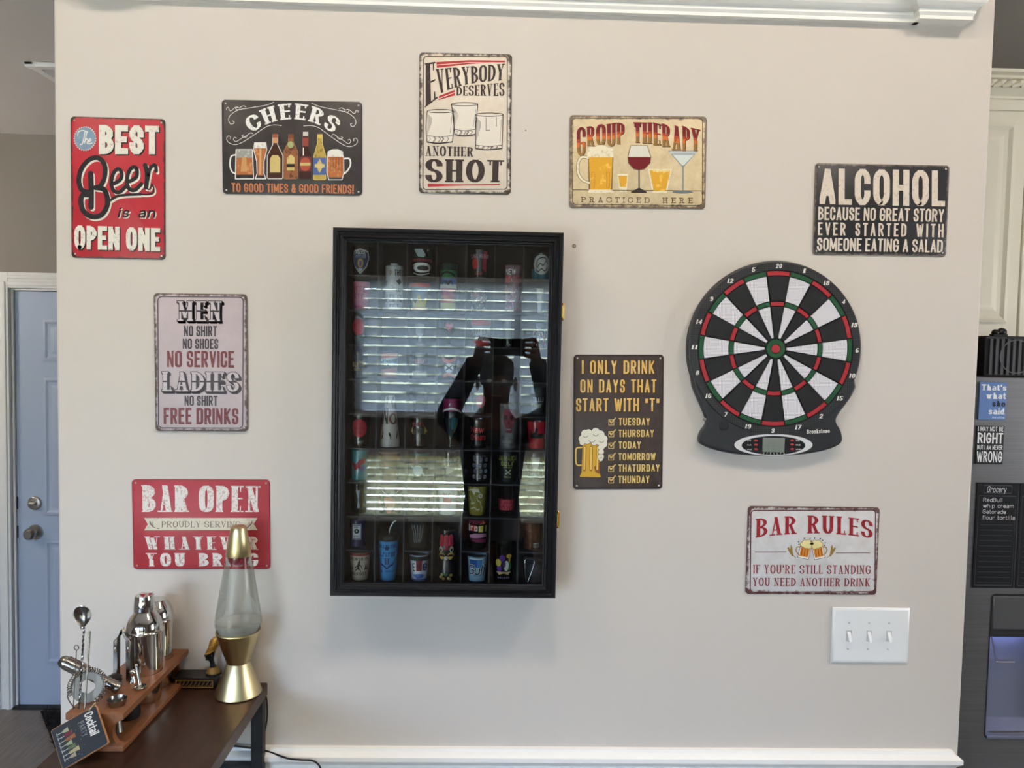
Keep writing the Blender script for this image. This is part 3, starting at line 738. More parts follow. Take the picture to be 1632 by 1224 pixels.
# --- alcohol
sg, A = tin_sign('black tin sign with big white word Alcohol, above the dartboard', .3, .2, .8531, 2.13, .53,
                 [(125, 68), (1510, 95), (1478, 1035), (103, 1017)],
                 sign_mat('alcohol_sign', (38, 38, 41), (112, 100, 92), .15, .1, .0036, (44, 43, 46), .9, blot=.02, blotc=(120, 112, 106)), ALL4)
al = ink((214, 202, 188), .4, (192, 176, 162))
A.text('lettering', 'ALCOHOL', [(165, 122), (1462, 150), (1462, 520), (165, 496)], al, 2, tx=.37, ty=.155, rad=.24, gap=.17, thin=.37)
for t, q, kw in (('BECAUSE NO GREAT STORY', [(158, 522), (1457, 546), (1450, 680), (156, 658)], dict(tx=.33, gap=.14, space=.38)),
                 ('EVER STARTED WITH', [(156, 682), (1450, 700), (1447, 838), (154, 815)], dict(tx=.36, gap=.5, space=.8, words=True)),
                 ('SOMEONE EATING A SALAD', [(147, 842), (1445, 862), (1440, 995), (144, 976)], dict(tx=.33, gap=.14, space=.38))):
    A.text('lettering', t, q, al, 2, ty=.125, rad=.2, thin=.28, **kw)
A.build(sg)

# --- men / ladies
sg, A = tin_sign('grey-lilac tin sign reading Men No Service, Ladies Free Drinks', .2, .3, -.6341, 1.7632, .6,
                 [(85, 66), (838, 68), (850, 1185), (95, 1183)],
                 sign_mat('men_sign', (190, 178, 182), (92, 78, 74), .1, .15, .005, (182, 169, 174), .8, corner=.012, blot=-.03, blotc=(214, 208, 206)), ((1, -1), (1, 1)), stand=.003)
nv = ink((66, 60, 66)); mr = ink((112, 56, 60), .3, (136, 84, 86)); gy = ink((194, 184, 188))
border(A, 'border_line', 116, 90, 812, 1160, 36, 7, ink((50, 46, 62)))
for t, q in (('MEN', [(274, 126), (636, 126), (636, 288), (274, 288)]), ('LADIES', [(148, 698), (778, 698), (778, 858), (148, 858)])):
    kw = dict(tx=.33, ty=.09, rad=.5, serif=.08, gap=.16, sh=.09, thin=.18)
    for k in range(5): A.text('lettering', t, off(q, 4 + 3.2 * k, 4 + 3.2 * k), nv, 1, grow=.05, **kw)
    A.text('lettering', t, q, nv, 2, grow=.045, **kw)
    A.text('lettering', t, q, gy, 3, grow=-.03, bands=[(.0, .46, gy), (.54, 1.0, gy)], **kw)
for t, x0, x1, y0, y1, mt in (('NO SHIRT', 328, 597, 326, 410, nv), ('NO SHOES', 318, 607, 430, 513, nv), ('NO SERVICE', 190, 737, 528, 662, mr),
                              ('NO SHIRT', 332, 602, 893, 975, nv), ('FREE DRINKS', 162, 773, 992, 1126, mr)):
    A.text('lettering', t, [(x0, y0), (x1, y0), (x1, y1), (x0, y1)], mt, 2, key=t + str(y0), tx=.37, ty=.145, rad=.10, gap=.16, space=.38, thin=.28, words=len(t) > 8)
A.build(sg)

# --- days that start with T
sg, A = tin_sign('dark brown tin sign with weekday checklist and a drawn beer mug', .2, .3, .2826, 1.649, 1.05,
                 [(80, 64), (830, 64), (828, 1187), (75, 1183)],
                 sign_mat('days_sign', (62, 52, 50), (40, 32, 32), .1, .15, .004, (74, 62, 58), .4, blot=-.02, blotc=(88, 78, 72)), ALL4)
gl = ink((214, 172, 92), .6, (226, 196, 128), scale=45); g2 = ink((214, 186, 112), .4, (196, 158, 92))
for t, x0, x1, y0, y1, gp in (('I ONLY DRINK', 147, 752, 112, 222, .3), ('ON DAYS THAT', 133, 768, 268, 378, .3), ('START WITH <T>', 98, 797, 423, 533, .26)):
    q = [(x0, y0), (x1, y0), (x1, y1), (x0, y1)]
    A.text('lettering', t, off(q, 3, 4), ink((36, 28, 28)), 1, tx=.34, ty=.125, rad=.14, gap=gp, space=.55, thin=.28)
    A.text('lettering', t, q, gl, 2, tx=.34, ty=.125, rad=.14, gap=gp, space=.55, thin=.28)
for t, x1, y0 in (('TUESDAY', 718, 588), ('THURSDAY', 752, 686), ('TODAY', 643, 783), ('TOMORROW', 768, 881), ('THATURDAY', 803, 977), ('THUNDAY', 718, 1073)):
    A.text('lettering', t, [(455, y0), (x1, y0), (x1, y0 + 61), (455, y0 + 61)], g2, 2, tx=.33, ty=.14, rad=.16, gap=.26, thin=.28)
    yb = y0 + 58
    outline('check_box', [(372, y0 + 14), (414, y0 + 14), (414, yb), (372, yb)], 5, g2, 1)
    A.stroke('check_box', [(380, y0 + 24), (392, y0 + 42), (428, y0)], 9, g2, 2, smooth=False)
fm, fo, yl, ly, rb_ = ink((226, 222, 204)), ink((74, 60, 52)), ink((206, 160, 52)), ink((226, 190, 92)), ink((140, 84, 46))
A.poly('printed_mug', [(150, 790), (308, 790), (302, 1040), (314, 1090), (120, 1086), (138, 1040)], fo, 1)
A.poly('printed_mug', [(155, 790), (302, 790), (296, 1040), (306, 1082), (128, 1078), (146, 1040)], yl, 2)
for k in range(3):
    A.stroke('printed_mug', [(172 + 54 * k, 830), (170 + 54 * k, 1018)], 26, rb_, 3, smooth=False); A.stroke('printed_mug', [(172 + 54 * k, 832), (168 + 54 * k, 1014)], 16, ly, 4, smooth=False)
A.poly('printed_mug', [(280, 960), (298, 960), (296, 1056), (262, 1040), (250, 1000)], rb_, 3)
A.stroke('printed_mug', [(146, 832), (104, 838), (96, 880), (98, 950), (110, 978), (140, 980)], 12, ly, 2)
for k, (x, y, r) in enumerate(((150, 760, 30), (176, 720, 36), (204, 706, 26), (262, 706, 36), (300, 726, 36), (330, 762, 32), (230, 750, 44), (190, 770, 34), (290, 770, 40), (325, 800, 36), (310, 830, 26), (308, 870, 24), (306, 910, 26), (306, 932, 16), (150, 790, 22), (250, 790, 24))):
    A.ell('printed_mug', x, y, r + 4, r + 4, fo, 4, n=18); A.ell('printed_mug', x, y, r, r, fm, 5, n=18)
for x, y, r in ((176, 726, 22), (262, 712, 24), (230, 760, 30), (310, 770, 22), (308, 880, 14), (306, 912, 10)):
    A.stroke('printed_mug', [(x + r * math.cos(R_(a)), y + r * math.sin(R_(a))) for a in (20, 60, 100, 150)], 4, fo, 6)
A.build(sg)

# --- bar rules
sg, A = tin_sign("white rusty-edged tin sign reading Bar Rules, above the light switch", .3, .2, .7303, 1.3661, .19,
                 [(135, 72), (1510, 92), (1480, 995), (115, 980)],
                 sign_mat('rules_sign', (206, 205, 206), (88, 58, 56), .15, .1, .0058, (192, 188, 186), .9, corner=.013))
cr = ink((150, 38, 46), .25, (166, 72, 76)); cr2 = ink((136, 52, 58)); ln2 = ink((92, 44, 46))
border(A, 'border_line', 160, 112, 1470, 968, 44, 11, ln2)
def rulesw(u, v):
    s = 2 * u - 1; return (215 + 1220 * u, (172 + (34 if s < 0 else 60) * s * s) * v + (357 + (44 if s < 0 else 56) * s * s) * (1 - v))
A.text('lettering', 'BAR RULES', None, cr, 2, tx=.29, ty=.065, rad=9, serif=.08, gap=.16, thin=.10, words=True, warp=(rulesw, 1220, 185), space=.5)
A.text('lettering', "IF YOU'RE STILL STANDING", [(195, 680), (1418, 690), (1418, 780), (195, 770)], cr2, 2, tx=.24, ty=.06, rad=9, serif=.08, gap=.2, space=.4, thin=.10)
A.text('lettering', 'YOU NEED ANOTHER DRINK', [(190, 814), (1415, 824), (1412, 908), (190, 900)], cr2, 2, tx=.24, ty=.06, rad=9, serif=.08, gap=.2, space=.4, thin=.10)
A.rect('border_line#2', 210, 546, 540, 553, ln2, 1); A.rect('border_line#3', 1055, 556, 1410, 563, ln2, 1)
am = ink((206, 132, 48)); amd = ink((150, 76, 32)); fy = ink((228, 214, 152)); ol = ink((62, 48, 44)); wt_ = ink((226, 222, 216)); bw = ink((150, 120, 60))
for s, part in ((1, 'printed_mug#1'), (-1, 'printed_mug#2')):
    f = (lambda x, y: (x, y)) if s == 1 else (lambda x, y: (1600 - x, y + 3))
    A.poly(part, [f(*p) for p in ((684, 490), (796, 506), (766, 628), (656, 604))], wt_, 1); outline(part, [f(*p) for p in ((684, 490), (796, 506), (766, 628), (656, 604))], 4, ol, 1)
    A.poly(part, [f(*p) for p in ((692, 494), (788, 508), (760, 606), (674, 590))], am, 2)
    for k in range(3): A.stroke(part, [f(704 + 28 * k, 512 + 4 * k), f(694 + 28 * k, 580 + 4 * k)], 9, amd, 3, smooth=False)
    A.stroke(part, [f(684, 496), f(648, 500), f(640, 540), f(668, 576)], 10, bw, 1)
    for x, y, r in ((706, 470, 24), (730, 448, 26), (766, 444, 24), (796, 470, 26), (806, 492, 20), (740, 482, 30), (770, 488, 28)):
        A.ell(part, *f(x, y), r + 3, r * .9 + 3, ol, 4, n=14); A.ell(part, *f(x, y), r, r * .9, fy, 5, n=14)
    A.poly('wheat_ear#%d' % s, [f(*p) for p in ((546, 506), (562, 500), (578, 518), (584, 472), (598, 500), (606, 560), (616, 596), (598, 592), (570, 556))], bw, 1); A.stroke('wheat_ear#%d' % s, [f(606, 580), f(640, 612)], 4, bw, 1, smooth=False)
for x, y in ((724, 408), (784, 410), (832, 406), (890, 412), (664, 444), (668, 470), (942, 456), (936, 482), (796, 436), (912, 430)): A.ell('printed_mug#1', x, y, 7, 7, ol, 2, n=8)
A.build(sg)

# --- bar open
sg, A = tin_sign('red tin sign reading Bar Open proudly serving whatever you bring, behind the lava lamp', .3, .2, -.634, 1.4066, .73,
                 [(98, 60), (1543, 58), (1547, 988), (115, 992)],
                 sign_mat('open_sign', (168, 48, 58), (120, 34, 42), .15, .1, .0012, (158, 42, 52), .3), ((-1, 1), (1, 1), (-1, -1), (1, -1)))
ow = ink((226, 220, 214), .8, (198, 168, 162), scale=190); ob = ink((218, 210, 190), .4, (198, 186, 164)); od = ink((92, 66, 60))
A.text('lettering', 'BAR OPEN', [(200, 118), (1450, 125), (1443, 395), (205, 398)], ow, 2, tx=.42, ty=.05, rad=.40, serif=.05, gap=.12, thin=.14, sh=.05, space=.42, words=True)
A.poly('banner', [(228, 460), (1415, 456), (1376, 520), (1415, 582), (230, 588), (266, 525)], ob, 1)
A.text('lettering', 'PROUDLY SERVING', [(410, 494), (1236, 492), (1236, 553), (410, 556)], od, 2, tx=.15, ty=.06, rad=9, serif=.07, gap=.2, space=.4, thin=.08)
for s in (1, -1):
    f = (lambda x, y: (x, y)) if s == 1 else (lambda x, y: (1645 - x, y - 4))
    for pts in ([(290, 495), (320, 550), (385, 572)], [(285, 500), (300, 530), (325, 545)], [(318, 505), (318, 530), (325, 548)]): A.stroke('banner', [f(*p) for p in pts], 6, od, 2)
for t, q in (('WHATEVER', [(228, 652), (1425, 650), (1425, 784), (240, 786)]), ('YOU BRING', [(245, 824), (1420, 822), (1420, 956), (250, 960)])):
    A.text('lettering', t, q, ow, 2, tx=.40, ty=.055, rad=9, serif=.06, gap=.30, thin=.07, space=.6)
A.build(sg)

# ------------------------------------------------------------------ setting
m_wall = M('wall_paint', (205, 197, 189), 0.5, spec=0.35, bump=0.25, bscale=350)
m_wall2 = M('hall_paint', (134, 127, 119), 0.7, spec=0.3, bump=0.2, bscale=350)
m_ceil = M('ceiling_paint', (216, 210, 204), 0.85, spec=0.2, bump=0.4, bscale=120)
m_trim = M('white_trim', (243, 242, 238), 0.35, spec=0.5)
m_floor = M('grey_plank_floor', (128, 120, 112), 0.4, c2=(96, 90, 84), scale=6, stretch=(14, 1, 1), bump=.1)
m_main = M('living_floor', (112, 106, 100), 0.5, c2=(84, 79, 74), scale=5, stretch=(14, 1, 1))
m_out = M('lawn_green', (166, 164, 130), 0.9, c2=(34, 42, 28), scale=2.2, thr=(.42, .58))
def struct(name, mb, mat, **k):
    o = mb.build(name, mat, smooth=k.pop('smooth', 0), **k); tag(o, kind='structure'); return o
WX0, WX1 = -.947, 1.09
struct('wall_centre', MB().box(WX0, WX1, 0, .12, 0, 3.4), m_wall, bevel=.006, seg=3)
struct('floor', MB().box(-4.2, 4.2, -4.5, 2.2, -.12, 0), m_main)
struct('floor_hall', MB().box(-4.1, -.86, .02, 1.99, 0.0, .004), m_floor)
struct('ceiling', MB().box(-4.2, 4.2, -4.5, 2.2, 3.4, 3.5), m_ceil)
struct('ceiling_hall', MB().box(-4.1, -.86, .0, 2.0, 2.77, 2.87), m_ceil)
struct('wall_header', MB().box(-4.1, WX0, .0, .12, 2.87, 3.4), m_wall2)
struct('wall_left', MB().box(-4.2, -4.1, -4.5, 2.1, 0, 3.4), m_wall2)
struct('wall_right', MB().box(4.1, 4.2, -4.5, 2.1, 0, 3.4), m_wall2)
struct('wall_hall_side', MB().box(-.86, -.80, .12, 2.0, 0, 3.4), m_wall2)
# hall end wall with the doorway cut out
DX0, DX1, DH = -2.30, -1.36, 2.045
w = MB().box(-4.1, DX0, 2.0, 2.1, 0, 3.4).box(DX1, -.80, 2.0, 2.1, 0, 3.4).box(DX0, DX1, 2.0, 2.1, DH, 3.4)
struct('wall_hall_end', w, m_wall2)
struct('wall_kitchen', MB().box(-.80, 4.1, 1.12, 1.2, 0, 3.4), m_wall2)
struct('wall_kitchen_end', MB().box(-.80, -.74, .12, 1.12, 0, 3.4), m_wall2)
# wall behind the camera: openings for the assumed glass door and the two stacked blind windows
GX0, GX1 = -3.35, -1.35
W1 = (-1.06, 1.45, 1.25, 2.34); W2 = (-1.02, 1.45, .44, 1.0)
yb0, yb1 = -4.5, -4.4
w = MB().box(-4.1, GX0, yb0, yb1, 0, 3.4).box(GX0, GX1, yb0, yb1, 2.16, 3.4).box(GX0, GX1, yb0, yb1, 0, .08).box(GX1, W1[0], yb0, yb1, 0, 3.4)
w.box(W1[0], W1[1], yb0, yb1, W1[3], 3.4).box(W1[0], W1[1], yb0, yb1, W2[3], W1[2]).box(W1[0], W1[1], yb0, yb1, 0, W2[2]).box(W1[0], W2[0], yb0, yb1, W2[2], W2[3]).box(W1[1], 4.1, yb0, yb1, 0, 3.4)
struct('wall_front', w, m_wall2)
struct('lawn', MB().add([(-14, -4.7, -.35), (14, -4.7, -.35), (16, -9, -.2), (-16, -9, -.2), (-20, -16, 1.2), (20, -16, 5.6)], [(0, 1, 2, 3), (3, 2, 5, 4)]), m_out)
struct('bounce_slab', MB().box(-6, .2, -10.5, -4.52, -.34, -.10), M('bounce_slab_pale', (186, 178, 166), .8))  # unseen pale slab added to bounce sunlight in through the assumed glass door
struct('sun_shade_slab', MB().box(-4.2, 4.2, -6.3, -4.5, 3.3, 3.42), m_trim)  # unseen slab added to keep direct sun off the upper blind
m_pane = glassy('window_glass', (250, 252, 252))
m_pvc = M('window_vinyl', (232, 232, 232), .4)
for i, (x0, x1, z0, z1) in enumerate(((GX0, GX1, .08, 2.16), W1, W2)):  # first frame is the glass door, assumed for daylight from the left
    fr = MB().ring(x0, x1, z0, z1, [(0, -4.38), (.05, -4.38), (.05, -4.47), (0, -4.47)])
    if i == 0: fr.box(-2.38, -2.32, -4.46, -4.40, z0, z1)
    if i == 1: fr.box(.17, .22, -4.46, -4.40, z0, z1)
    wo = struct('window_%d' % (i + 1), fr, m_pvc)
    MB().box(x0 + .05, x1 - .05, -4.445, -4.441, z0 + .05, z1 - .05).build('pane', m_pane, wo, local=True, smooth=0)
struct('window_4', MB().box(4.085, 4.1, -2.0, -1.95, 1.0, 2.4).box(4.085, 4.1, -.65, -.60, 1.0, 2.4).box(4.085, 4.1, -2.0, -.6, 1.0, 1.05).box(4.085, 4.1, -2.0, -.6, 2.35, 2.4), m_pvc)  # frame added round the kitchen fill light, no known window there
# slatted blinds on the two windows the cabinet glass mirrors
m_slat = M('blind_slat', (214, 218, 224), .45)
nt_ = m_slat.node_tree; tl_ = nt_.nodes.new('ShaderNodeBsdfTranslucent'); tl_.inputs[0].default_value = (.78, .80, .80, 1)
ms_ = nt_.nodes.new('ShaderNodeMixShader'); ms_.inputs[0].default_value = .6
nt_.links.new(nt_.nodes['Principled BSDF'].outputs[0], ms_.inputs[1]); nt_.links.new(tl_.outputs[0], ms_.inputs[2]); nt_.links.new(ms_.outputs[0], nt_.nodes['Material Output'].inputs[0])
m_slat2 = m_slat.copy(); m_slat2.name = 'blind_slat_sun_tint'  # slat copy with the yellow of the sunlight put into its colour
for n_ in m_slat2.node_tree.nodes:
    if n_.type == 'BSDF_TRANSLUCENT': n_.inputs[0].default_value = (.84, .78, .50, 1)
    if n_.type == 'BSDF_PRINCIPLED': n_.inputs['Base Color'].default_value = (*lin((222, 212, 176)), 1)
def blind(label, x0, x1, z0, z1, pitch, tilt, m_slat=m_slat):
    t = thing('window_blind', label, 'blind', ((x0 + x1) / 2, -4.34, z0))
    mb = MB(); n = int((z1 - z0 - .05) / pitch)
    for k in range(n):
        z = z1 - .045 - pitch * (k + .3); a = R_(tilt); hw = .0125 * pitch / .021
        for s0, s1 in ((-1, -.5), (-.5, 0), (0, .5), (.5, 1)):
            def pt(s, x): c_ = .2 * hw * (1 - s * s); return (x, -4.34 + s * hw * math.cos(a) - c_ * math.sin(a), z + s * hw * math.sin(a) + c_ * math.cos(a))
            mb.add([pt(s0, x0), pt(s0, x1), pt(s1, x1), pt(s1, x0)], [(0, 1, 2, 3)])
    mb.build('slats', m_slat, t, smooth=60)
    MB().box(x0, x1, -4.36, -4.32, z1 - .04, z1).build('head_rail', m_pvc, t, smooth=0)
    MB().box(x0, x1, -4.352, -4.328, z0, z0 + .018).build('bottom_rail', m_pvc, t, smooth=0)
    for k in range(5):
        x = x0 + (x1 - x0) * (.08 + .21 * k)
        MB().tube([(x, -4.325, z0 + .01), (x, -4.325, z1 - .02)], .0018, 6).build('ladder_cord', m_pvc, t, smooth=60)
blind('upper white slatted blind over the window, mirrored in the cabinet glass', W1[0], W1[1], W1[2], W1[3], .072, 45)
blind('lower sunlit slatted blind, mirrored below the dark bar in the cabinet glass', W2[0], W2[1], W2[2], W2[3], .054, 48, m_slat2)

# --- moulding shelf at the top of the wall
def mitre(mb, x0, x1, prof, left=True, right=True, y0=0.0):
    """prof: (projection, z); side faces return to the wall when flagged"""
    vs = []; fs = []
    for d, z in prof:
        a = x0 - (d if left else 0); b = x1 + (d if right else 0)
        vs += [(a, y0, z), (a, y0 - d, z), (b, y0 - d, z), (b, y0, z)]
    for i in range(len(prof) - 1):
        for k in range(3): fs.append((i * 4 + k, i * 4 + k + 1, i * 4 + 5 + k, i * 4 + 4 + k))
    fs.append((0, 1, 2, 3)); n = len(prof) - 1; fs.append((n * 4 + 3, n * 4 + 2, n * 4 + 1, n * 4))
    mb.add(vs, fs)
def crown(p0, z=0):
    return [(p0, 2.533 + z), (p0, 2.540 + z), (p0 + .004, 2.546 + z), (p0 + .004, 2.553 + z), (p0 + .012, 2.556 + z), (p0 + .018, 2.562 + z), (p0 + .022, 2.570 + z), (p0 + .030, 2.578 + z), (p0 + .042, 2.584 + z), (p0 + .042, 2.592 + z)]
mb = MB(); mitre(mb, -.775, .90, crown(.014)); mb.box(-.775, .90, -.022, 0, 2.592, 2.76)
struct('trim_1', mb, m_trim)
mb = MB(); mitre(mb, .936, .985, crown(.034)); mb.box(.902, 1.010, -.04, 0, 2.592, 2.76)
struct('trim_2', mb, m_trim)
mb = MB(); mitre(mb, -.847, -.81, crown(.034)); mb.box(-.872, -.777, -.04, 0, 2.592, 2.76)
struct('trim_3', mb, m_trim)
# --- chair rail low on the wall
mb = MB(); mitre(mb, -.925, 1.066, [(.002, .846), (.010, .850), (.012, .862), (.010, .868), (.016, .876), (.022, .882), (.022, .892), (.016, .897), (.010, .900), (.008, .906), (.002, .908)])
struct('trim_4', mb, m_trim, smooth=30)
struct('rail_shade_sheet', MB().box(WX0, WX1, -.006, 0, 0, .846), M('below_rail_shade', (150, 128, 116), .6))  # brown sheet paints in the shade on the wall below the rail

# ------------------------------------------------------------------ hall: front door, casing, baseboard, register, mat
m_door = M('door_blue', (150, 163, 184), .42, spec=.4)
m_nick = M('satin_nickel', (176, 172, 166), .28, 1.0)
dn = MB().box(DX0 + .012, DX1 - .012, 2.012, 2.055, .006, DH - .012)
door = struct('door_1', dn, m_door, bevel=.002)
def raised(parent, x0, x1, z0, z1, y, mat, name='door_panel', d=.006):
    mb = MB().ring(x0, x1, z0, z1, [(0, y), (.0, y - d), (.012, y - d * 1.4), (.022, y - d * .5), (.034, y - d * .3), (.055, y - d * 1.2), (.056, y - d * 1.2)])
    mb.add([(x0 + .056, y - d * 1.2, z0 + .056), (x1 - .056, y - d * 1.2, z0 + .056), (x1 - .056, y - d * 1.2, z1 - .056), (x0 + .056, y - d * 1.2, z1 - .056)], [(0, 1, 2, 3)])
    mb.build(name, mat, parent, smooth=20)
for x0, x1 in ((-2.155, -1.88), (-1.80, -1.51)):
    for z0, z1 in ((.22, .83), (.955, 1.62), (1.70, 1.90)): raised(door, x0, x1, z0, z1, 2.012, m_door)
kx = float(P(54, 852, 2.0)[0]); kz = .868
rotx = Matrix.Rotation(PI / 2, 4, 'X')
mb = MB(); mb.lathe([(.0001, .062), (.018, .062), (.027, .054), (.029, .044), (.022, .032), (.012, .024), (.012, .008), (.036, .008), (.038, 0)], (kx, 2.012, kz), 28, mat4=rotx)
mb.build('door_knob', m_nick, door)
mb = MB(); mb.lathe([(.0001, .012), (.020, .012), (.030, .010), (.034, .004), (.034, 0)], (kx, 2.012, 1.010), 28, mat4=rotx)
mb.box(kx - .016, kx + .016, 1.975, 2.0, 1.004, 1.016); mb.build('deadbolt', m_nick, door, bevel=.002)
for z in (1.010, .868):
    MB().box(DX0 + .0115, DX0 + .016, 2.008, 2.05, z - .03, z + .03).build('latch_plate', M('dark_gap', (24, 24, 24), .6), door, smooth=0)
mb = MB().box(DX0 - .10, DX0, 1.978, 2.0, 0, DH + .075).box(DX0 - .075, DX0 - .055, 1.970, 1.98, 0, DH + .06).box(DX0 - .03, DX0 - .012, 1.972, 1.98, 0, DH + .03)
mb.box(DX0, DX1 + .1, 1.978, 2.0, DH, DH + .075).box(DX0 - .0, DX1 + .1, 1.970, 1.98, DH + .045, DH + .06).box(DX0 - .0, DX1, 1.972, 1.98, DH + .012, DH + .03).box(DX1, DX1 + .1, 1.978, 2.0, 0, DH)
mb.box(DX0 - .001, DX0 + .010, 2.0, 2.1, 0, DH).box(DX1 - .010, DX1 + .001, 2.0, 2.1, 0, DH).box(DX0, DX1, 2.0, 2.1, DH - .01, DH)
m_htrim = M('hall_trim', (204, 204, 202), .45)
struct('trim_6', mb, m_htrim, bevel=.003)
struct('wall_outside', MB().box(-2.6, -1.1, 2.16, 2.2, 0, 2.4), m_wall2)
struct('baseboard_hall', MB().box(-4.1, DX0 - .10, 1.984, 2.0, 0, .10).box(-4.1, DX0 - .10, 1.988, 2.0, .10, .115), m_htrim, bevel=.003)
struct('trim_7', MB().box(DX0, DX1, 1.97, 2.06, .0, .012), M('threshold_black', (22, 22, 22), .5))
# shaggy mat
mb = MB(); mx0, mx1, my0, my1 = -2.16, -1.45, 1.45, 1.95
ml = lambda y: -2.155 + (1.955 - y) * .78   # the mat lies a little askew
mb.prism([(ml(1.5), 1.5), (mx1, 1.5), (mx1, my1), (ml(my1), my1)], .0045, .012, 'z')
for k in range(2600):
    y = rng.uniform(1.5, my1); x = rng.uniform(ml(y), mx1); a = rng.uniform(0, 2 * PI); l = rng.uniform(.02, .045); h = rng.uniform(.012, .035)
    dx, dy = math.cos(a) * l, math.sin(a) * l; ex, ey = -math.sin(a) * .003, math.cos(a) * .003
    mb.add([(x - ex, y - ey, .011), (x + ex, y + ey, .011), (x + dx, y + dy, .011 + h)], [(0, 1, 2)])
tag(mb.build('door_mat', M('black_pile', (16, 15, 16), .9), smooth=0), 'shaggy black mat on the floor in front of the blue door', 'mat')
# ceiling register
rg = thing('ceiling_register', 'white louvred air register on the hall ceiling at the left', 'vent', (-1.49, 1.19, 2.77))
x0, x1, y0, y1 = -1.645, -1.335, 1.045, 1.335
mb = MB().box(x0, x1, y0, y0 + .03, 2.752, 2.769).box(x0, x1, y1 - .03, y1, 2.758, 2.769).box(x0, x0 + .03, y0, y1, 2.758, 2.769).box(x1 - .03, x1, y0, y1, 2.758, 2.769)
mb.build('frame', m_trim, rg, bevel=.002)
mb = MB()
for k in range(11):
    y = y0 + .04 + k * .021; mb.add([(x0 + .03, y, 2.769), (x1 - .03, y, 2.769), (x1 - .03, y + .016, 2.757), (x0 + .03, y + .016, 2.757)], [(0, 1, 2, 3)])
mb.build('louvres', M('louvre_grey', (186, 182, 176), .5), rg, smooth=0)

# ------------------------------------------------------------------ kitchen strip on the right
FY = .35
m_steel = M('fridge_steel', (134, 134, 136), .36, .7, c2=(118, 118, 120), scale=4, stretch=(1, 1, 60))
m_steel_d = M('fridge_dark', (70, 71, 74), .36, .6)
fz = 1.755
fr = thing('refrigerator', 'stainless steel refrigerator with a water dispenser beside the wall', 'refrigerator', (1.62, .7, 0))
MB().box(1.19, 2.09, FY + .07, 1.11, .02, fz - .02).build('body', m_steel_d, fr, bevel=.006)
dz0, dz1 = .752, 1.155; dx0, dx1 = 1.392, 1.60; rz1 = 1.035
mb = MB().box(1.19, dx0, FY, FY + .065, .06, fz).box(dx1, 1.635, FY, FY + .065, .06, fz).box(dx0, dx1, FY, FY + .065, dz1, fz).box(dx0, dx1, FY, FY + .065, .06, dz0).box(dx0, dx1, FY + .058, FY + .065, dz0, dz1)
dl = mb.build('door', m_steel, fr, smooth=0)
MB().box(1.645, 2.09, FY, FY + .065, .06, fz).build('door', m_steel, fr, bevel=.006)
MB().box(dx0 + .002, dx1 - .002, FY - .003, FY + .02, rz1 + .022, dz1 - .002).build('control_panel', M('panel_grey', (92, 92, 93), .4, .4), dl, bevel=.004)
MB().box(dx0 + .002, dx1 - .002, FY + .004, FY + .02, rz1, rz1 + .022).build('panel_lip', M('lip_dark', (44, 45, 48), .4), dl, smooth=0)
m_rec = M('dispenser_blue_grey', (124, 128, 146), .2, .3)
mb = MB().add([(dx0 + .001, FY + .002, dz0), (dx0 + .03, FY + .056, dz0 + .03), (dx1 - .03, FY + .056, dz0 + .03), (dx1 - .001, FY + .002, dz0), (dx0 + .001, FY + .002, rz1), (dx0 + .03, FY + .056, rz1), (dx1 - .03, FY + .056, rz1), (dx1 - .001, FY + .002, rz1)],
              [(0, 1, 5, 4), (1, 2, 6, 5), (2, 3, 7, 6), (0, 3, 2, 1)])
mb.build('dispenser_recess', m_rec, dl, smooth=0)
MB().tube(spline([(dx0 + .022, FY + .03, rz1 - .002), (dx0 + .036, FY + .034, .99), (dx0 + .046, FY + .038, .955), (dx0 + .052, FY + .038, .950), (dx0 + .10, FY + .038, .950)]), .0022, 8).build('paddle_frame', M('bright_chrome', (225, 228, 235), .15, 1.0), dl)
MB().box(dx0 + .004, dx1 - .004, FY - .004, FY + .05, dz0 - .004, dz0 + .006).build('drip_tray', m_rec, dl, bevel=.002)
for k in range(3): MB().box(dx0 + .02, dx1 - .02, FY + .012 + .012 * k, FY + .016 + .012 * k, dz0 + .006, dz0 + .009).build('tray_rib', m_nick, dl, smooth=0)
MB().box(dx0 + .02, dx0 + .14, FY + .026, FY + .05, rz1 + .006, rz1 + .010).build('dispenser_light', M('dispenser_led', (200, 205, 255), .5, emit=(170, 180, 255), estr=15.0), dl, smooth=0)
border_m = M('seam_black', (20, 20, 22), .5)
o = rrect((dx1 - dx0) / 2 + .003, (dz1 - dz0) / 2 + .003, .012, 6, (dx0 + dx1) / 2, (dz0 + dz1) / 2); i_ = rrect((dx1 - dx0) / 2, (dz1 - dz0) / 2, .010, 6, (dx0 + dx1) / 2, (dz0 + dz1) / 2)
mb = MB(); n = len(o)
mb.add([(x, FY - .0008, z) for x, z in o] + [(x, FY - .0008, z) for x, z in i_], [(k, (k + 1) % n, n + (k + 1) % n, n + k) for k in range(n)])
mb.build('dispenser_seam', border_m, dl, smooth=0)
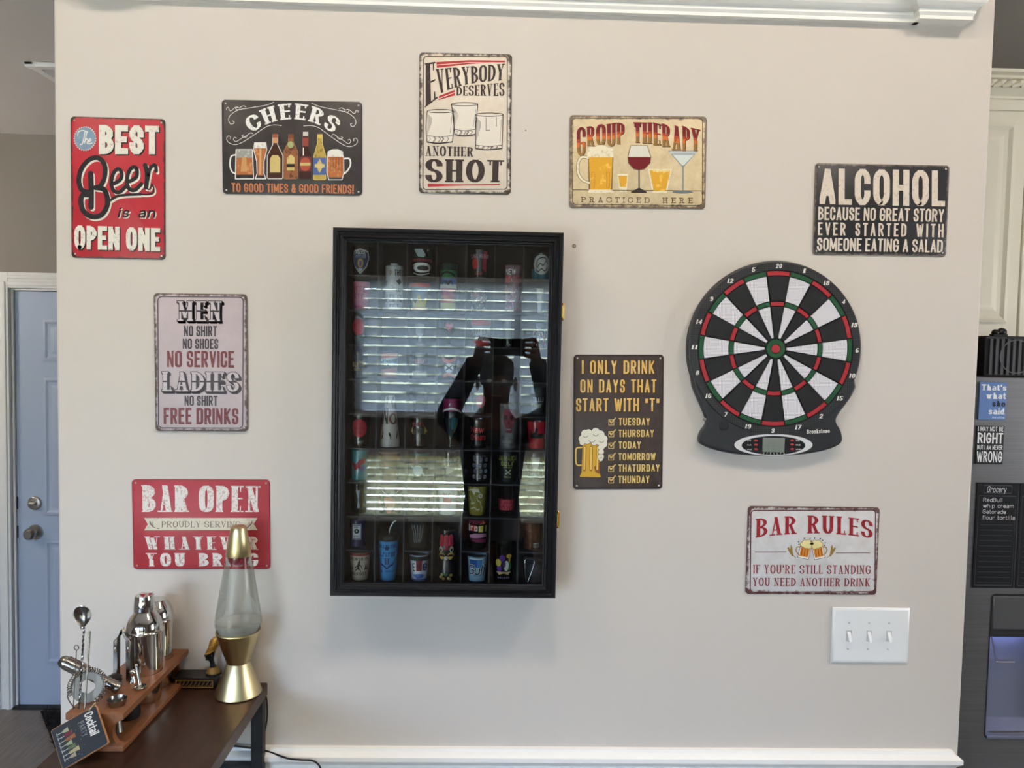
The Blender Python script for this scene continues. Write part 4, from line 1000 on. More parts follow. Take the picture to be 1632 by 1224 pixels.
# magnets on the fridge
def flatthing(name, label, cat, px, y, th, mat, grp=None):
    """px = photo corners TL TR BR BL on the plane y; returns thing and its Art in 0..100 x 0..100 (v up)"""
    y -= .0006
    c = [P(a, b, y) for a, b in px]
    x0 = (c[0][0] + c[3][0]) / 2; x1 = (c[1][0] + c[2][0]) / 2; z1 = (c[0][2] + c[1][2]) / 2; z0 = (c[2][2] + c[3][2]) / 2
    t = thing(name, label, cat, (x0, y, z0), group=grp)
    MB().box(x0, x1, y - th, y, z0, z1).build('panel', mat, t, bevel=min(.0012, th / 3))
    return t, Art(lambda u, v, l: (x0 + (x1 - x0) * u / 100, y - th - .00008 - l, z0 + (z1 - z0) * v / 100)), (x1 - x0) / (z1 - z0)
def qd(x0, x1, y0, y1): return [(x0, y1), (x1, y1), (x1, y0), (x0, y0)]
wl = ink((236, 236, 236)); bl = ink((22, 24, 30))
t, A, asp = flatthing('fridge_magnet', "blue magnet reading That's what she said, on the fridge", 'magnet', [(1561, 608), (1604, 610), (1601, 670), (1557, 668)], FY, .004, M('magnet_blue', (92, 124, 178), .5))
kw = dict(tx=.30, ty=.11, rad=.28, serif=.10, gap=.14, sh=.1)
A.text('lettering', "That's", qd(6, 97, 78, 94), wl, 2, L=2.9, **kw); A.text('lettering', 'what', qd(24, 97, 56, 72), wl, 2, L=2.4, **kw)
A.text('lettering', 'she', qd(48, 96, 36, 51), bl, 2, L=1.7, **kw); A.text('lettering', 'said', qd(36, 95, 15, 31), wl, 2, L=2.1, **kw)
A.text('lettering', 'the office', qd(50, 95, 4, 9), wl, 2, L=4.2, tx=.12, ty=.1, rad=.3, gap=.14); A.build(t, local=False)
t, A, asp = flatthing('fridge_magnet', 'black magnet reading I may not be Right, under the blue magnet', 'magnet', [(1556, 678), (1600, 679), (1597, 740), (1553, 739)], FY, .003, M('magnet_black', (20, 20, 22), .5))
for tx_, y0, y1, w_ in (('I MAY NOT BE', 86, 98, .15), ('RIGHT', 54, 82, .17), ('BUT I AM NEVER', 38, 50, .15), ('WRONG', 5, 34, .17)):
    A.text('lettering', tx_, qd(4, 96, y0, y1), wl, 2, tx=w_ * 1.7, ty=w_ * .8, rad=.4, gap=.15, space=.4, kind='rect', thin=.2)
A.build(t, local=False)
m_chalk = M('chalk_board', (20, 21, 24), .6, spec=.25); gyl = ink((66, 68, 76)); chk = ink((214, 214, 216), .2, (176, 176, 178))
for k, (px, lab) in enumerate((([(1557, 769), (1624, 770), (1613, 937), (1548, 936)], 'black magnetic chalk list board headed Grocery with four written lines'),
                               ([(1626, 770), (1693, 771), (1682, 938), (1617, 937)], 'second black chalk list board cut by the right photo edge'))):
    t, A, asp = flatthing('list_board', lab, 'chalkboard', px, FY, .0025, m_chalk)
    border(A, 'ruled_lines', 5, 2, 95, 88, 2, .8, gyl); border(A, 'ruled_lines', 16, 90, 84, 98, 2, .8, gyl)
    for j in range(13): A.rect('ruled_lines', 12, 5 + 5 * j, 90, 5.4 + 5 * j, gyl)
    if k == 0:
        kw = dict(tx=.12, ty=.12, kind='ell', rad=.3, gap=.2)
        A.text('chalk_writing', 'Grocery', qd(24, 70, 91, 97), chk, 2, L=3.1, slant=.1, **kw)
        for j, (s, x1) in enumerate((('RedBull', 62), ('whip cream', 90), ('Gatorade', 72), ('flour tortilla', 94))):
            A.text('chalk_writing', s, qd(16, x1, 82 - 5.6 * j, 86 - 5.6 * j), chk, 2, L=.42 * len(s), **kw)
    A.build(t, local=False)
# speaker and small things on the fridge
x0, _, zs = P(1571, 535, FY + .02); zb = fz + .0022
sp = thing('speaker', 'black ribbed loudspeaker box lying on top of the fridge', 'speaker', (x0 + .15, FY + .1, zb))
sz1 = zs
MB().box(x0, x0 + .40, FY + .02, FY + .22, zb, sz1).build('case', M('speaker_black', (24, 24, 26), .55), sp, bevel=.004)
mb = MB()
for k in range(24): mb.box(x0 + .010 + .016 * k, x0 + .018 + .016 * k, FY + .014, FY + .021, zb + .006, sz1 - .008)
mb.build('grille', M('grille_bar', (62, 62, 66), .45), sp, smooth=0)
mb = MB().lathe([(.044, 0), (.044, .003), (.047, .003), (.047, 0)], (x0 + .085, FY + .0165, (zb + sz1) / 2), 40, mat4=rotx); mb.build('cone_ring', M('cone_grey', (78, 78, 80), .5), sp)
mb = MB().ball((x0 + .060, FY + .07, sz1 + .010), (.010, .010, .010)).ball((x0 + .078, FY + .07, sz1 + .0115), (.014, .012, .0125)).box(x0 + .05, x0 + .09, FY + .06, FY + .08, sz1, sz1 + .006)
tag(mb.build('earbud_case', M('matte_black', (16, 16, 17), .4)), 'small black double-bulb object standing on the speaker', 'gadget')
xb = float(P(1559, 585, FY + .25)[0])
tag(MB().box(xb - .08, xb + .05, FY + .25, FY + .40, zb, float(P(1565, 571, FY + .25)[2])).build('storage_box', M('teal_black', (34, 42, 42), .5), bevel=.004), 'dark box behind the speaker on the fridge', 'box')
# upper cabinet with rope crown
m_cab = M('cabinet_cream', (234, 226, 206), .42)
CY = .77
def cz(py): return float(P(1600, py, CY)[2])
kc = thing('kitchen_cabinet', 'cream wall cabinet with a raised panel door and rope crown above the fridge', 'cabinet', (1.8, 1.0, cz(560)))
ztop = cz(178)
MB().box(1.2, 2.6, CY, 1.11, cz(552), ztop).build('carcass', m_cab, kc, smooth=0)
xe = float(P(1625, 300, CY)[0])
dd = MB().box(1.25, xe, CY - .02, CY, cz(545), cz(176)).build('door', m_cab, kc, bevel=.003)
raised(dd, 1.30, float(P(1606, 300, CY)[0]), cz(515), cz(200), CY - .02, m_cab, 'raised_panel', .008)
MB().box(xe + .006, 2.55, CY - .02, CY, cz(545), cz(176)).build('door', m_cab, kc, bevel=.003)
mb = MB()
za, zb_, zc, zd = cz(163), cz(150), cz(138), cz(125)
prof = [(0, ztop - .004), (.028, ztop - .004), (.028, za + .0), (.034, za), (.034, za + .008), (.050, zb_ - .004), (.056, zb_), (.056, zc), (.066, zc + .004), (.066, zc + .012), (.084, zd - .010), (.084, zd), (0, zd)]
vs = []; fs = []
for d, z in prof: vs += [(1.2, CY - d, z), (2.6, CY - d, z)]
for k in range(len(prof) - 1): fs.append((2 * k, 2 * k + 1, 2 * k + 3, 2 * k + 2))
mb.add(vs, fs); mb.build('crown', m_cab, kc, smooth=25)
mb = MB()
for k in range(44):
    x = 1.22 + .03 * k; zc_ = (zb_ + zc) / 2; r = (zc - zb_) / 2
    mb.tube([(x - .020, CY - .060, zc_ - r * .75), (x, CY - .066, zc_), (x + .020, CY - .060, zc_ + r * .75)], [.004, .0095, .004], 8)
mb.build('rope_moulding', m_cab, kc)

# ------------------------------------------------------------------ display cabinet with the shot glasses
YF = -.078                                        # front edge of the dividers
m_blk = M('cabinet_black', (18, 18, 21), .4, spec=.25)
m_blkin = M('cabinet_inside', (30, 29, 31), .7); m_div = M('divider_grey', (62, 61, 62), .6)
m_cpane = glassy('cabinet_glass', (246, 248, 248), 1.52, gain=1.9)
m_brass = M('hinge_brass', (214, 170, 84), .25, 1.0)
cx0, cx1, cz0, cz1 = -.303, .1235, 1.301, 2.026
dc = thing('display_cabinet', 'black framed wall cabinet with a glass door full of shot glasses', 'cabinet', (-.095, 0, 1.28))
ox0, ox1, oz0, oz1 = -.3325, .1435, 1.280, 2.050
mb = MB().box(ox0 + .008, ox1 - .008, -.012, -.002, oz0 + .006, oz1 - .006)
mb.box(ox0 + .006, cx0 - .001, YF, -.004, oz0 + .006, oz1 - .006).box(cx1 + .001, ox1 - .006, YF, -.004, oz0 + .006, oz1 - .006)
mb.box(cx0 - .002, cx1 + .002, YF, -.004, oz0 + .006, cz0).box(cx0 - .002, cx1 + .002, YF, -.004, cz1, oz1 - .006)
mb.build('case', m_blkin, dc, smooth=0)
mb = MB().ring(ox0, ox1, oz0, oz1, [(.002, YF - .001), (0, YF - .004), (0, YF - .012), (.003, YF - .015), (.008, YF - .0155), (.010, YF - .0135), (.012, YF - .0135), (.016, YF - .019), (.020, YF - .020), (.0225, YF - .0165), (.025, YF - .0160), (.027, YF - .013), (.0285, YF - .0125), (.0285, YF - .003), (.002, YF - .003)])
df = mb.build('door_frame', m_blk, dc, smooth=30)
MB().box(ox0 + .022, ox1 - .022, YF - .0105, YF - .0085, oz0 + .022, oz1 - .022).build('glass_pane', m_cpane, dc, smooth=0)
ncol = 7; pitch = (cx1 - cx0) / ncol; rowh = (cz1 - cz0) / 10; th = .0028
for k in range(1, ncol):
    x = cx0 + pitch * k; MB().box(x - th / 2, x + th / 2, YF, -.012, cz0, cz1).build('divider', m_div, dc, smooth=0)
def shelf(c0, c1, r):
    z = cz1 - rowh * r; MB().box(cx0 + pitch * c0 + th / 2, cx0 + pitch * c1 - th / 2, YF + .001, -.012, z - th / 2, z + th / 2).build('shelf', m_div, dc, smooth=0)
for c in range(7):
    for r in (range(1, 10) if c % 2 == 0 else (2, 3, 4, 6, 7, 8)): shelf(c, c + 1, r)
for px, py in ((898, 497), (889, 828)):
    z = float(P(px, py, -.08)[2]); hb = MB().tube([(ox1 + .003, YF - .002, z - .014), (ox1 + .003, YF - .002, z + .014)], .0032, 12)
    hb.ball((ox1 + .003, YF - .002, z + .016), .0028, 10, 6).ball((ox1 + .003, YF - .002, z - .016), .0028, 10, 6).box(ox1 - .001, ox1 + .0008, YF - .012, YF + .012, z - .013, z + .013)
    hb.build('hinge', m_brass, dc)

clear = glassy('clear_glass', (236, 240, 240), 1.5, .02)
GY = -.042                                        # line the glasses stand on
def colx(c): return cx0 + pitch * (c - .5)
def rowz(r): return cz1 - rowh * (r + 1) + th / 2  # top of the shelf below row r
def glass(label, c, r, pxc, pxt, pxb, wt, wb, mat, cat='shot glass', name='shot_glass', prof=None, wall=.0016, base=.007, inner=True, group=None):
    """glass in cabinet column c standing on the bottom of row r; widths and heights in photo pixels"""
    k = (GY + 1.6592) / FPX * 1.0016
    h = (pxb - pxt) * k; rt = wt * k / 2; rb = wb * k / 2
    x = float(P(pxc, pxb, GY)[0]); lo = cx0 + pitch * (c - 1) + th / 2 + max(rt, rb) + .0005; hi = cx0 + pitch * c - th / 2 - max(rt, rb) - .0005
    x = min(max(x, lo), hi) if lo < hi else colx(c)
    hmax = rowh * (1 if (c % 2 or r in (2, 3, 6, 7) ) else 2) - th - .002
    h = min(h, hmax)
    outer = prof(rt, rb, h) if prof else [(rb - .001, 0), (rb, .001), (rt, h)]
    mb = MB(); pr = [(.0001, 0)] + outer
    if inner:
        def rad(z):
            for (r0, z0), (r1, z1) in zip(outer[:-1], outer[1:]):
                if z0 <= z <= z1 and z1 > z0: return r0 + (r1 - r0) * (z - z0) / (z1 - z0)
            return outer[-1][0]
        zs = [h, h * .75, h * .5, h * .3, base]
        pr += [(max(rad(z) - wall, .002), z - (.0003 if z == h else 0)) for z in zs] + [(.0001, base)]
    else: pr += [(.0001, h)]
    mb.lathe(pr, seg=36)
    root = mb.build(name, mat, smooth=35)
    root.location = (x, GY, rowz(r) + .0006); tag(root, label, cat, group or 'shot glasses in the cabinet')
    def rad2(z):
        for (r0, z0), (r1, z1) in zip(outer[:-1], outer[1:]):
            if z0 <= z <= z1 and z1 > z0: return r0 + (r1 - r0) * (z - z0) / (z1 - z0)
        return outer[-1][0]
    rm = (rt + rb) / 2
    def to3(u, v, l):                             # u -100..100 across the front, v 0..100 up
        z = v / 100 * h; rr = rad2(z) + .00008 + l; a = u / 100 * 1.45
        return (rr * math.sin(a), -rr * math.cos(a), z)
    return root, Art(to3, 12), (rt, rb, h)
def band(A, z0, z1, mat, layer=1, part='printed_band', u=106, n=18):
    for k in range(n):
        a, b = -u + 2 * u * k / n, -u + 2 * u * (k + 1) / n; A.rect(part, a, z0, b, z1, mat, layer)
def disc(A, cx, cy, rx, ry, mat, layer=1, part='printed_design'):
    for k in range(10):                           # thin strips so the disc follows the curve
        x0 = -1 + .2 * k; x1 = x0 + .2; f = lambda t: math.sqrt(max(0, 1 - t * t))
        A.put(part, [(cx + rx * x0, cy - ry * f(x0)), (cx + rx * x1, cy - ry * f(x1)), (cx + rx * x1, cy + ry * f(x1)), (cx + rx * x0, cy + ry * f(x0))], mat, layer)
def words(A, s, x0, x1, y0, y1, mat, layer=2, part='printed_design', **kw):
    d = dict(tx=.28, ty=.15, rad=.3, gap=.16); d.update(kw)
    A.text(part, s, qd(x0, x1, y0, y1), mat, layer, **d)
def marks(A, n, x0, x1, y0, y1, mat, layer=2, part='printed_design', **kw):
    """lettering too small to read in the photo: a row of small upright pen marks"""
    w = (x1 - x0) / n
    for k in range(n):
        a = x0 + w * k; h = y1 - y0; c = rng.randrange(3)
        A.rect(part, a, y0, a + w * .26, y1, mat, layer)
        if c != 1: A.rect(part, a, y1 - h * .2, a + w * .72, y1, mat, layer)
        if c != 2: A.rect(part, a, y0, a + w * .72, y0 + h * .2, mat, layer)
        if c == 0: A.rect(part, a + w * .48, y0, a + w * .72, y1, mat, layer)
def scatter(A, n, y0, y1, cols, layer=1, s=5, part='printed_design', u=90):
    for k in range(n):
        x, y = rng.uniform(-u, u), rng.uniform(y0, y1); q = rng.uniform(.5, 1.2) * s; A.ell(part, x, y, q, q * .8, rng.choice(cols), layer + k % 3, n=8)
def done(t): t[1].build(t[0], lift=.00008)
I = lambda *c: ink(c)
C_ = lambda nm, *c, **k: M('glass_' + nm, c, k.get('rough', .25), spec=.5, coat=.4)
white, black, red_, gold_, navy = I(228, 226, 222), I(18, 18, 20), I(186, 30, 40), I(200, 160, 70), I(30, 36, 96)

# column 1
g_ = glass('black shot glass with a blue and gold police shield emblem, top left cell', 1, 0, 570, 385, 430, 30, 28, C_('blackshield', 44, 42, 40)); A = g_[1]
sh = [(x * 1.25, y) for x, y in ((-48, 84), (0, 92), (48, 84), (56, 60), (40, 30), (0, 4), (-40, 30), (-56, 60))]
A.poly('printed_shield', sh, I(206, 206, 200), 1); A.poly('printed_shield', [(x * .86, 48 + (y - 48) * .88) for x, y in sh], I(52, 62, 96), 2)
words(A, 'POLICE', -36, 36, 72, 84, white, 3, 'printed_shield'); marks(A, 7, -40, 40, 60, 69, I(170, 180, 210), 3, 'printed_shield'); disc(A, 0, 42, 22, 16, gold_, 3, 'printed_shield'); disc(A, 0, 40, 10, 10, I(90, 70, 160), 4, 'printed_shield'); A.poly('printed_shield', [(-20, 24), (20, 24), (0, 10)], I(190, 196, 206), 3); done(g_)
g_ = glass('pink translucent flared shot glass with darker pink printing, left column', 1, 1, 575, 443, 487, 28, 22, tinted('pink_glass', (226, 130, 158), .8)); A = g_[1]
marks(A, 4, -60, 60, 62, 84, I(160, 60, 96)); marks(A, 3, -50, 50, 38, 58, I(170, 70, 104)); band(A, 8, 16, I(170, 50, 96)); done(g_)
g_ = glass('clear shot glass with a red round print, third from the top in the left column', 1, 2, 570, 500, 544, 24, 22, clear); disc(g_[1], 0, 62, 66, 30, red_); done(g_)
g_ = glass('dark shot glass with gold lettering, fourth cell of the left column', 1, 3, 566, 557, 599, 26, 24, C_('darkgold', 30, 28, 26)); marks(g_[1], 8, -60, 60, 44, 62, gold_); marks(g_[1], 6, -40, 40, 28, 38, gold_); done(g_)
g_ = glass('clear heavy-based shot glass with a red circular badge, sixth cell of the left column', 1, 5, 574, 662, 712, 31, 27, clear, base=.012); A = g_[1]
disc(A, 0, 58, 62, 29, I(160, 32, 42)); disc(A, 0, 58, 54, 25, I(186, 44, 54), 2); marks(A, 8, -46, 46, 54, 62, I(120, 20, 30), 3); marks(A, 4, -24, 24, 40, 48, I(120, 20, 30), 3); done(g_)
g_ = glass('teal ceramic shot glass with red and blue figure print, left column', 1, 6, 571, 720, 767, 29, 25, C_('teal', 74, 150, 158)); A = g_[1]
A.poly('printed_design', [(-60, 62), (-20, 54), (10, 70), (50, 74), (60, 60), (20, 50), (30, 34), (0, 40), (-30, 30), (-40, 46)], I(178, 60, 72), 1); A.poly('printed_design', [(20, 44), (60, 50), (66, 34), (30, 28)], I(66, 92, 168), 2); done(g_)
g_ = glass('plain clear shot glass with white vertical print, left column above the navy one', 1, 7, 568, 776, 822, 27, 23, clear); A = g_[1]
A.poly('printed_design', [(-10, 80), (20, 82), (14, 50), (24, 20), (-2, 20), (4, 50)], I(170, 176, 182), 1); done(g_)
g_ = glass('navy blue shot glass with a square white eye label, left column', 1, 8, 570, 836, 879, 26, 24, C_('navy', 24, 30, 78)); A = g_[1]
A.rect('printed_label', -40, 28, 0, 86, white, 1); A.rect('printed_label', 0, 28, 40, 86, white, 1); border(A, 'printed_label', -38, 30, 38, 84, 2, 3, navy, 2); disc(A, 0, 60, 22, 9, black, 2, 'printed_label'); disc(A, 0, 60, 5, 3, white, 3, 'printed_label')
marks(A, 3, -20, 20, 72, 79, navy, 2, 'printed_label'); marks(A, 7, -28, 28, 36, 44, navy, 2, 'printed_label'); done(g_)
g_ = glass('beige shot glass with red rim and a black walking ape figure, bottom left cell', 1, 9, 569, 885, 930, 34, 26, C_('beige', 200, 180, 156)); A = g_[1]
band(A, 90, 99, I(142, 50, 46)); words(A, 'BELIEVE IN', -70, 70, 74, 84, black); words(A, 'BIGFOOT', -62, 62, 20, 31, black)
for pts, w_ in (([(4, 66), (0, 56), (-4, 46)], 18), ([(2, 60), (-16, 52), (-26, 46)], 6), ([(4, 60), (20, 52), (24, 44)], 6), ([(-4, 46), (-20, 40), (-26, 35)], 7), ([(-2, 46), (10, 40), (16, 34)], 7), ([(6, 68), (7, 70)], 11)): A.stroke('printed_ape', pts, w_ * .8, black, 1)
for x in (-58, 52, 66): A.poly('printed_ape', [(x - 7, 38), (x, 62), (x + 7, 38)], black, 1)
done(g_)

# column 2
def cyl(rt, rb, h): return [(rt - .001, 0), (rt, .001), (rt, h * .93), (rt * .9, h * .95), (rt * .45, h * .955), (rt * .45, h)]
g_ = glass('white can-shaped shot glass covered in black printing, tall cell near the top left', 2, 1, 628, 414, 488, 28, 28, C_('white', 206, 208, 210), prof=cyl, inner=False); A = g_[1]
disc(A, -22, 80, 9, 5, I(196, 130, 60)); disc(A, -22, 80, 4, 2.4, white, 2); words(A, 'THE C', 10, 96, 74, 86, black); marks(A, 3, -90, -50, 52, 62, black); marks(A, 4, -20, 10, 46, 54, black); A.poly('printed_design', [(20, 62), (50, 68), (70, 60), (48, 54)], black, 1); marks(A, 4, 26, 64, 40, 47, black)
for k in range(9): marks(A, 4, -90 + (k % 3) * 62, -46 + (k % 3) * 62, 8 + 10 * (k // 3), 14 + 10 * (k // 3), black)
done(g_)
g_ = glass('shot glass with red and white panels and teal MIAMI lettering, second column', 2, 3, 620, 557, 600, 30, 24, clear); A = g_[1]
for y0, y1, y2, y3, cc in ((72, 92, 96, 84, (206, 110, 100)), (6, 34, 42, 6, (204, 130, 116))): A.poly('printed_design', [(-90, y0), (-90, y1), (90, y2), (90, y3)], I(*cc), 1)
A.poly('printed_design', [(-90, 62), (-90, 72), (90, 84), (90, 76)], white, 1); words(A, 'MIAMI', -84, 84, 46, 72, I(62, 140, 156), 2, slant=.1); done(g_)
def cone(rt, rb, h): return [(rb, 0), (rb, h * .10), (rb * .97, h * .13), (rt, h * .96), (rt * .8, h)]
g_ = glass('white cone-shaped tumbler with NO in brown and black squiggles', 2, 5, 621, 631, 712, 16, 32, C_('cream', 214, 204, 194), prof=cone, inner=False); A = g_[1]
words(A, 'N', -72, -6, 44, 76, I(70, 66, 60), tx=.3, L=.8); words(A, 'O', 0, 80, 44, 66, I(130, 84, 58), rad=9, tx=.26, L=1.0)
for x, y, a in ((-50, 22, 60), (10, 22, -50), (70, 24, 60), (-20, 90, 50), (30, 84, -60), (-40, 68, 70), (50, 94, 30), (-30, 96, 50)):
    A.stroke('printed_squiggle', [(x - 9 * math.cos(R_(a)), y - 5 * math.sin(R_(a))), (x + 3, y + 1), (x + 9 * math.cos(R_(a)), y + 5 * math.sin(R_(a)))], 7, black, 1)
done(g_)
g_ = glass('amber brown shot glass with a pale rim, second column below the cone', 2, 6, 618, 720, 767, 34, 30, tinted('amber_glass', (112, 66, 36), .85)); band(g_[1], 92, 97, I(170, 130, 100)); done(g_)
g_ = glass('dark green shot glass with an orange carrot shape and silver wave, second column', 2, 7, 616, 781, 823, 38, 34, C_('bottlegreen', 32, 38, 26)); A = g_[1]
A.poly('printed_design', [(-34, 62), (-10, 68), (20, 66), (40, 40), (12, 6), (-12, 6)], I(176, 98, 42), 1); A.stroke('printed_design', [(-40, 90), (-20, 80), (0, 76), (18, 86), (34, 80), (56, 88)], 5, I(206, 200, 190), 2); marks(A, 4, -14, 24, 30, 38, I(70, 40, 20), 3); A.poly('printed_design', [(-90, 60), (-60, 80), (-50, 40), (-80, 20)], I(120, 66, 30), 1); done(g_)
def tumb(rt, rb, h): return [(rb - .001, 0), (rb, .001), (rt * .985, h * .86), (rt * .985, h * .861)]
g_ = glass('small sky-blue tumbler with black lid and bent metal straw in the bottom row', 2, 9, 614.6, 866, 930, 33, 26, C_('skyblue', 72, 148, 206), 'tumbler', 'tumbler', inner=False); root, A, (rt, rb, h) = g_
m_st = M('straw_steel', (200, 198, 190), .25, 1.0)
MB().lathe([(rt * .97, h * 1.0), (rt * 1.0, h * 1.005), (rt * 1.0, h * 1.04), (rt * 1.005, h * 1.045), (rt * 1.005, h * 1.10), (rt * .9, h * 1.14), (.0001, h * 1.14)], seg=36).build('lid', M('lid_black', (26, 26, 28), .3, coat=.5), root, local=True)
MB().tube(spline([(.002, -.004, h * 1.12), (.004, -.004, h * 1.28), (.012, -.004, h * 1.45), (.018, -.004, h * 1.48)]), .0018, 10).build('straw', m_st, root, local=True)
ib = I(24, 52, 92)
marks(A, 9, -74, 74, 84, 92, ib); disc(A, 0, 83, 13, 5, ib, 3); marks(A, 7, -66, 66, 62, 73, ib, tx=.34); A.stroke('printed_design', [(-70, 58), (-52, 44), (-20, 38), (0, 32), (20, 38), (52, 44), (70, 58)], 5, ib, 1)
for x in (-16, -4, 8): A.rect('printed_design', x, 42, x + 8, 58, ib, 1)
marks(A, 10, -14, 66, 22, 27, ib); disc(A, -44, 24, 7, 3, ib); done(g_)

# column 3
g_ = glass('shot glass with green and black racing top, red band and white oval', 3, 0, 672, 390, 433, 32, 30, C_('racing', 24, 26, 26)); A = g_[1]
band(A, 70, 99, I(34, 72, 52)); A.poly('printed_design', [(-50, 99), (60, 99), (20, 70), (-20, 72)], I(176, 190, 190), 2); A.poly('printed_design', [(10, 99), (40, 99), (56, 72), (40, 72)], black, 3); band(A, 54, 64, I(168, 60, 66), 2); marks(A, 8, -80, 80, 55, 63, I(90, 20, 26), 3)
disc(A, 12, 32, 74, 17, white, 2); disc(A, 16, 31, 46, 9, I(60, 56, 54), 3); A.stroke('printed_design', [(-70, 40), (-20, 48), (50, 47)], 4, white, 3); A.stroke('printed_design', [(-60, 14), (0, 6), (70, 14)], 4, white, 3); done(g_)
g_ = glass('flared shot glass red at the rim and yellow at the bottom, third column', 3, 1, 667, 445, 489, 33, 23, tinted('flare_glass', (150, 168, 178), .5)); A = g_[1]
band(A, 84, 99, I(200, 56, 40)); band(A, 4, 14, I(186, 80, 70)); A.poly('printed_design', [(-70, 14), (-74, 46), (-30, 26), (0, 62), (24, 34), (66, 50), (60, 14)], I(216, 196, 60), 1); A.stroke('printed_design', [(-60, 74), (0, 68), (60, 74)], 5, I(80, 120, 190), 2); done(g_)
def fig(rt, rb, h): return [(rb, 0), (rb, h * .1), (rb * .35, h * .18), (rb * .35, h * .4), (rt, h * .55), (rt, h)]
g_ = glass('tiny stemmed clear glass with frosted white bowl, third column', 3, 2, 669, 512, 546, 14, 16, tinted('frost', (214, 216, 220), .55), prof=fig); done(g_)
g_ = glass('clear shot glass with a faint red and cream print, third column', 3, 3, 669, 557, 600, 25, 23, clear); marks(g_[1], 5, -60, 60, 60, 74, I(190, 90, 86)); band(g_[1], 6, 30, tinted('creamband', (216, 200, 180), .5), u=90); done(g_)
g_ = glass('plain tall clear shot glass without print in the middle of the third column', 3, 4, 669, 616, 656, 24, 21, clear); done(g_)
g_ = glass('clear shot glass printed HO in yellow under a red arc, third column', 3, 5, 668, 665, 712, 30, 25, clear); A = g_[1]
words(A, 'HO', -40, 40, 46, 64, I(60, 52, 46), tx=.3, rad=9, serif=.06); A.poly('printed_design', [(-80, 54), (-50, 70), (-44, 44)], I(206, 176, 96), 1); A.poly('printed_design', [(80, 54), (50, 70), (44, 44)], I(206, 176, 96), 1); marks(A, 5, -50, 50, 72, 84, I(180, 60, 66)); done(g_)
g_ = glass('clear shot glass with teal dotted rim and pale animal-shaped print, third column', 3, 6, 667, 720, 767, 34, 28, clear); A = g_[1]
band(A, 88, 94, I(60, 120, 106)); marks(A, 12, -70, 70, 64, 76, I(150, 60, 60)); disc(A, 0, 36, 38, 18, I(196, 214, 212)); A.stroke('printed_design', [(-50, 50), (-30, 44), (30, 28), (50, 20)], 7, I(196, 214, 212), 2); done(g_)
g_ = glass('dark green shot glass with leaf print and a pale inscription, third column', 3, 7, 664, 784, 823, 38, 34, tinted('leafglass', (36, 44, 26), .8)); A = g_[1]
marks(A, 9, -60, 60, 64, 72, I(170, 176, 140)); scatter(A, 10, 10, 50, [I(66, 84, 36), I(90, 100, 40)], s=12); done(g_)
g_ = glass('clear embossed shot glass with raised leaf relief, third column second from the bottom', 3, 8, 666, 830, 878, 34, 28, tinted('smoke_glass', (90, 88, 84), .35), base=.012); A = g_[1]
for k in range(5): A.stroke('embossed_leaf', [(-30 + 12 * k, 22), (-24 + 14 * k, 46), (-40 + 20 * k, 76)], 7, I(112, 108, 102), 1)
done(g_)
g_ = glass('white and blue shot glass with bold red and black letters in the bottom row', 3, 9, 668, 888, 930, 32, 25, C_('whiteblue', 196, 204, 214)); A = g_[1]
band(A, 80, 96, I(44, 44, 40)); A.poly('printed_design', [(-60, 34), (-60, 74), (-22, 74), (-22, 34)], white, 1); words(A, 'E', -52, -28, 38, 70, black, L=.8, tx=.36); A.rect('printed_design', -18, 40, 26, 80, I(150, 40, 44), 2); words(A, 'R', -10, 18, 44, 72, I(96, 20, 26), 3, L=.8, tx=.36); words(A, 'G', 30, 72, 40, 70, I(40, 46, 90), 2, L=.9, tx=.36)
A.poly('printed_design', [(-56, 24), (0, 30), (50, 26), (40, 14), (-10, 10)], I(66, 96, 166), 1); band(A, 2, 9, I(90, 120, 186)); done(g_)

# column 4
g_ = glass('tall shot mug striped green, blue, white, red and yellow with a black handle', 4, 1, 714, 414, 491, 28, 23, clear); root, A, (rt, rb, h) = g_
for y0, y1, cc in ((84, 97, (24, 66, 52)), (68, 84, (52, 130, 82)), (56, 68, (58, 112, 186)), (48, 56, (214, 208, 204)), (34, 48, (176, 48, 76)), (18, 34, (200, 90, 60)), (6, 18, (206, 196, 70))): band(A, y0, y1, I(*cc))
for a in (-50, -20, 10, 40): A.stroke('printed_palm', [(0, 56), (a * .6, 62), (a, 56)], 5, black, 3)
A.stroke('printed_palm', [(-84, 60), (-60, 74), (-20, 80), (30, 78), (70, 68)], 4, black, 3)
MB().tube(spline([(rt * .92, -.002, h * .58), (rt + .0045, -.004, h * .50), (rt + .0055, -.004, h * .36), (rt * .9, -.004, h * .16)]), .0022, 8).build('handle', M('handle_black', (20, 20, 22), .4), root, local=True); done(g_)
def hst(rt, rb, h): return [(rb, 0), (rb, h * .08), (rb * .25, h * .14), (rb * .25, h * .45), (rt, h * .62), (rt, h)]
g_ = glass('small stemmed glass with a red heart, fourth column', 4, 2, 716, 508, 545, 16, 12, clear, prof=hst); A = g_[1]
A.poly('printed_heart', [(0, 60), (-60, 84), (-56, 97), (-24, 98), (0, 90), (24, 98), (56, 97), (60, 84)], red_, 1); done(g_)
g_ = glass('clear shot glass with red flags and a black X on white, fourth column', 4, 3, 716, 561, 602, 26, 22, clear); A = g_[1]
A.poly('printed_design', [(-80, 74), (-10, 62), (80, 78), (70, 90), (0, 78), (-70, 90)], I(206, 110, 106), 1); A.poly('printed_design', [(-80, 18), (-10, 30), (80, 16), (70, 6), (0, 16), (-70, 6)], I(206, 110, 106), 1); disc(A, 0, 46, 44, 18, white, 2); A.stroke('printed_design', [(-30, 38), (30, 56)], 5, black, 4, smooth=False); A.stroke('printed_design', [(-30, 56), (30, 38)], 5, black, 5, smooth=False); done(g_)
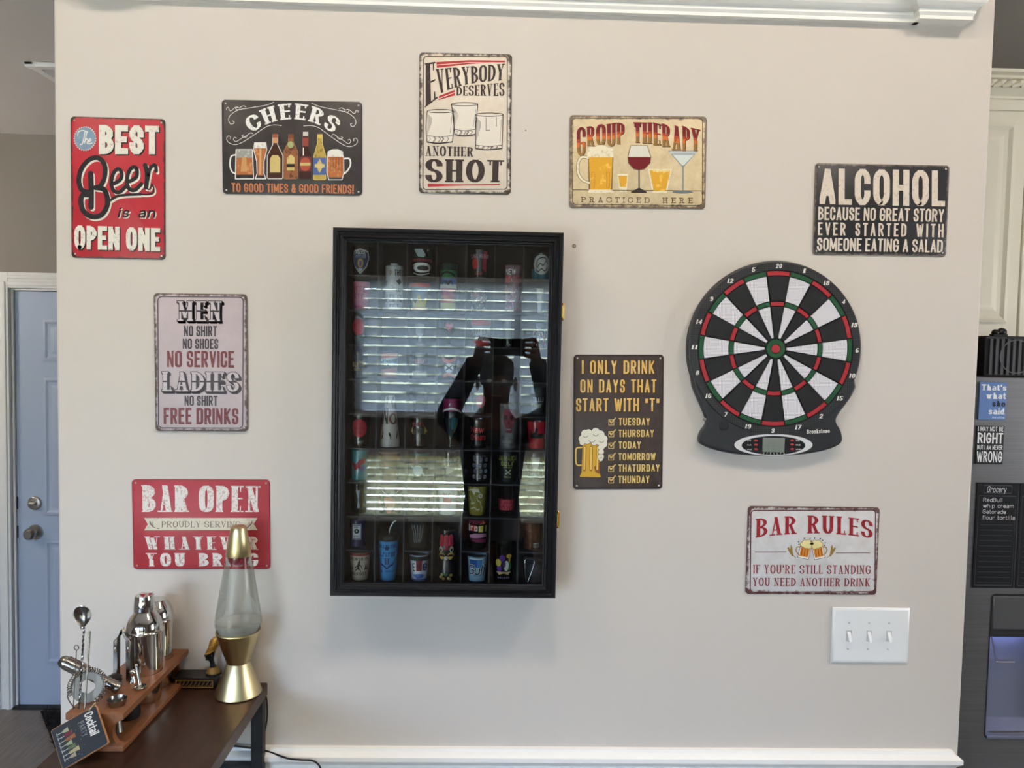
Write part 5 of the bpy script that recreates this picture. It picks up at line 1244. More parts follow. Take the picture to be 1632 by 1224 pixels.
def tulip(rt, rb, h): return [(rb, 0), (rb, h * .14), (rb * 1.0, h * .36), (rt, h * .62), (rt, h * .86), (rt * .9, h)]
g_ = glass('tall shot glass with a pink and black printed top and clear foot, fourth column', 4, 5, 720, 634, 713, 30, 24, clear, prof=tulip); A = g_[1]
band(A, 60, 99, I(24, 26, 34)); band(A, 74, 98, I(170, 40, 96), 2); A.stroke('printed_design', [(-90, 72), (0, 79), (90, 70)], 4, white, 4); A.poly('printed_design', [(-60, 60), (-50, 34), (0, 18), (30, 40), (50, 60)], I(20, 40, 46), 2); A.ell('printed_design', 20, 48, 26, 14, I(30, 84, 92), 3); A.poly('printed_design', [(0, 30), (40, 40), (50, 56), (20, 30)], I(130, 110, 40), 4); done(g_)
g_ = glass('clear shot glass with rows of pale print in the fourth column', 4, 6, 717, 722, 768, 29, 24, clear); A = g_[1]
marks(A, 9, -60, 60, 70, 80, I(206, 206, 200)); marks(A, 8, -50, 50, 56, 64, I(206, 206, 200)); disc(A, 0, 40, 34, 10, I(196, 190, 170)); done(g_)
g_ = glass('white tapered cup with a red stamped print, fourth column', 4, 7, 713, 778, 823, 32, 27, C_('whitecup', 214, 214, 212)); A = g_[1]
marks(A, 3, -30, 30, 66, 78, I(196, 80, 64)); A.rect('printed_design', -30, 46, 30, 62, I(200, 92, 76), 1); marks(A, 5, -28, 28, 32, 42, I(196, 80, 64)); done(g_)
def owl(rt, rb, h): return [(rb, 0), (rb, h * .42), (rb * .96, h * .46), (rt * .96, h * .5), (rt, h * .7), (rt * .8, h * .84), (rt * .96, h * .9), (rt * .9, h)]
g_ = glass('tall black carnival mask glass with red crest, yellow eyes and coloured beads at the foot', 4, 9, 711, 848, 931, 30, 27, C_('maskblack', 22, 21, 22), prof=owl, inner=False); root, A, (rt, rb, h) = g_
for x in (-38, 0, 38): A.ell('red_crest', x, 80, 26, 12, I(176, 34, 50), 2)
A.poly('red_crest', [(-52, 78), (52, 78), (20, 62), (-20, 62)], I(150, 26, 42), 1)
for s in (-1, 1):
    A.ell('mask_eyes', 42 * s, 63, 17, 6, I(206, 196, 160), 2); A.ell('mask_eyes', 42 * s, 62, 8, 3.2, black, 3); A.ell('mask_eyes', 36 * s, 50, 26, 7, I(196, 160, 60), 2); A.ell('mask_eyes', 36 * s, 50, 13, 4, I(90, 60, 30), 3); A.poly('mask_eyes', [(88 * s, 70), (100 * s, 72), (104 * s, 40), (90 * s, 36)], I(134, 92, 34), 2)
A.ell('mask_eyes', 0, 46, 16, 4, I(190, 180, 170), 3)
for k, (x, y, cc) in enumerate(((-50, 9, (186, 160, 60)), (-20, 6, (196, 170, 70)), (0, 14, (40, 130, 80)), (26, 7, (196, 170, 70)), (50, 12, (186, 150, 60)), (-36, 14, (180, 160, 90)), (40, 5, (176, 146, 60)))):
    a = x / 100 * 1.3; MB().ball((rb * 1.0 * math.sin(a), -rb * 1.0 * math.cos(a), h * y / 100), .0034, 12, 8).build('bead', I(*cc), root, local=True)
done(g_)

# column 5
g_ = glass('black and red Las Vegas shot glass in the top row', 5, 0, 764, 391, 435, 31, 22, C_('vegasblack', 20, 18, 19)); A = g_[1]
words(A, 'LAS VEGAS', -70, 86, 70, 84, I(214, 150, 160), tx=.3); disc(A, -40, 50, 30, 20, I(190, 34, 40)); A.poly('printed_design', [(30, 30), (30, 96), (64, 96), (70, 30)], I(178, 40, 60), 1); A.rect('printed_design', 40, 24, 70, 42, I(196, 30, 40), 3); marks(A, 4, -40, 30, 12, 24, I(200, 50, 56)); done(g_)
g_ = glass('clear shot glass speckled red and grey, second in the fifth column', 5, 1, 763, 450, 489, 27, 23, clear); A = g_[1]
scatter(A, 70, 40, 92, [I(176, 110, 110), I(196, 170, 160), I(150, 80, 84)], s=5); scatter(A, 40, 4, 40, [I(90, 96, 104), I(196, 200, 204)], s=5); done(g_)
g_ = glass('white shot glass banded red at rim and foot, third in the fifth column', 5, 2, 766, 505, 548, 32, 25, tinted('milkglass', (196, 196, 192), .6)); A = g_[1]
band(A, 78, 99, I(190, 70, 68)); band(A, 2, 24, I(176, 50, 50)); scatter(A, 30, 28, 50, [I(110, 90, 84), I(70, 60, 56)], s=5); marks(A, 5, -60, 60, 52, 64, I(90, 80, 76)); done(g_)
g_ = glass('clear shot glass with a red disc, middle of the fifth column', 5, 4, 763, 617, 660, 26, 23, clear, base=.010); disc(g_[1], 20, 50, 46, 24, I(178, 50, 62)); done(g_)
g_ = glass('black shot glass with red scrawled New Orleans lettering, fifth column', 5, 5, 762, 668, 714, 33, 25, C_('heartblack', 20, 20, 22)); A = g_[1]
kw = dict(kind='ell', tx=.16, ty=.13, slant=.15)
words(A, 'New', -62, 40, 54, 76, I(196, 44, 52), **kw); words(A, 'Orleans', -64, 66, 28, 50, I(196, 44, 52), **kw); done(g_)
g_ = glass('black shot glass with rows of small grey skulls, fifth column', 5, 6, 764, 724, 770, 31, 28, C_('skullblack', 18, 18, 21)); A = g_[1]
sg2 = I(120, 122, 132)
for r in range(4):
    for k in range(3):
        x, y = -44 + 44 * k + (8 if r % 2 else 0), 18 + 20 * r; A.ell('printed_skulls', x, y, 15, 7, sg2, 1, n=12); A.ell('printed_skulls', x - 6, y, 4, 2.4, black, 2, n=8); A.ell('printed_skulls', x + 6, y, 4, 2.4, black, 2, n=8)
marks(A, 6, -50, 50, 86, 92, sg2); done(g_)
g_ = glass('olive shot glass with a white map drawing, fifth column', 5, 7, 760, 777, 824, 34, 26, C_('olive', 134, 124, 50)); A = g_[1]
wm = I(206, 200, 170)
for pts in ([(-60, 70), (-40, 50), (-46, 40), (-20, 44)], [(0, 66), (4, 54), (26, 46), (30, 34), (44, 26), (40, 14)], [(-50, 22), (-20, 28), (0, 20), (20, 22)], [(-70, 84), (-30, 88), (10, 84)]): A.stroke('printed_map', pts, 4, wm, 1)
A.poly('printed_map', [(-50, 90), (10, 92), (20, 78), (-10, 82), (-20, 70), (-34, 82)], wm, 1); A.ell('printed_map', 24, 68, 16, 8, wm, 1); A.ell('printed_map', 24, 68, 7, 3.5, I(134, 124, 50), 2); done(g_)
g_ = glass('clear shot glass with bright red, yellow and purple print, fifth column', 5, 8, 761, 831, 878, 32, 29, clear, base=.010); A = g_[1]
band(A, 86, 99, I(110, 30, 54), u=80); A.rect('printed_design', -60, 62, -10, 82, I(190, 40, 44), 1); A.rect('printed_design', 6, 58, 40, 80, I(214, 190, 50), 1); A.poly('printed_design', [(10, 84), (36, 98), (56, 86)], I(204, 130, 60), 2); marks(A, 3, -56, 40, 62, 78, I(230, 220, 200), 3); A.rect('printed_design', -78, 60, -64, 84, white, 1); A.rect('printed_design', 56, 58, 74, 80, I(190, 170, 80), 1)
A.poly('printed_design', [(-70, 46), (-20, 54), (70, 52), (76, 40), (-60, 36)], I(190, 130, 160), 1); A.poly('printed_design', [(-60, 30), (0, 36), (74, 34), (70, 20), (-10, 24)], I(124, 30, 74), 1); done(g_)
g_ = glass('pale blue shot glass with black script Gulf lettering in the bottom row', 5, 9, 760, 889, 930, 33, 26, C_('paleblue', 150, 186, 206)); A = g_[1]
A.rect('printed_design', -58, 54, 0, 92, I(40, 90, 160), 1); A.rect('printed_design', 0, 54, 40, 92, I(70, 130, 190), 1); border(A, 'printed_design', -60, 52, 42, 94, 2, 4, white, 2)
kw = dict(kind='ell', tx=.16, ty=.12, slant=.25, gap=.1)
words(A, 'Gulf', -74, 70, 30, 68, white, 3, **{**kw, 'grow': .10}); words(A, 'Gulf', -74, 70, 30, 68, I(20, 26, 44), 4, **kw); marks(A, 6, -20, 60, 24, 31, I(60, 100, 150), 3); done(g_)

# column 6
g_ = glass('tall clear shot glass with pink glitter and New Orleans lettering', 6, 1, 817, 416, 491, 28, 24, tinted('blushglass', (196, 150, 160), .35)); A = g_[1]
scatter(A, 110, 6, 70, [I(190, 80, 110), I(214, 150, 170), I(220, 206, 210)], s=4); words(A, 'NEW', -70, 20, 80, 92, white); words(A, 'ORLEANS', -74, 88, 64, 78, I(196, 90, 100), tx=.3); words(A, 'O', -78, -44, 62, 80, red_, 4, L=.9, tx=.2, rad=9); done(g_)
g_ = glass('slim plain clear shot glass, third cell of the sixth column', 6, 2, 810, 505, 548, 18, 17, clear); done(g_)
g_ = glass('tall frosted shot glass with a red sugar skull, sixth column', 6, 5, 809, 643, 714, 29, 26, tinted('frosted', (150, 150, 148), .5), base=.012); A = g_[1]
sk = I(130, 48, 66)
A.poly('printed_skull', [(-30, 90), (30, 90), (56, 76), (50, 60), (36, 52), (30, 36), (-16, 36), (-26, 50), (-40, 60), (-46, 76)], sk, 1)
for x in (-22, 26): A.ell('printed_skull', x, 70, 15, 6, I(60, 26, 34), 2)
A.ell('printed_skull', 2, 58, 5, 4, I(60, 26, 34), 2); A.rect('printed_skull', -18, 42, 22, 45, I(170, 130, 136), 2); disc(A, -50, 26, 10, 4, I(60, 60, 58)); marks(A, 6, -20, 40, 20, 26, I(84, 84, 80)); marks(A, 3, -70, -30, 94, 99, I(84, 84, 80)); done(g_)
g_ = glass('dark smoky shot glass with yellow-green lettering and a cross mark, sixth column', 6, 6, 808, 722, 770, 32, 28, tinted('smokedark', (34, 36, 34), .75), base=.010); A = g_[1]
yg = I(150, 150, 66)
words(A, 'JAMAICA', -74, 74, 72, 90, yg); marks(A, 4, -50, 56, 56, 70, yg); marks(A, 6, -30, 40, 48, 53, yg); A.stroke('printed_design', [(-14, 28), (24, 42)], 4, I(200, 200, 160), 4, smooth=False); A.stroke('printed_design', [(-14, 42), (24, 28)], 4, I(200, 200, 160), 5, smooth=False); marks(A, 6, -26, 30, 16, 21, yg); done(g_)
g_ = glass('clear shot glass with a red lettered band, sixth column', 6, 7, 807, 776, 824, 30, 25, clear); A = g_[1]
band(A, 18, 56, I(136, 26, 40), u=88)
for r in range(3): words(A, ('BOURBON', 'STREET', 'SINCE'), -58, 58, 20 + 12 * r, 28 + 12 * r, I(196, 90, 96)) if False else marks(A, (5, 6, 7)[r], -58, 58, 20 + 12 * r, 29 + 12 * r, I(196, 80, 90))
done(g_)
g_ = glass('largest clear flared shot glass with purple, yellow and green figures in the bottom row', 6, 9, 804, 871, 932, 41, 32, clear, base=.012); A = g_[1]
for x, y, rx, ry, cc in ((-10, 66, 18, 9, (86, 40, 130)), (30, 72, 16, 6, (206, 170, 60)), (34, 66, 7, 12, (190, 140, 50)), (-34, 54, 18, 10, (210, 180, 60)), (-30, 40, 16, 12, (92, 44, 140)), (16, 46, 16, 14, (214, 210, 196)), (36, 44, 13, 12, (40, 110, 60)), (2, 50, 10, 8, (70, 40, 110))): A.ell('printed_figures', x, y, rx, ry, I(*cc), 1 + (x % 3), n=14)
A.poly('printed_figures', [(-50, 30), (50, 30), (30, 22), (0, 26), (-30, 22)], I(190, 160, 110), 3)
for k in range(6): A.ell('printed_figures', -36 + 14 * k, 14, 5, 2.5, I(120, 110, 140), 2, n=8)
done(g_)

# column 7
g_ = glass('teal and black shot glass with a white oval line drawing, top right cell', 7, 0, 864, 397, 438, 31, 28, C_('tealblack', 50, 60, 64)); A = g_[1]
band(A, 2, 40, I(60, 116, 138)); disc(A, 0, 56, 66, 38, I(206, 204, 200), 2)
for pts in ([(-40, 52), (-24, 76), (20, 82), (46, 60)], [(-30, 46), (-10, 60), (10, 52), (30, 70)], [(-20, 30), (0, 40), (24, 32), (40, 44)], [(-34, 64), (-44, 40), (-24, 28)]): A.stroke('printed_drawing', pts, 4, black, 4)
done(g_)
g_ = glass('narrow white tapered shooter glass, second cell of the right column', 7, 1, 860, 450, 490, 12, 7, C_('shooterwhite', 226, 226, 224)); done(g_)
g_ = glass('clear shot glass with red and white scattered print, third in the right column', 7, 2, 860, 510, 549, 22, 19, clear); scatter(g_[1], 40, 10, 90, [I(190, 80, 90), I(220, 206, 210)], s=7); done(g_)
g_ = glass('clear grey-lettered shot glass, middle of the right column', 7, 4, 857, 616, 660, 24, 21, tinted('greyglass', (120, 120, 118), .3)); marks(g_[1], 6, -60, 60, 50, 66, I(190, 190, 186)); marks(g_[1], 4, -40, 40, 30, 42, I(190, 190, 186)); done(g_)
g_ = glass('bright red shot glass with a black skyline, right column', 7, 5, 856, 670, 714, 33, 25, C_('brightred', 184, 32, 46)); A = g_[1]
A.poly('printed_design', [(-60, 40), (-60, 70), (-50, 70), (-46, 56), (-20, 62), (-14, 78), (0, 78), (4, 56), (40, 60), (60, 50), (60, 40)], black, 1); done(g_)
g_ = glass('clear shot glass with white crest print under the red one in the right column', 7, 6, 852, 723, 770, 27, 23, clear); A = g_[1]
A.poly('printed_crest', [(-40, 86), (40, 86), (30, 56), (0, 40), (-30, 56)], I(206, 206, 200), 1); marks(A, 6, -44, 44, 24, 34, I(206, 206, 200)); done(g_)
g_ = glass('clear shot glass banded green and dull red, right column', 7, 7, 851, 778, 824, 28, 24, clear); band(g_[1], 40, 62, I(140, 70, 64), u=90); band(g_[1], 10, 38, I(36, 70, 58), u=90); done(g_)
g_ = glass('copper brown mottled shot glass, right column second from the bottom', 7, 8, 847, 836, 878, 31, 27, M('copper_mottle', (132, 82, 52), .25, .4, c2=(70, 40, 28), scale=90)); A = g_[1]
A.rect('printed_tag', 10, 8, 66, 24, I(190, 190, 188), 1); marks(A, 6, 14, 62, 11, 21, black, 2, 'printed_tag'); done(g_)
g_ = glass('dark grey steel-ringed shot cup with a carabiner, bottom right cell', 7, 9, 851, 888, 930, 33, 29, C_('gunmetal', 62, 64, 70)); root, A, (rt, rb, h) = g_
for k in range(3): MB().lathe([(rt + .0002, h * (.72 + .09 * k)), (rt + .0012, h * (.74 + .09 * k)), (rt + .0002, h * (.77 + .09 * k))], seg=36).build('rim_ring', M('ring_dark', (96, 96, 98), .3, .9), root, local=True)
A.poly('printed_mark', [(34, 40), (52, 52), (48, 34)], I(170, 50, 50), 1)
MB().tube(spline([(-rt * .7, -rt - .001, h * .96), (-rt * .95, -rt - .001, h * .86), (-rt * .9, -rt - .002, h * .6), (-rt * .75, -rt - .002, h * .06), (-rt * .6, -rt - .002, h * .1), (-rt * .15, -rt - .002, h * .62), (-rt * .05, -rt - .001, h * .86), (-rt * .3, -rt - .001, h * .97), (-rt * .7, -rt - .001, h * .96)]), .0009, 8).build('carabiner', M('carabiner_steel', (206, 206, 204), .25, 1.0), root, local=True); done(g_)

# ------------------------------------------------------------------ electronic dartboard
bx, bz = [float(v) for v in P(1236, 556, -.026)[[0, 2]]]
K = (1.6592 - .026) / FPX
db = thing('electronic_dartboard', 'black electronic dartboard with green and red rings and a scoring panel below', 'dartboard', (bx, 0, bz))
m_pl = M('dartboard_plastic', (40, 41, 44), .45); m_pit = M('segment_black', (24, 24, 26), .5)
def zp(x, y):                                      # zoom pixel of the board picture -> offset on the wall plane
    p = P(1080 + x / 3.7097, 405 + y / 3.7097, -.026); return (float(p[0]) - bx, float(p[2]) - bz)
RB = .1925
al0, al1 = R_(-20), R_(200)
circ = [(RB * math.cos(al0 + (al1 - al0) * k / 72), RB * math.sin(al0 + (al1 - al0) * k / 72)) for k in range(73)]
low = [zp(*q) for q in spline([(97, 785), (116, 832), (146, 900), (167, 952), (176, 985), (171, 1018), (143, 1058), (132, 1092), (138, 1120), (172, 1142), (240, 1165), (340, 1184), (450, 1193), (560, 1195), (670, 1192), (780, 1182), (880, 1162), (945, 1138), (974, 1115), (978, 1085), (967, 1045), (945, 1008), (942, 978), (965, 935), (1000, 890), (1035, 838), (1059, 788)], 3)]
out = circ + low
mb = MB(); n = len(out)
def scl(k, y): return [(bx + x * k, y, bz + z * k) for x, z in out]
vs = scl(.985, -.0005) + scl(1, -.004) + scl(1, -.019) + scl(.992, -.0235) + scl(.975, -.025)
fs = [tuple(range(n - 1, -1, -1))] + [(r * n + k, (r + 1) * n + k, (r + 1) * n + (k + 1) % n, r * n + (k + 1) % n) for r in range(4) for k in range(n)] + [tuple(range(4 * n, 5 * n))]
mb.add(vs, fs); hs = mb.build('housing', m_pl, db, smooth=35)
def annulus(r0, r1, a0, a1, y0, y1, n=4, ins=0.0):
    mb = MB(); vs = []; m = n + 1
    for r, y in ((r0, y0), (r0 + ins, y1), (r1 - ins, y1), (r1, y0)):
        for k in range(m):
            a = a0 + (a1 - a0) * k / n; vs.append((bx + r * math.sin(a), y, bz + r * math.cos(a)))
    fs = [(r * m + k, r * m + k + 1, (r + 1) * m + k + 1, (r + 1) * m + k) for r in range(3) for k in range(n)]
    fs += [(0, m, 2 * m, 3 * m), (n, 3 * m + n, 2 * m + n, m + n)]
    return mb.add(vs, fs)
def dots(name, c, c2, pitch, r=.28):
    m = M(name, c, .5); nt = m.node_tree; b = nt.nodes['Principled BSDF']; N = nt.nodes.new; Kk = nt.links.new
    tc = N('ShaderNodeTexCoord'); mp = N('ShaderNodeVectorMath'); mp.operation = 'SCALE'; mp.inputs['Scale'].default_value = 1 / pitch; Kk(tc.outputs['Object'], mp.inputs[0])
    fr_ = N('ShaderNodeVectorMath'); fr_.operation = 'FRACTION'; Kk(mp.outputs[0], fr_.inputs[0])
    sb = N('ShaderNodeVectorMath'); sb.operation = 'SUBTRACT'; sb.inputs[1].default_value = (.5, .5, .5); Kk(fr_.outputs[0], sb.inputs[0])
    ml = N('ShaderNodeVectorMath'); ml.operation = 'MULTIPLY'; ml.inputs[1].default_value = (1, 0, 1); Kk(sb.outputs[0], ml.inputs[0])
    ln_ = N('ShaderNodeVectorMath'); ln_.operation = 'LENGTH'; Kk(ml.outputs[0], ln_.inputs[0])
    lt = N('ShaderNodeMath'); lt.operation = 'LESS_THAN'; lt.inputs[1].default_value = r; Kk(ln_.outputs['Value'], lt.inputs[0])
    mx = N('ShaderNodeMix'); mx.data_type = 'RGBA'; mx.inputs['A'].default_value = (*lin(c), 1); mx.inputs['B'].default_value = (*lin(c2), 1); Kk(lt.outputs[0], mx.inputs['Factor']); Kk(mx.outputs['Result'], b.inputs['Base Color'])
    return m
sw_ = dots('segment_white', (224, 221, 228), (120, 120, 130), .0030); sk_ = dots('segment_dark', (26, 26, 28), (8, 8, 9), .0030)
sr_ = dots('segment_red', (176, 42, 50), (100, 16, 24), .0030); sgn = dots('segment_green', (26, 84, 48), (10, 44, 24), .0030)
mh = dots('rim_mesh', (50, 50, 53), (18, 18, 20), .0042, .36)
annulus(.1715, .1890, 0, 2 * PI, -.0245, -.0262, 96, .001).build('number_ring', mh, db, smooth=30)
MB().lathe([(.0001, .0), (.1712, .0)], (bx, -.0252, bz), 72, mat4=rotx).build('spider', M('spider_black', (15, 15, 16), .45), db)
NUM = [20, 1, 18, 4, 13, 6, 10, 15, 2, 17, 3, 19, 7, 16, 8, 11, 14, 9, 12, 5]
tilt = R_(0.0)
for k in range(20):
    a = 2 * PI * k / 20 + tilt; hw = PI / 20; dk_ = k % 2 == 0
    for nm, r0, r1, mt in (('double_segment', .1600, .1694, sr_ if dk_ else sgn), ('outer_segment', .1042, .1588, sk_ if dk_ else sw_), ('triple_segment', .0938, .1028, sr_ if dk_ else sgn), ('inner_segment', .0240, .0925, sk_ if dk_ else sw_)):
        g0 = .0011 / r1
        mb = MB(); vs = []; m_ = 4
        for r, y, gg in ((r0, -.0254, .0013), (r0 + .0006, -.0275, .0018), (r1 - .0006, -.0275, .0018), (r1, -.0254, .0013)):
            h_ = max(hw - gg / r, .004)
            for j in range(m_ + 1): t_ = a - h_ + 2 * h_ * j / m_; vs.append((bx + r * math.sin(t_), y, bz + r * math.cos(t_)))
        q_ = m_ + 1
        fs = [(r * q_ + j, r * q_ + j + 1, (r + 1) * q_ + j + 1, (r + 1) * q_ + j) for r in range(3) for j in range(m_)] + [(0, q_, 2 * q_, 3 * q_), (m_, 3 * q_ + m_, 2 * q_ + m_, q_ + m_)]
        mb.add(vs, fs).build(nm, mt, db, smooth=0)
annulus(.0098, .0208, 0, 2 * PI, -.0254, -.0278, 36, .001).build('outer_bull', sgn, db, smooth=30)
MB().lathe([(.0001, .0034), (.0075, .0034), (.0092, .0026), (.0092, 0)], (bx, -.0252, bz), 28, mat4=rotx).build('bullseye', sr_, db)
DA = Art(lambda u, v, l: (bx + u, -.0264 - l, bz + v))
nw = I(226, 224, 218)
for k, nmb in enumerate(NUM):
    a = 2 * PI * k / 20; r = .1803; s = str(nmb); wd_ = .0062 * len(s) + .0010; hh = .0048
    cx_, cz_ = r * math.sin(a), r * math.cos(a)
    DA.text('number#%d' % k, s, [(cx_ - wd_ / 2, cz_ + hh), (cx_ + wd_ / 2, cz_ + hh), (cx_ + wd_ / 2, cz_ - hh), (cx_ - wd_ / 2, cz_ - hh)], nw, 1, tx=.32, ty=.14, rad=9, gap=.18, slant=.2, serif=.04 if '1' in s else 0)
DA.build(db, local=False)
PA = Art(lambda u, v, l: (bx + zp(u, v)[0], -.0252 - l, bz + zp(u, v)[1]))
PA.text('maker_lettering', 'Brookstone', [(764, 1038), (900, 1032), (900, 1056), (764, 1062)], nw, 1, tx=.26, ty=.10, rad=9, serif=.09, gap=.14)
PA.ell('score_panel', 567, 1128, 231, 64, I(206, 206, 208), 1, n=48); PA.ell('score_panel', 567, 1131, 188, 56, I(30, 30, 33), 2, n=48)
for s in (0, 1):
    for j in range(3):
        y = 1102 + 26 * j; w_ = 22 + 4 * j
        x = 412 if s == 0 else 700; marks(PA, 4 + j, x, x + w_, y - 3, y + 4, nw, 3, 'key_lettering#%d%d' % (s, j))
for j in range(7): marks(PA, 1, 507 + 20 * j, 517 + 20 * j, 1173, 1182, nw, 3, 'digit_lettering#%d' % j)
PA.build(db, local=False)
def zpt(x, y): u, v = zp(x, y); return bx + u, bz + v
xa, za_ = zpt(500, 1170); xb2, zb2 = zpt(633, 1087)
scr = MB().box(xa, xb2, -.0275, -.0252, za_, zb2).build('lcd_screen', M('lcd_grey', (122, 128, 122), .22), db, bevel=.0006)
lm = MB()
for k in range(1, 4): x = xa + (xb2 - xa) * k / 4; lm.box(x - .0002, x + .0002, -.0277, -.0275, za_ + .001, za_ + (zb2 - za_) * .7)
for k in (1, 2): z = za_ + (zb2 - za_) * .23 * k; lm.box(xa + .001, xb2 - .001, -.0279, -.0277, z - .0002, z + .0002)
lm.build('lcd_lines', M('lcd_line', (100, 106, 100), .4), scr, smooth=0)
for x, y in ((462, 1102), (462, 1128), (462, 1154), (677, 1101), (677, 1127), (677, 1153)):
    u, v = zpt(x, y); MB().ball((u, -.0252, v), (.0044, .0022, .0024), 18, 10).build('button', M('button_red', (176, 48, 54), .4), db)
u, v = zpt(275, 1017); mb = MB().lathe([(.0105, 0), (.0105, .0008), (.0092, .0008), (.0092, 0)], (u, -.0250, v), 32, mat4=rotx)
for k in range(4): mb.box(u - .007 + .001 * k, u + .007 - .001 * k, -.0257, -.025, v - .006 + .0035 * k, v - .0045 + .0035 * k)
mb.build('embossed_badge', M('badge_dark', (30, 30, 33), .5), db)
u, v = zpt(168, 978); MB().ball((u - .001, -.018, v), (.0045, .005, .0035), 14, 8).build('power_socket', M('socket_grey', (160, 160, 156), .3, .5), db)
for x, y in ((218, 240), (948, 234), (905, 890), (228, 900)): u, v = zpt(x, y); MB().lathe([(.0001, .001), (.0018, .001), (.0022, 0)], (u, -.0258, v), 10, mat4=rotx).build('screw', M('screw_black', (70, 70, 72), .4, .5), db)

# ------------------------------------------------------------------ light switch plate
px = [(1328, 967), (1451, 970), (1446, 1058), (1323, 1055)]
c = [P(a, b, -.003) for a, b in px]
sx0, sx1, sz0_, sz1_ = (c[0][0] + c[3][0]) / 2, (c[1][0] + c[2][0]) / 2, (c[2][2] + c[3][2]) / 2, (c[0][2] + c[1][2]) / 2
m_sw = M('switch_white', (232, 233, 233), .3, spec=.5)
ls = thing('light_switch', 'white triple light switch plate on the wall below the Bar Rules sign', 'light switch', ((sx0 + sx1) / 2, 0, (sz0_ + sz1_) / 2))
MB().ring(sx0, sx1, sz0_, sz1_, [(0, -.0005), (0, -.0022), (.0016, -.004), (.006, -.0055), (.007, -.0055)]).add([(sx0 + .007, -.0055, sz0_ + .007), (sx1 - .007, -.0055, sz0_ + .007), (sx1 - .007, -.0055, sz1_ - .007), (sx0 + .007, -.0055, sz1_ - .007)], [(0, 1, 2, 3)]).build('plate', m_sw, ls, smooth=40)
zc = (sz0_ + sz1_) / 2; xc = (sx0 + sx1) / 2 - .0045
for k in (-1, 0, 1):
    x = xc + .046 * k
    MB().ring(x - .0055, x + .0055, zc - .0125, zc + .0125, [(0, -.0056), (0, -.0068), (.0012, -.0068), (.0016, -.0040)]).add([(x - .0042, -.0048, zc - .011), (x + .0042, -.0048, zc - .011), (x + .0042, -.0048, zc + .011), (x - .0042, -.0048, zc + .011)], [(0, 1, 2, 3)]).build('switch_slot', M('slot_shade', (196, 198, 200), .4), ls, smooth=0)
    tg = MB().add([(x - .0040, -.005, zc + .009), (x + .0040, -.005, zc + .009), (x + .0040, -.005, zc - .006), (x - .0040, -.005, zc - .006), (x - .0032, -.013, zc - .004), (x + .0032, -.013, zc - .004), (x + .0032, -.016, zc - .012), (x - .0032, -.016, zc - .012)], [(0, 1, 5, 4), (4, 5, 6, 7), (1, 2, 6, 5), (0, 4, 7, 3), (3, 7, 6, 2)])
    tg.build('toggle', m_sw, ls, bevel=.0006)
    for s in (-1, 1): MB().lathe([(.0001, .0014), (.0022, .0011), (.0030, 0)], (x, -.0054, zc + s * .030), 14, mat4=rotx).build('screw', M('screw_white', (206, 207, 208), .3), ls)
# hole left in the wall beside the cabinet, two nail dimples
p = P(915, 392, 0)
tag(MB().lathe([(.0040, .0004), (.0034, .0012), (.0024, .0010), (.0020, -.004), (.0001, -.004)], (p[0], 0, p[2]), 16, mat4=rotx).build('wall_anchor', M('anchor_dark', (70, 58, 46), .6)), 'small open screw anchor in the wall right of the cabinet top corner', 'wall anchor')
for a, b in ((838, 208),):
    p = P(a, b, 0); tag(MB().lathe([(.0001, .0022), (.0009, .0018), (.0012, 0)], (p[0], 0, p[2]), 10, mat4=rotx).build('nail', M('nail_dark', (66, 56, 50), .5)), 'tiny nail head in the wall beside the Everybody Deserves Another Shot sign', 'nail')

# ------------------------------------------------------------------ console table, lamp, bar kit
TZ = 1.055
m_wood = M('table_walnut', (64, 41, 30), .33, c2=(42, 27, 21), scale=9, stretch=(9, 1, 9), spec=.5)
m_iron = M('table_iron', (24, 24, 26), .45, .3)
TX0, TX1, TY0, TY1 = -.79, -.486, -.96, -.008
ct = thing('console_table', 'dark walnut table on black square legs standing end-on to the wall', 'table', (-.64, -.48, 0))
MB().box(TX0, TX1, TY0, TY1, TZ - .028, TZ).build('tabletop', m_wood, ct, bevel=.002)
for x in (TX0 + .002, TX1 - .027):
    for y in (TY0 + .01, TY1 - .032): MB().box(x, x + .025, y, y + .025, 0.001, TZ - .0285).build('leg', m_iron, ct, bevel=.001)
for y in (TY0 + .010, TY1 - .031):
    cb_ = MB().box(TX0 + .0275, TX1 - .0275, y, y + .022, .842, .884).build('stretcher', m_iron, ct, bevel=.001)
    MB().lathe([(.0001, .0018), (.004, .0012), (.005, 0)], (-.545, y, .868), 14, mat4=rotx).build('bolt', m_nick, cb_)
for x in (TX0 + .003,): MB().box(x, x + .022, TY0 + .0355, TY1 - .0325, .842, .884).build('stretcher', m_iron, ct, bevel=.001)

# lava lamp
m_gold = M('brushed_gold', (204, 186, 140), .30, 1.0, aniso=.7)
LX, LY = -.5335, -.060
ll = thing('lava_lamp', 'lava lamp with brushed gold base and cap and a clear glass globe', 'lamp', (LX, LY, TZ))
def at(z): return TZ + z
MB().lathe([(.0001, at(.0005)), (.0475, at(.0005)), (.0488, at(.002)), (.0485, at(.004)), (.0245, at(.0670)), (.0238, at(.069)), (.0245, at(.071)), (.0465, at(.136)), (.0462, at(.1385)), (.0440, at(.1385)), (.0300, at(.098)), (.0001, at(.098))], (LX, LY, 0), 64).build('base', m_gold, ll, smooth=25)
m_liq = tinted('liquid_bright_tint', (214, 214, 208), .42, .1)  # milky tint stands in for bright refraction in the clear liquid
m_lg = glassy('globe_glass', (246, 248, 246), 1.45, gain=.6)
gp = [(.030, .100), (.0440, .1400), (.0478, .152), (.0480, .160), (.0466, .172), (.0262, .298), (.0250, .306)]
MB().lathe([(r, at(z)) for r, z in gp], (LX, LY, 0), 64).build('globe', m_lg, ll)
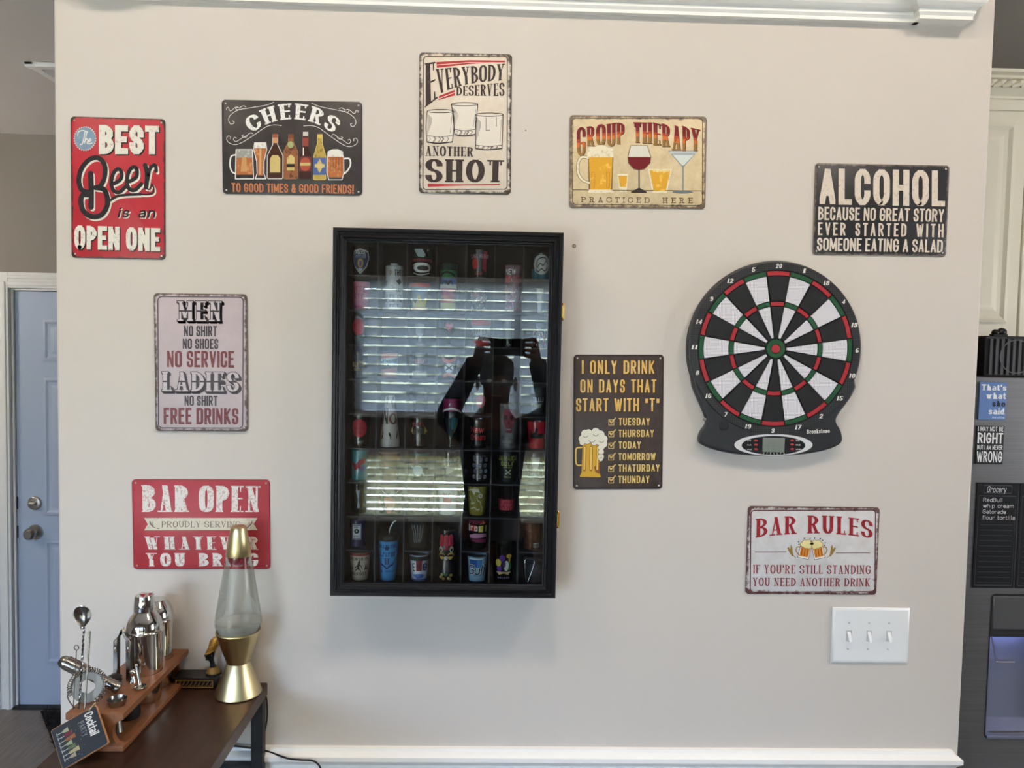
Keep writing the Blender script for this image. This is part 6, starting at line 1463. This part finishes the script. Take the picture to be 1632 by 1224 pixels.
MB().lathe([(.0001, at(.104))] + [(r - .0022, at(z)) for r, z in ((.0315, .104), (.0440, .1400), (.0478, .152), (.0480, .1585))] + [(.0001, at(.1585))], (LX, LY, 0), 48).build('liquid', m_liq, ll)
MB().lathe([(.0001, at(.2795)), (.010, at(.2805)), (.017, at(.2835)), (.0205, at(.289)), (.0215, at(.296)), (.0210, at(.3005)), (.0001, at(.3005))], (LX, LY, 0), 36).build('wax', M('wax_red', (132, 34, 48), .3, coat=.4), ll)
MB().lathe([(.0262, at(.3005)), (.0266, at(.302)), (.0172, at(.357)), (.0160, at(.3615)), (.0130, at(.3640)), (.0001, at(.3642))], (LX, LY, 0), 56).build('cap', m_gold, ll, smooth=30)
for k in range(12):
    a = rng.uniform(0, 6.28); z = rng.uniform(.17, .27); r = (.0466 - (z - .172) * .162) - .0028
    MB().ball((LX + r * math.cos(a), LY + r * math.sin(a), at(z)), rng.uniform(.0004, .0009), 8, 6).build('bubble', M('bubble_white', (230, 230, 230), .1), ll)
# lamp cords
m_cord = M('cord_black', (16, 16, 17), .5)
pc = [P(*q) for q in ((418, 1098, -.006), (424, 1110, -.005), (426, 1130, -.005), (425, 1150, -.005), (421, 1172, -.005), (419, 1200, -.006), (419, 1240, -.006))]
tag(MB().tube(spline([tuple(p) for p in pc]), .0017, 8).build('lamp_cord', m_cord), 'thin black cord hanging down the wall behind the table leg', 'cord')
pc = [P(*q) for q in ((340, 1186, -.011), (375, 1189, -.011), (405, 1193, -.011), (425, 1197, -.011), (442, 1203, -.018), (460, 1209, -.030), (480, 1211, -.030), (497, 1212, -.030), (506, 1217, -.030), (511, 1226, -.030), (512, 1245, -.030))]
tag(MB().tube(spline([tuple(p) for p in pc]), .0021, 8).build('power_cord', m_cord), 'black power cord trailing along the chair rail right of the table', 'cord')

# small gold and black bust on its ornamental box
m_bb = M('bust_black', (18, 17, 18), .35, coat=.3); m_bg = M('bust_gold', (190, 138, 58), .35, .65); m_bg2 = M('bust_gold_dark', (158, 122, 66), .45, .5)
bxo = thing('trinket_box', 'black and gold ornamental box on the table behind the lava lamp', 'box', (-.632, -.024, TZ))
MB().box(-.676, -.5915, -.043, -.006, TZ + .0008, TZ + .022).build('body', m_bb, bxo, bevel=.0012)
mb = MB().ring(-.674, -.593, TZ + .003, TZ + .0205, [(0, -.0431), (0, -.0448), (.0022, -.0448), (.0022, -.0431)])
for k in range(9): x = -.669 + .0085 * k; mb.tube([(x, -.0438, TZ + .006), (x + .003, -.0444, TZ + .011), (x + .0065, -.0438, TZ + .017)], [.0007, .0014, .0007], 6); mb.ball((x + .006, -.0438, TZ + .0075), .0011, 8, 6)
mb.build('relief_frieze', m_bg2, bxo)
MB().box(-.679, -.5885, -.046, -.004, TZ + .0222, TZ + .0262).build('lid', m_bb, bxo, bevel=.001)
bu = thing('bust_figurine', 'small black bust of a woman in a tall gold cap standing on the ornamental box', 'figurine', (-.603, -.025, TZ + .0264))
B0 = TZ + .0266
mb = MB(); vs = []
def loft(sections, n=20, mb=None):
    mb = mb or MB(); vs = []; fs = []
    for (x, y, z, rx, ry, tl) in sections:
        for k in range(n):
            a = 2 * PI * k / n; u = rx * math.cos(a); vs.append((x + u * math.cos(tl), y + ry * math.sin(a), z + u * math.sin(tl)))
    m_ = len(sections)
    for i in range(m_ - 1):
        for k in range(n): k2 = (k + 1) % n; fs.append((i * n + k, i * n + k2, (i + 1) * n + k2, (i + 1) * n + k))
    fs += [tuple(range(n - 1, -1, -1)), tuple((m_ - 1) * n + k for k in range(n))]
    return mb.add(vs, fs)
bxx = -.602
# face looks to the left: long neck, jaw, brow
mb = loft([(bxx + .002, -.025, B0 + .0125, .0075, .0075, 0), (bxx + .001, -.025, B0 + .021, .0052, .0055, 0), (bxx - .001, -.025, B0 + .029, .0050, .0055, .1), (bxx - .004, -.025, B0 + .034, .0085, .0066, .3), (bxx - .005, -.025, B0 + .041, .0105, .0078, .2), (bxx - .004, -.025, B0 + .048, .0108, .0082, .2), (bxx - .002, -.025, B0 + .055, .0108, .0080, .3)])
mb.ball((bxx - .0152, -.025, B0 + .0400), (.0028, .0018, .0022), 10, 8).ball((bxx - .0140, -.025, B0 + .0352), (.0022, .0024, .0013), 10, 8).ball((bxx - .0118, -.025, B0 + .0312), (.0028, .0028, .0020), 10, 8)
mb.ball((bxx + .002, -.0335, B0 + .0415), (.0026, .0012, .0042), 10, 8)
hd = mb.build('head', m_bb, bu)
for s in (-1, 1): MB().ball((bxx - .0122, -.025 + s * .0045, B0 + .0440), (.0020, .0012, .0010), 8, 6).build('eye', m_bg, hd)
mb = loft([(bxx - .004, -.025, B0 + .0470, .0128, .0098, .42), (bxx + .001, -.025, B0 + .0570, .0140, .0108, .42), (bxx + .006, -.025, B0 + .068, .0150, .0115, .40), (bxx + .010, -.025, B0 + .080, .0158, .0120, .38), (bxx + .012, -.025, B0 + .0835, .0148, .0112, .36)])
mb.build('headdress', m_bg, bu)
for zc_, xo, r in ((.0505, -.003, .0140), (.0665, .0055, .0156)):
    loft([(bxx + xo - .0005, -.025, B0 + zc_ - .0012, r, r * .78, .42), (bxx + xo + .0005, -.025, B0 + zc_ + .0012, r, r * .78, .42)]).build('gold_band', M('band_gold', (226, 184, 96), .3, .8), bu)
loft([(bxx + .003, -.025, B0 + .0015, .0155, .0130, 0), (bxx + .003, -.025, B0 + .006, .0150, .0130, 0), (bxx + .002, -.025, B0 + .0125, .0108, .0100, .1), (bxx + .002, -.025, B0 + .0155, .0078, .0078, .1)]).build('collar', m_bg2, bu)
loft([(bxx + .004, -.025, B0, .0175, .0145, 0), (bxx + .004, -.025, B0 + .0030, .0170, .0142, 0)]).build('plinth', m_bb, bu)

# ---- bar tool stand
m_bam = M('stand_wood', (142, 93, 60), .42, c2=(118, 75, 47), scale=12, stretch=(9, 1, 9))
m_chr = M('shaker_chrome', (214, 212, 208), .07, 1.0); m_ss = M('tool_steel', (150, 146, 140), .24, 1.0); m_rub = M('stopper_rubber', (18, 18, 19), .6)
KX0, KX1, KY0, KY1 = -.766, -.662, -.299, -.003
KZ0, KZ1 = 1.116, 1.127
SH = [(-.7080, -.1135, .0340), (-.7135, -.0450, .0340)]
rk = thing('bar_tool_stand', 'two-tier wooden stand with curved ends holding cocktail tools on the table', 'stand', ((KX0 + KX1) / 2, (KY0 + KY1) / 2, TZ))
def holed(mb, x0, x1, y0, y1, z0, z1, cx, cy, r, n=40):
    """board with one round hole"""
    per = []
    for k in range(n):
        a = 2 * PI * (k + .5) / n; c_, s_ = math.cos(a), math.sin(a)
        t = min(((x1 - cx) / c_ if c_ > 1e-6 else (x0 - cx) / c_ if c_ < -1e-6 else 9), ((y1 - cy) / s_ if s_ > 1e-6 else (y0 - cy) / s_ if s_ < -1e-6 else 9))
        per.append((cx + c_ * t, cy + s_ * t))
    for (qx, qy) in ((x0, y0), (x1, y0), (x1, y1), (x0, y1)):
        j = min(range(n), key=lambda i: (per[i][0] - qx) ** 2 + (per[i][1] - qy) ** 2); per[j] = (qx, qy)
    cir = [(cx + r * math.cos(2 * PI * (k + .5) / n), cy + r * math.sin(2 * PI * (k + .5) / n)) for k in range(n)]
    vs = [(x, y, z1) for x, y in per] + [(x, y, z1) for x, y in cir] + [(x, y, z0) for x, y in per] + [(x, y, z0) for x, y in cir]
    fs = []
    for k in range(n):
        k2 = (k + 1) % n; fs += [(k, k2, n + k2, n + k), (2 * n + k, 3 * n + k, 3 * n + k2, 2 * n + k2), (k, 2 * n + k, 2 * n + k2, k2), (n + k, n + k2, 3 * n + k2, 3 * n + k)]
    return mb.add(vs, fs)
JG = (-.6905, -.2640, .0165)
dkm = MB(); ym = (SH[0][1] + SH[1][1]) / 2
holed(dkm, KX0, KX1, KY0, -.235, KZ0, KZ1, JG[0], JG[1], .0142)
dkm.box(KX0, KX1, -.235, -.160, KZ0, KZ1)
holed(dkm, KX0, KX1, -.160, ym, KZ0, KZ1, SH[0][0], SH[0][1], .0342); holed(dkm, KX0, KX1, ym, KY1, KZ0, KZ1, SH[1][0], SH[1][1], .0342)
dkm.build('upper_deck', m_bam, rk, smooth=0)
MB().box(KX0, KX1, KY0, KY1, TZ + .001, TZ + .011).build('lower_deck', m_bam, rk, bevel=.001)
prof = []
for k in range(11):
    t = -1 + 2 * k / 10; prof.append((KX1 - .020 * math.sqrt(max(0, 1 - t * t)), TZ + .0112 + (KZ0 - TZ - .0114) * (t + 1) / 2))
prof += [(KX0 + .020 * math.sqrt(max(0, 1 - t_ * t_)), TZ + .0112 + (KZ0 - TZ - .0114) * (t_ + 1) / 2) for t_ in [1 - .2 * k for k in range(11)]]
for y, th_ in ((KY0 + .0005, .011), (KY1 - .0068, .0062)): MB().prism(prof, y, y + th_, 'y').build('end_board', m_bam, rk, smooth=30)
zd_ = KZ1 + .0004
def shaker(label, x, y, capped=True):
    t = thing('cocktail_shaker', label, 'shaker', (x, y, TZ + .0115), group='cocktail shakers'); b = TZ + .0116
    MB().lathe([(.0001, b), (.0295, b), (.0310, b + .002), (.0333, b + .060), (.0337, b + .140), (.0338, b + .142)], (x, y, 0), 56, cap1=True).build('cup', m_chr, t)
    MB().lathe([(.0345, b + .1425), (.0372, b + .1430), (.0380, b + .1455), (.0372, b + .148), (.0352, b + .1495), (.0345, b + .156), (.0320, b + .166), (.0270, b + .176), (.0215, b + .183), (.0195, b + .187)], (x, y, 0), 56, cap1=True).build('strainer_top', m_chr, t)
    if capped: MB().lathe([(.0205, b + .1873), (.0208, b + .189), (.0185, b + .2155), (.0176, b + .219), (.0150, b + .2203), (.0001, b + .2206)], (x, y, 0), 48).build('cap', m_chr, t, smooth=30)
shaker('chrome cocktail shaker standing in the wooden stand, nearer the camera', *SH[0][:2])
shaker('capless chrome cocktail shaker half hidden behind the nearer shaker in the stand', *SH[1][:2], False)
def tool(name, label, cat, loc): return thing(name, label, cat, loc)
# jigger hanging through the deck
jx, jy = JG[0], JG[1]
tag(MB().lathe([(.0001, zd_ - .020), (.0055, zd_ - .020), (.0120, zd_ - .006), (.0165, zd_ + .006), (.0178, zd_ + .0115), (.0172, zd_ + .0115), (.0155, zd_ + .0045), (.0110, zd_ - .004), (.0001, zd_ - .008)], (jx, jy, 0), 40).lathe([(.0001, zd_ - .0202), (.0055, zd_ - .0205), (.0120, zd_ - .050), (.0114, zd_ - .050), (.0050, zd_ - .024), (.0001, zd_ - .022)], (jx, jy, 0), 40).build('jigger', m_ss), 'steel double jigger set through the near end of the wooden stand', 'jigger')
# muddler leaning over
a, b = Vector(P(95, 1051, -.235)), Vector((-.704, -.226, zd_ + .013)); d = (b - a).normalized(); L = (b - a).length
md = tool('muddler', 'thick ribbed steel muddler lying slanted across the left end of the stand', 'muddler', tuple(b))
def lathe_along(prof, p, d, seg=28, mb=None): return (mb or MB()).lathe(prof, tuple(p), seg, mat4=d.to_track_quat('Z', 'Y').to_matrix().to_4x4())
lathe_along([(.0001, 0), (.007, .001), (.0108, .006), (.0120, .012), (.0120, .060), (.0102, .064), (.0100, L - .012), (.0112, L - .010), (.0116, L - .003), (.0108, L), (.0001, L)], a, d).build('rod', m_ss, md)
mb = MB(); q4 = d.to_track_quat('Z', 'Y').to_matrix()
for k in range(10):
    o_ = q4 @ Vector((.0121 * math.cos(k * .628), .0121 * math.sin(k * .628), 0)); mb.tube([tuple(a + d * .014 + o_), tuple(a + d * .054 + o_)], .0012, 6)
mb.build('ribs', m_ss, md)
# strainer standing on edge with its spring
sxc, syc, szc, sr_r = -.742, -.268, zd_ + .036, .031
st = tool('cocktail_strainer', 'round steel cocktail strainer with a coil spring standing on edge in the stand', 'strainer', (sxc, syc, zd_))
mb = MB().lathe([(.0125, -.0006), (.0285, -.0006), (.0292, 0), (.0285, .0006), (.0125, .0006)], (sxc, syc, szc), 48, mat4=Matrix.Rotation(R_(78), 4, 'X') @ Matrix.Rotation(R_(14), 4, 'Y'), ); mb.build('plate', M('strainer_plate', (118, 114, 110), .36, 1.0), st)
rm_ = Matrix.Rotation(R_(78), 4, 'X') @ Matrix.Rotation(R_(14), 4, 'Y')
pts = []
for k in range(560):
    a_ = R_(-60) + R_(270) * k / 560; w_ = 2 * PI * 36 * k / 560; rr = .0300 + .0042 * math.cos(w_)
    v = rm_ @ Vector((rr * math.cos(a_), rr * math.sin(a_), .0042 * math.sin(w_))); pts.append((v.x + sxc, v.y + syc, v.z + szc))
MB().tube(pts, .0009, 6).build('spring', m_ss, st)
MB().tube(spline([(sxc - .026, syc, szc - .004), (sxc - .034, syc - .006, szc - .016), (sxc - .020, syc - .012, zd_ + .003), (sxc - .012, syc - .010, zd_ + .001)]), .0011, 8).build('wire_handle', m_ss, st)
# twisted bar spoon
b0 = Vector((-.750, -.283, zd_ + .001)); t0 = Vector(P(134, 1000, -.270))
bs = tool('bar_spoon', 'tall twisted bar spoon standing bowl-up at the left end of the stand', 'spoon', tuple(b0))
d = (t0 - b0); n_ = 60; mbx = MB()
for ph in (0, PI):
    mbx.tube([tuple(b0 + d * (k / n_) + Vector((.0011 * math.cos(k * .95 + ph), .0011 * math.sin(k * .95 + ph), 0))) for k in range(n_ + 1)], .0012, 6)
mbx.build('stem', m_ss, bs)
bo = MB(); vs = []; fs = []
NR, NS = 10, 16
for i in range(NR + 1):
    t_ = i / NR; wv = .0165 * ((.13 + .87 * math.sin(PI / 2 * t_ / .62) ** 1.4) if t_ <= .62 else math.sqrt(max(.02, 1 - ((t_ - .62) / .385) ** 2))); zz = t_ * .044
    for k in range(NS + 1):
        u = -1 + 2 * k / NS; vs.append((t0.x - .002 + u * wv, t0.y + .008 * (1 - u * u) * math.sin(PI * t_) - .003, t0.z - .002 + zz))
for i in range(NR):
    for k in range(NS): fs.append((i * (NS + 1) + k, i * (NS + 1) + k + 1, (i + 1) * (NS + 1) + k + 1, (i + 1) * (NS + 1) + k))
o_ = bo.add(vs, fs).build('bowl', m_ss, bs); sd = o_.modifiers.new('thick', 'SOLIDIFY'); sd.thickness = .0008
# fork / plain stirrer next to it
b1 = Vector((-.738, -.286, zd_ + .001)); t1 = Vector(P(143, 1006, -.268))
tag(MB().tube([tuple(b1), tuple(b1 * .5 + t1 * .5), tuple(t1)], [.0016, .0015, .0021], 10).build('bar_knife', m_ss), 'plain straight steel stirrer beside the twisted bar spoon', 'stirrer')
b2 = Vector((-.7590, -.286, zd_ + .001)); t2 = Vector(P(122, 1036, -.272))
ring_ = [(t2.x + .0042 * math.sin(2 * PI * k / 18), t2.y, t2.z + .0046 - .0046 * math.cos(2 * PI * k / 18)) for k in range(19)]
pk = MB().tube([tuple(b2), tuple(t2)], .0009, 8).tube(ring_, .0008, 6)
tag(pk.build('cocktail_pick', m_ss), 'thin steel cocktail pick with a ring top at the left of the stand', 'cocktail pick')
# ice tongs
tx_, ty_ = -.728, -.163
tn = tool('ice_tongs', 'folded steel ice tongs standing arch-up in the middle of the stand', 'tongs', (tx_, ty_, zd_))
for s in (-1, 1):
    x0_ = tx_ + s * .0125
    MB().prism([(x0_ - .0042, zd_ + .001), (x0_ + .0042, zd_ + .001), (x0_ + .0048, zd_ + .087), (tx_ + s * .0005, zd_ + .1055), (tx_ + s * .0005 - (.001 if s > 0 else -.001), zd_ + .100), (x0_ - .0040, zd_ + .082)] if s < 0 else [(x0_ - .0042, zd_ + .001), (x0_ + .0042, zd_ + .001), (x0_ + .0040, zd_ + .082), (tx_ + .0005, zd_ + .1055), (tx_ + .0005, zd_ + .099), (x0_ - .0048, zd_ + .083)], ty_ - .006, ty_ + .006, 'y').build('arm', m_ss, tn, bevel=.0008)
mb = MB()
for s in (-1, 1): mb.lathe([(.0001, .0012), (.0020, .0008), (.0026, 0)], (tx_ + s * .0125, ty_ - .006, zd_ + .066), 10, mat4=rotx @ Matrix.Diagonal((1, 2.2, 1, 1)))
mb.build('rivet', m_chr, tn)
# black rubber bottle stoppers
mb = MB().lathe([(.0001, zd_), (.0125, zd_ + .0004), (.0142, zd_ + .004), (.0125, zd_ + .008), (.0145, zd_ + .012), (.0125, zd_ + .016), (.0140, zd_ + .019), (.0080, zd_ + .022), (.0001, zd_ + .022)], (-.7330, -.188, 0), 28)
tag(mb.build('rubber_stopper', m_rub), 'black ribbed rubber stopper on the upper deck in front of the ice tongs', 'stopper')
# chrome pourers
t = tool('bottle_pourer', 'chrome bottle stopper with a ball top on the stand in front of the shaker', 'bottle stopper', (-.706, -.170, zd_))
MB().lathe([(.0001, zd_), (.0078, zd_ + .0004), (.0072, zd_ + .003), (.0048, zd_ + .010), (.0040, zd_ + .013)], (-.706, -.170, 0), 24).build('cone', m_chr, t)
MB().ball((-.706, -.170, zd_ + .0195), .0072, 20, 12).build('ball', m_chr, t)
t = tool('bottle_pourer', 'chrome pourer with a flat disc foot leaning at the right edge of the stand', 'pourer', (-.680, -.200, zd_))
MB().lathe([(.0001, zd_), (.0110, zd_ + .0004), (.0122, zd_ + .003), (.0110, zd_ + .0048), (.0001, zd_ + .0055)], (-.679, -.196, 0), 28).build('disc', m_chr, t)
MB().tube([(-.680, -.195, zd_ + .0055), (-.684, -.192, zd_ + .020), (-.690, -.188, zd_ + .040)], [.0034, .0030, .0024], 12).ball((-.6905, -.1878, zd_ + .0415), .0036, 12, 8).build('spout', m_chr, t)
# black cup and corkscrew worm under the deck
tag(MB().lathe([(.0001, TZ + .0114), (.018, TZ + .0114), (.020, TZ + .016), (.0195, TZ + .040), (.0001, TZ + .043)], (-.703, -.190, 0), 28).build('rubber_stopper', m_rub), 'round black rubber stopper on the lower deck, under the upper deck of the stand', 'stopper')
# recipe card
cq = [Vector(P(75, 1167, -.322)), Vector(P(147, 1130, -.3045)), Vector(P(177, 1178, -.330)), Vector(P(107, 1224, -.352))]
ex = ((cq[1] - cq[0]) + (cq[2] - cq[3])) / 2; ey = ((cq[0] - cq[3]) + (cq[1] - cq[2])) / 2
cc_ = sum(cq, Vector()) / 4; wU, hU = ex.length, ey.length; ex.normalize(); ey = (ey - ex * ey.dot(ex)).normalized(); ez = ex.cross(ey)
cd = thing('recipe_card', 'black cocktail party card on a wooden board hanging at the near end of the stand', 'card', tuple(cc_))
def cardbox(x0, x1, y0, y1, z0, z1, r=.004):
    mb = MB(); o = rrect((x1 - x0) / 2, (y1 - y0) / 2, r, 5, (x0 + x1) / 2, (y0 + y1) / 2); n = len(o)
    vs = [tuple(cc_ + ex * x + ey * y + ez * z0) for x, y in o] + [tuple(cc_ + ex * x + ey * y + ez * z1) for x, y in o]
    return mb.add(vs, [tuple(range(n))[::-1], tuple(range(n, 2 * n))] + [(k, (k + 1) % n, n + (k + 1) % n, n + k) for k in range(n)])
cardbox(-wU / 2 - .001, wU / 2 + .001, -hU / 2 - .001, hU / 2 + .001, -.006, -.0005).build('board', M('card_wood', (186, 136, 92), .5), cd, smooth=30)
cardbox(-wU / 2, wU / 2, -hU / 2, hU / 2, -.0004, .0006).build('card', M('card_black', (34, 37, 42), .45), cd, smooth=30)
CA = Art(lambda u, v, l: tuple(cc_ + ex * (u / 100 - .5) * wU + ey * (v / 100 - .5) * hU + ez * (.0007 + l)))
cw = I(214, 212, 206)
# the card hangs a quarter turn round: its printing runs along the right-hand side
tq = lambda a, b, c_, d_: [(a, b), (c_, b), (c_, d_), (a, d_)]
kw = dict(kind='ell', rad=.4, gap=.12, slant=.12)
CA.text('title_lettering', 'Cocktail', [(92, 94), (92, 36), (72, 36), (72, 94)], cw, 2, tx=.28, ty=.14, **kw)
CA.text('title_lettering#2', 'PARTY', [(68, 82), (68, 44), (56, 44), (56, 82)], I(120, 122, 126), 2, tx=.2, ty=.14, rad=.2, gap=.3)
for k, (v, cc) in enumerate(((82, (150, 150, 122)), (71, (104, 40, 48)), (60, (136, 88, 54)), (49, (140, 150, 116)), (38, (84, 100, 66)), (27, (160, 152, 112)), (17, (150, 142, 120)))):
    l_ = 20 + (k % 3) * 5; CA.poly('printed_drinks', [(14 + l_, v - 5.5), (14 + l_, v + 5.5), (22, v + 3), (22, v - 3)], I(*cc), 1); CA.rect('printed_drinks', 10, v - .8, 22, v + .8, I(170, 172, 168), 1); CA.rect('printed_drinks', 8, v - 4, 10, v + 4, I(150, 152, 150), 1)
for k in range(26): CA.ell('printed_drinks', rng.uniform(6, 56), rng.uniform(6, 94), .9, .9, I(120, 124, 124), 1, n=6)
CA.build(cd, local=False)
MB().tube(spline([tuple(cq[1] + ez * .001 - ex * .006), tuple(cq[1] + Vector((.004, .004, .010))), (-.716, -.296, zd_ + .006), (-.726, -.293, zd_ + .003)]), .0009, 6).build('string', M('jute_string', (186, 160, 120), .8), cd)

# ------------------------------------------------------------------ the photographer, seen in the cabinet glass
m_skin = M('skin', (92, 66, 54), .5); m_shirt = M('shirt_dark', (34, 35, 40), .8); m_trous = M('trousers_dark', (40, 42, 50), .8); m_hair = M('hair_dark', (26, 22, 20), .7)
V_ = []; E_ = []; RA = []
def node(p, r, par=None):
    V_.append(p); RA.append(r)
    if par is not None: E_.append((par, len(V_) - 1))
    return len(V_) - 1
PX, PY = .01, -2.07
pel = node((PX, PY, .93), (.132, .105)); sp1 = node((PX, PY + .01, 1.10), (.112, .095), pel); sp2 = node((PX, PY + .01, 1.28), (.130, .105), sp1); nk0 = node((PX, PY + .01, 1.43), (.095, .075), sp2); nk1 = node((PX + .005, PY + .03, 1.53), (.056, .058), nk0)
h1 = node((PX + .012, PY + .055, 1.60), (.066, .078), nk1); h2 = node((PX + .012, PY + .05, 1.67), (.078, .094), h1); h3 = node((PX + .012, PY + .045, 1.735), (.060, .072), h2)
for s, sh_, el, wr in ((-1, (-.165, 1.40), (-.190, -1.90, 1.515), (-.058, -1.745, 1.765)), (1, (.185, 1.40), (.262, -1.90, 1.535), (.185, -1.745, 1.765))):
    a0 = node((PX + s * .10, PY + .01, 1.415), (.062, .06), nk0); a1 = node((sh_[0], PY + .03, sh_[1]), (.056, .055), a0)
    am_ = node(((sh_[0] + el[0]) / 2, (PY + .03 + el[1]) / 2, (sh_[1] + el[2]) / 2), (.046, .046), a1)
    e = node(el, (.040, .040), am_); f_ = node(tuple((el[i] * .55 + wr[i] * .45) for i in range(3)), (.036, .036), e); w_ = node(wr, (.026, .020), f_)
    pm = node((wr[0] + s * .0, -1.722, wr[2] + .030), (.032, .016), w_)
    hx = -.028 if s < 0 else .158
    for j in range(4):
        k1 = node((wr[0] - s * .004 + .0, -1.704 - .004 * j, 1.775 + .024 * j), (.0095, .0095), pm); k2 = node((hx - s * .004, -1.690, 1.778 + .022 * j), (.0085, .0085), k1); node((hx - s * .028, -1.6885 - .0, 1.780 + .021 * j), (.0075, .0075), k2)
    t1_ = node((wr[0] - s * .018, -1.722, 1.772), (.011, .011), pm); node((hx - s * .022, -1.7165, 1.776), (.009, .009), t1_)
    lg0 = node((PX + s * .10, PY, .84), (.095, .095), pel); lg1 = node((PX + s * .115, PY + .015, .48), (.062, .065), lg0); lg2 = node((PX + s * .12, PY - .01, .10), (.044, .048), lg1); node((PX + s * .13, PY + .11, .042), (.045, .036), lg2)
me = bpy.data.meshes.new('person'); me.from_pydata(V_, E_, [])
pr = bpy.data.objects.new('person', me); col.objects.link(pr)
tag(pr, 'person with raised arms photographing the wall, mirrored in the cabinet glass', 'person')
sk_m = pr.modifiers.new('skin', 'SKIN'); sk_m.use_smooth_shade = True
for i, v in enumerate(me.skin_vertices[0].data): v.radius = RA[i]; v.use_root = i == 0
ss_ = pr.modifiers.new('sub', 'SUBSURF'); ss_.levels = 2; ss_.render_levels = 2
me.materials.append(m_skin)
HC = Vector((PX + .012, PY + .05, 1.665))
loft([(HC.x, HC.y - .012, HC.z - .03, .077, .086, 0), (HC.x, HC.y - .012, HC.z + .03, .081, .092, 0), (HC.x, HC.y - .010, HC.z + .075, .078, .088, 0), (HC.x, HC.y - .008, HC.z + .105, .045, .052, 0), (HC.x, HC.y - .008, HC.z + .112, .010, .012, 0)], 24).build('hair', m_hair, pr)
mb = MB().ball((HC.x, HC.y + .094, HC.z - .035), (.013, .018, .020), 12, 8); mb.build('nose', m_skin, pr)
mb = MB().ball((HC.x, HC.y + .078, HC.z - .078), (.026, .012, .007), 12, 8); mb.build('mouth', M('lips', (140, 84, 76), .5), pr)
for s in (-1, 1):
    MB().ball((HC.x + s * .033, HC.y + .080, HC.z - .008), (.013, .010, .008), 12, 8).build('eye', M('eye_white', (220, 218, 214), .3), pr)
    MB().ball((HC.x + s * .088, HC.y - .002, HC.z - .025), (.010, .022, .034), 12, 8).build('ear', m_skin, pr)
    MB().lathe([(.021, -.0012), (.0235, -.0012), (.0235, .0012), (.021, .0012), (.021, -.0012)], (HC.x + s * .034, HC.y + .104, HC.z - .008), 24, mat4=rotx).tube([(HC.x + s * .058, HC.y + .102, HC.z - .006), (HC.x + s * .090, HC.y + .01, HC.z - .004)], .002, 6).build('glasses_rim', m_cord, pr)
loft([(PX, PY, .90, .150, .122, 0), (PX, PY + .01, 1.10, .128, .112, 0), (PX, PY + .01, 1.28, .150, .120, 0), (PX, PY + .012, 1.39, .165, .105, 0), (PX, PY + .012, 1.455, .085, .078, 0)], 32).build('shirt', m_shirt, pr)
for s in (-1, 1):
    loft([(PX + s * .10, PY, .915, .105, .118, 0), (PX + s * .115, PY + .012, .48, .080, .084, 0), (PX + s * .12, PY - .005, .06, .068, .074, 0)], 24).build('trouser_leg', m_trous, pr)
    p0 = Vector((s * .12 + .01, PY + .02, 1.41)); p1 = Vector((-.182 if s < 0 else .228, -1.95, 1.475)); p2 = Vector((-.190, -1.90, 1.515) if s < 0 else (.262, -1.90, 1.535)); p3 = Vector((-.075 if s < 0 else .196, -1.765, 1.745)); MB().tube(spline([tuple(p0), tuple(p1), tuple(p2), tuple((p2 + p3) / 2), tuple(p3)]), [.066 - .028 * k / 24 for k in range(25)], 18).build('sleeve', m_shirt, pr)
ph = thing('phone', 'black phone held sideways by the mirrored person', 'phone', (.065, -1.7, 1.81))
mb = MB(); o = rrect(.074, .036, .010, 6, .065, 1.812); mb.prism(o, -1.7075, -1.6995, 'y'); mb.build('body', M('phone_black', (22, 22, 24), .3, .4), ph, bevel=.001)
for u, v in ((.012, 1.828), (.012, 1.796), (.036, 1.812)): MB().lathe([(.0001, .002), (.0070, .002), (.0085, 0)], (u, -1.6994, v), 20, mat4=Matrix.Rotation(-PI / 2, 4, 'X')).build('lens', M('lens_black', (10, 10, 14), .1), ph)
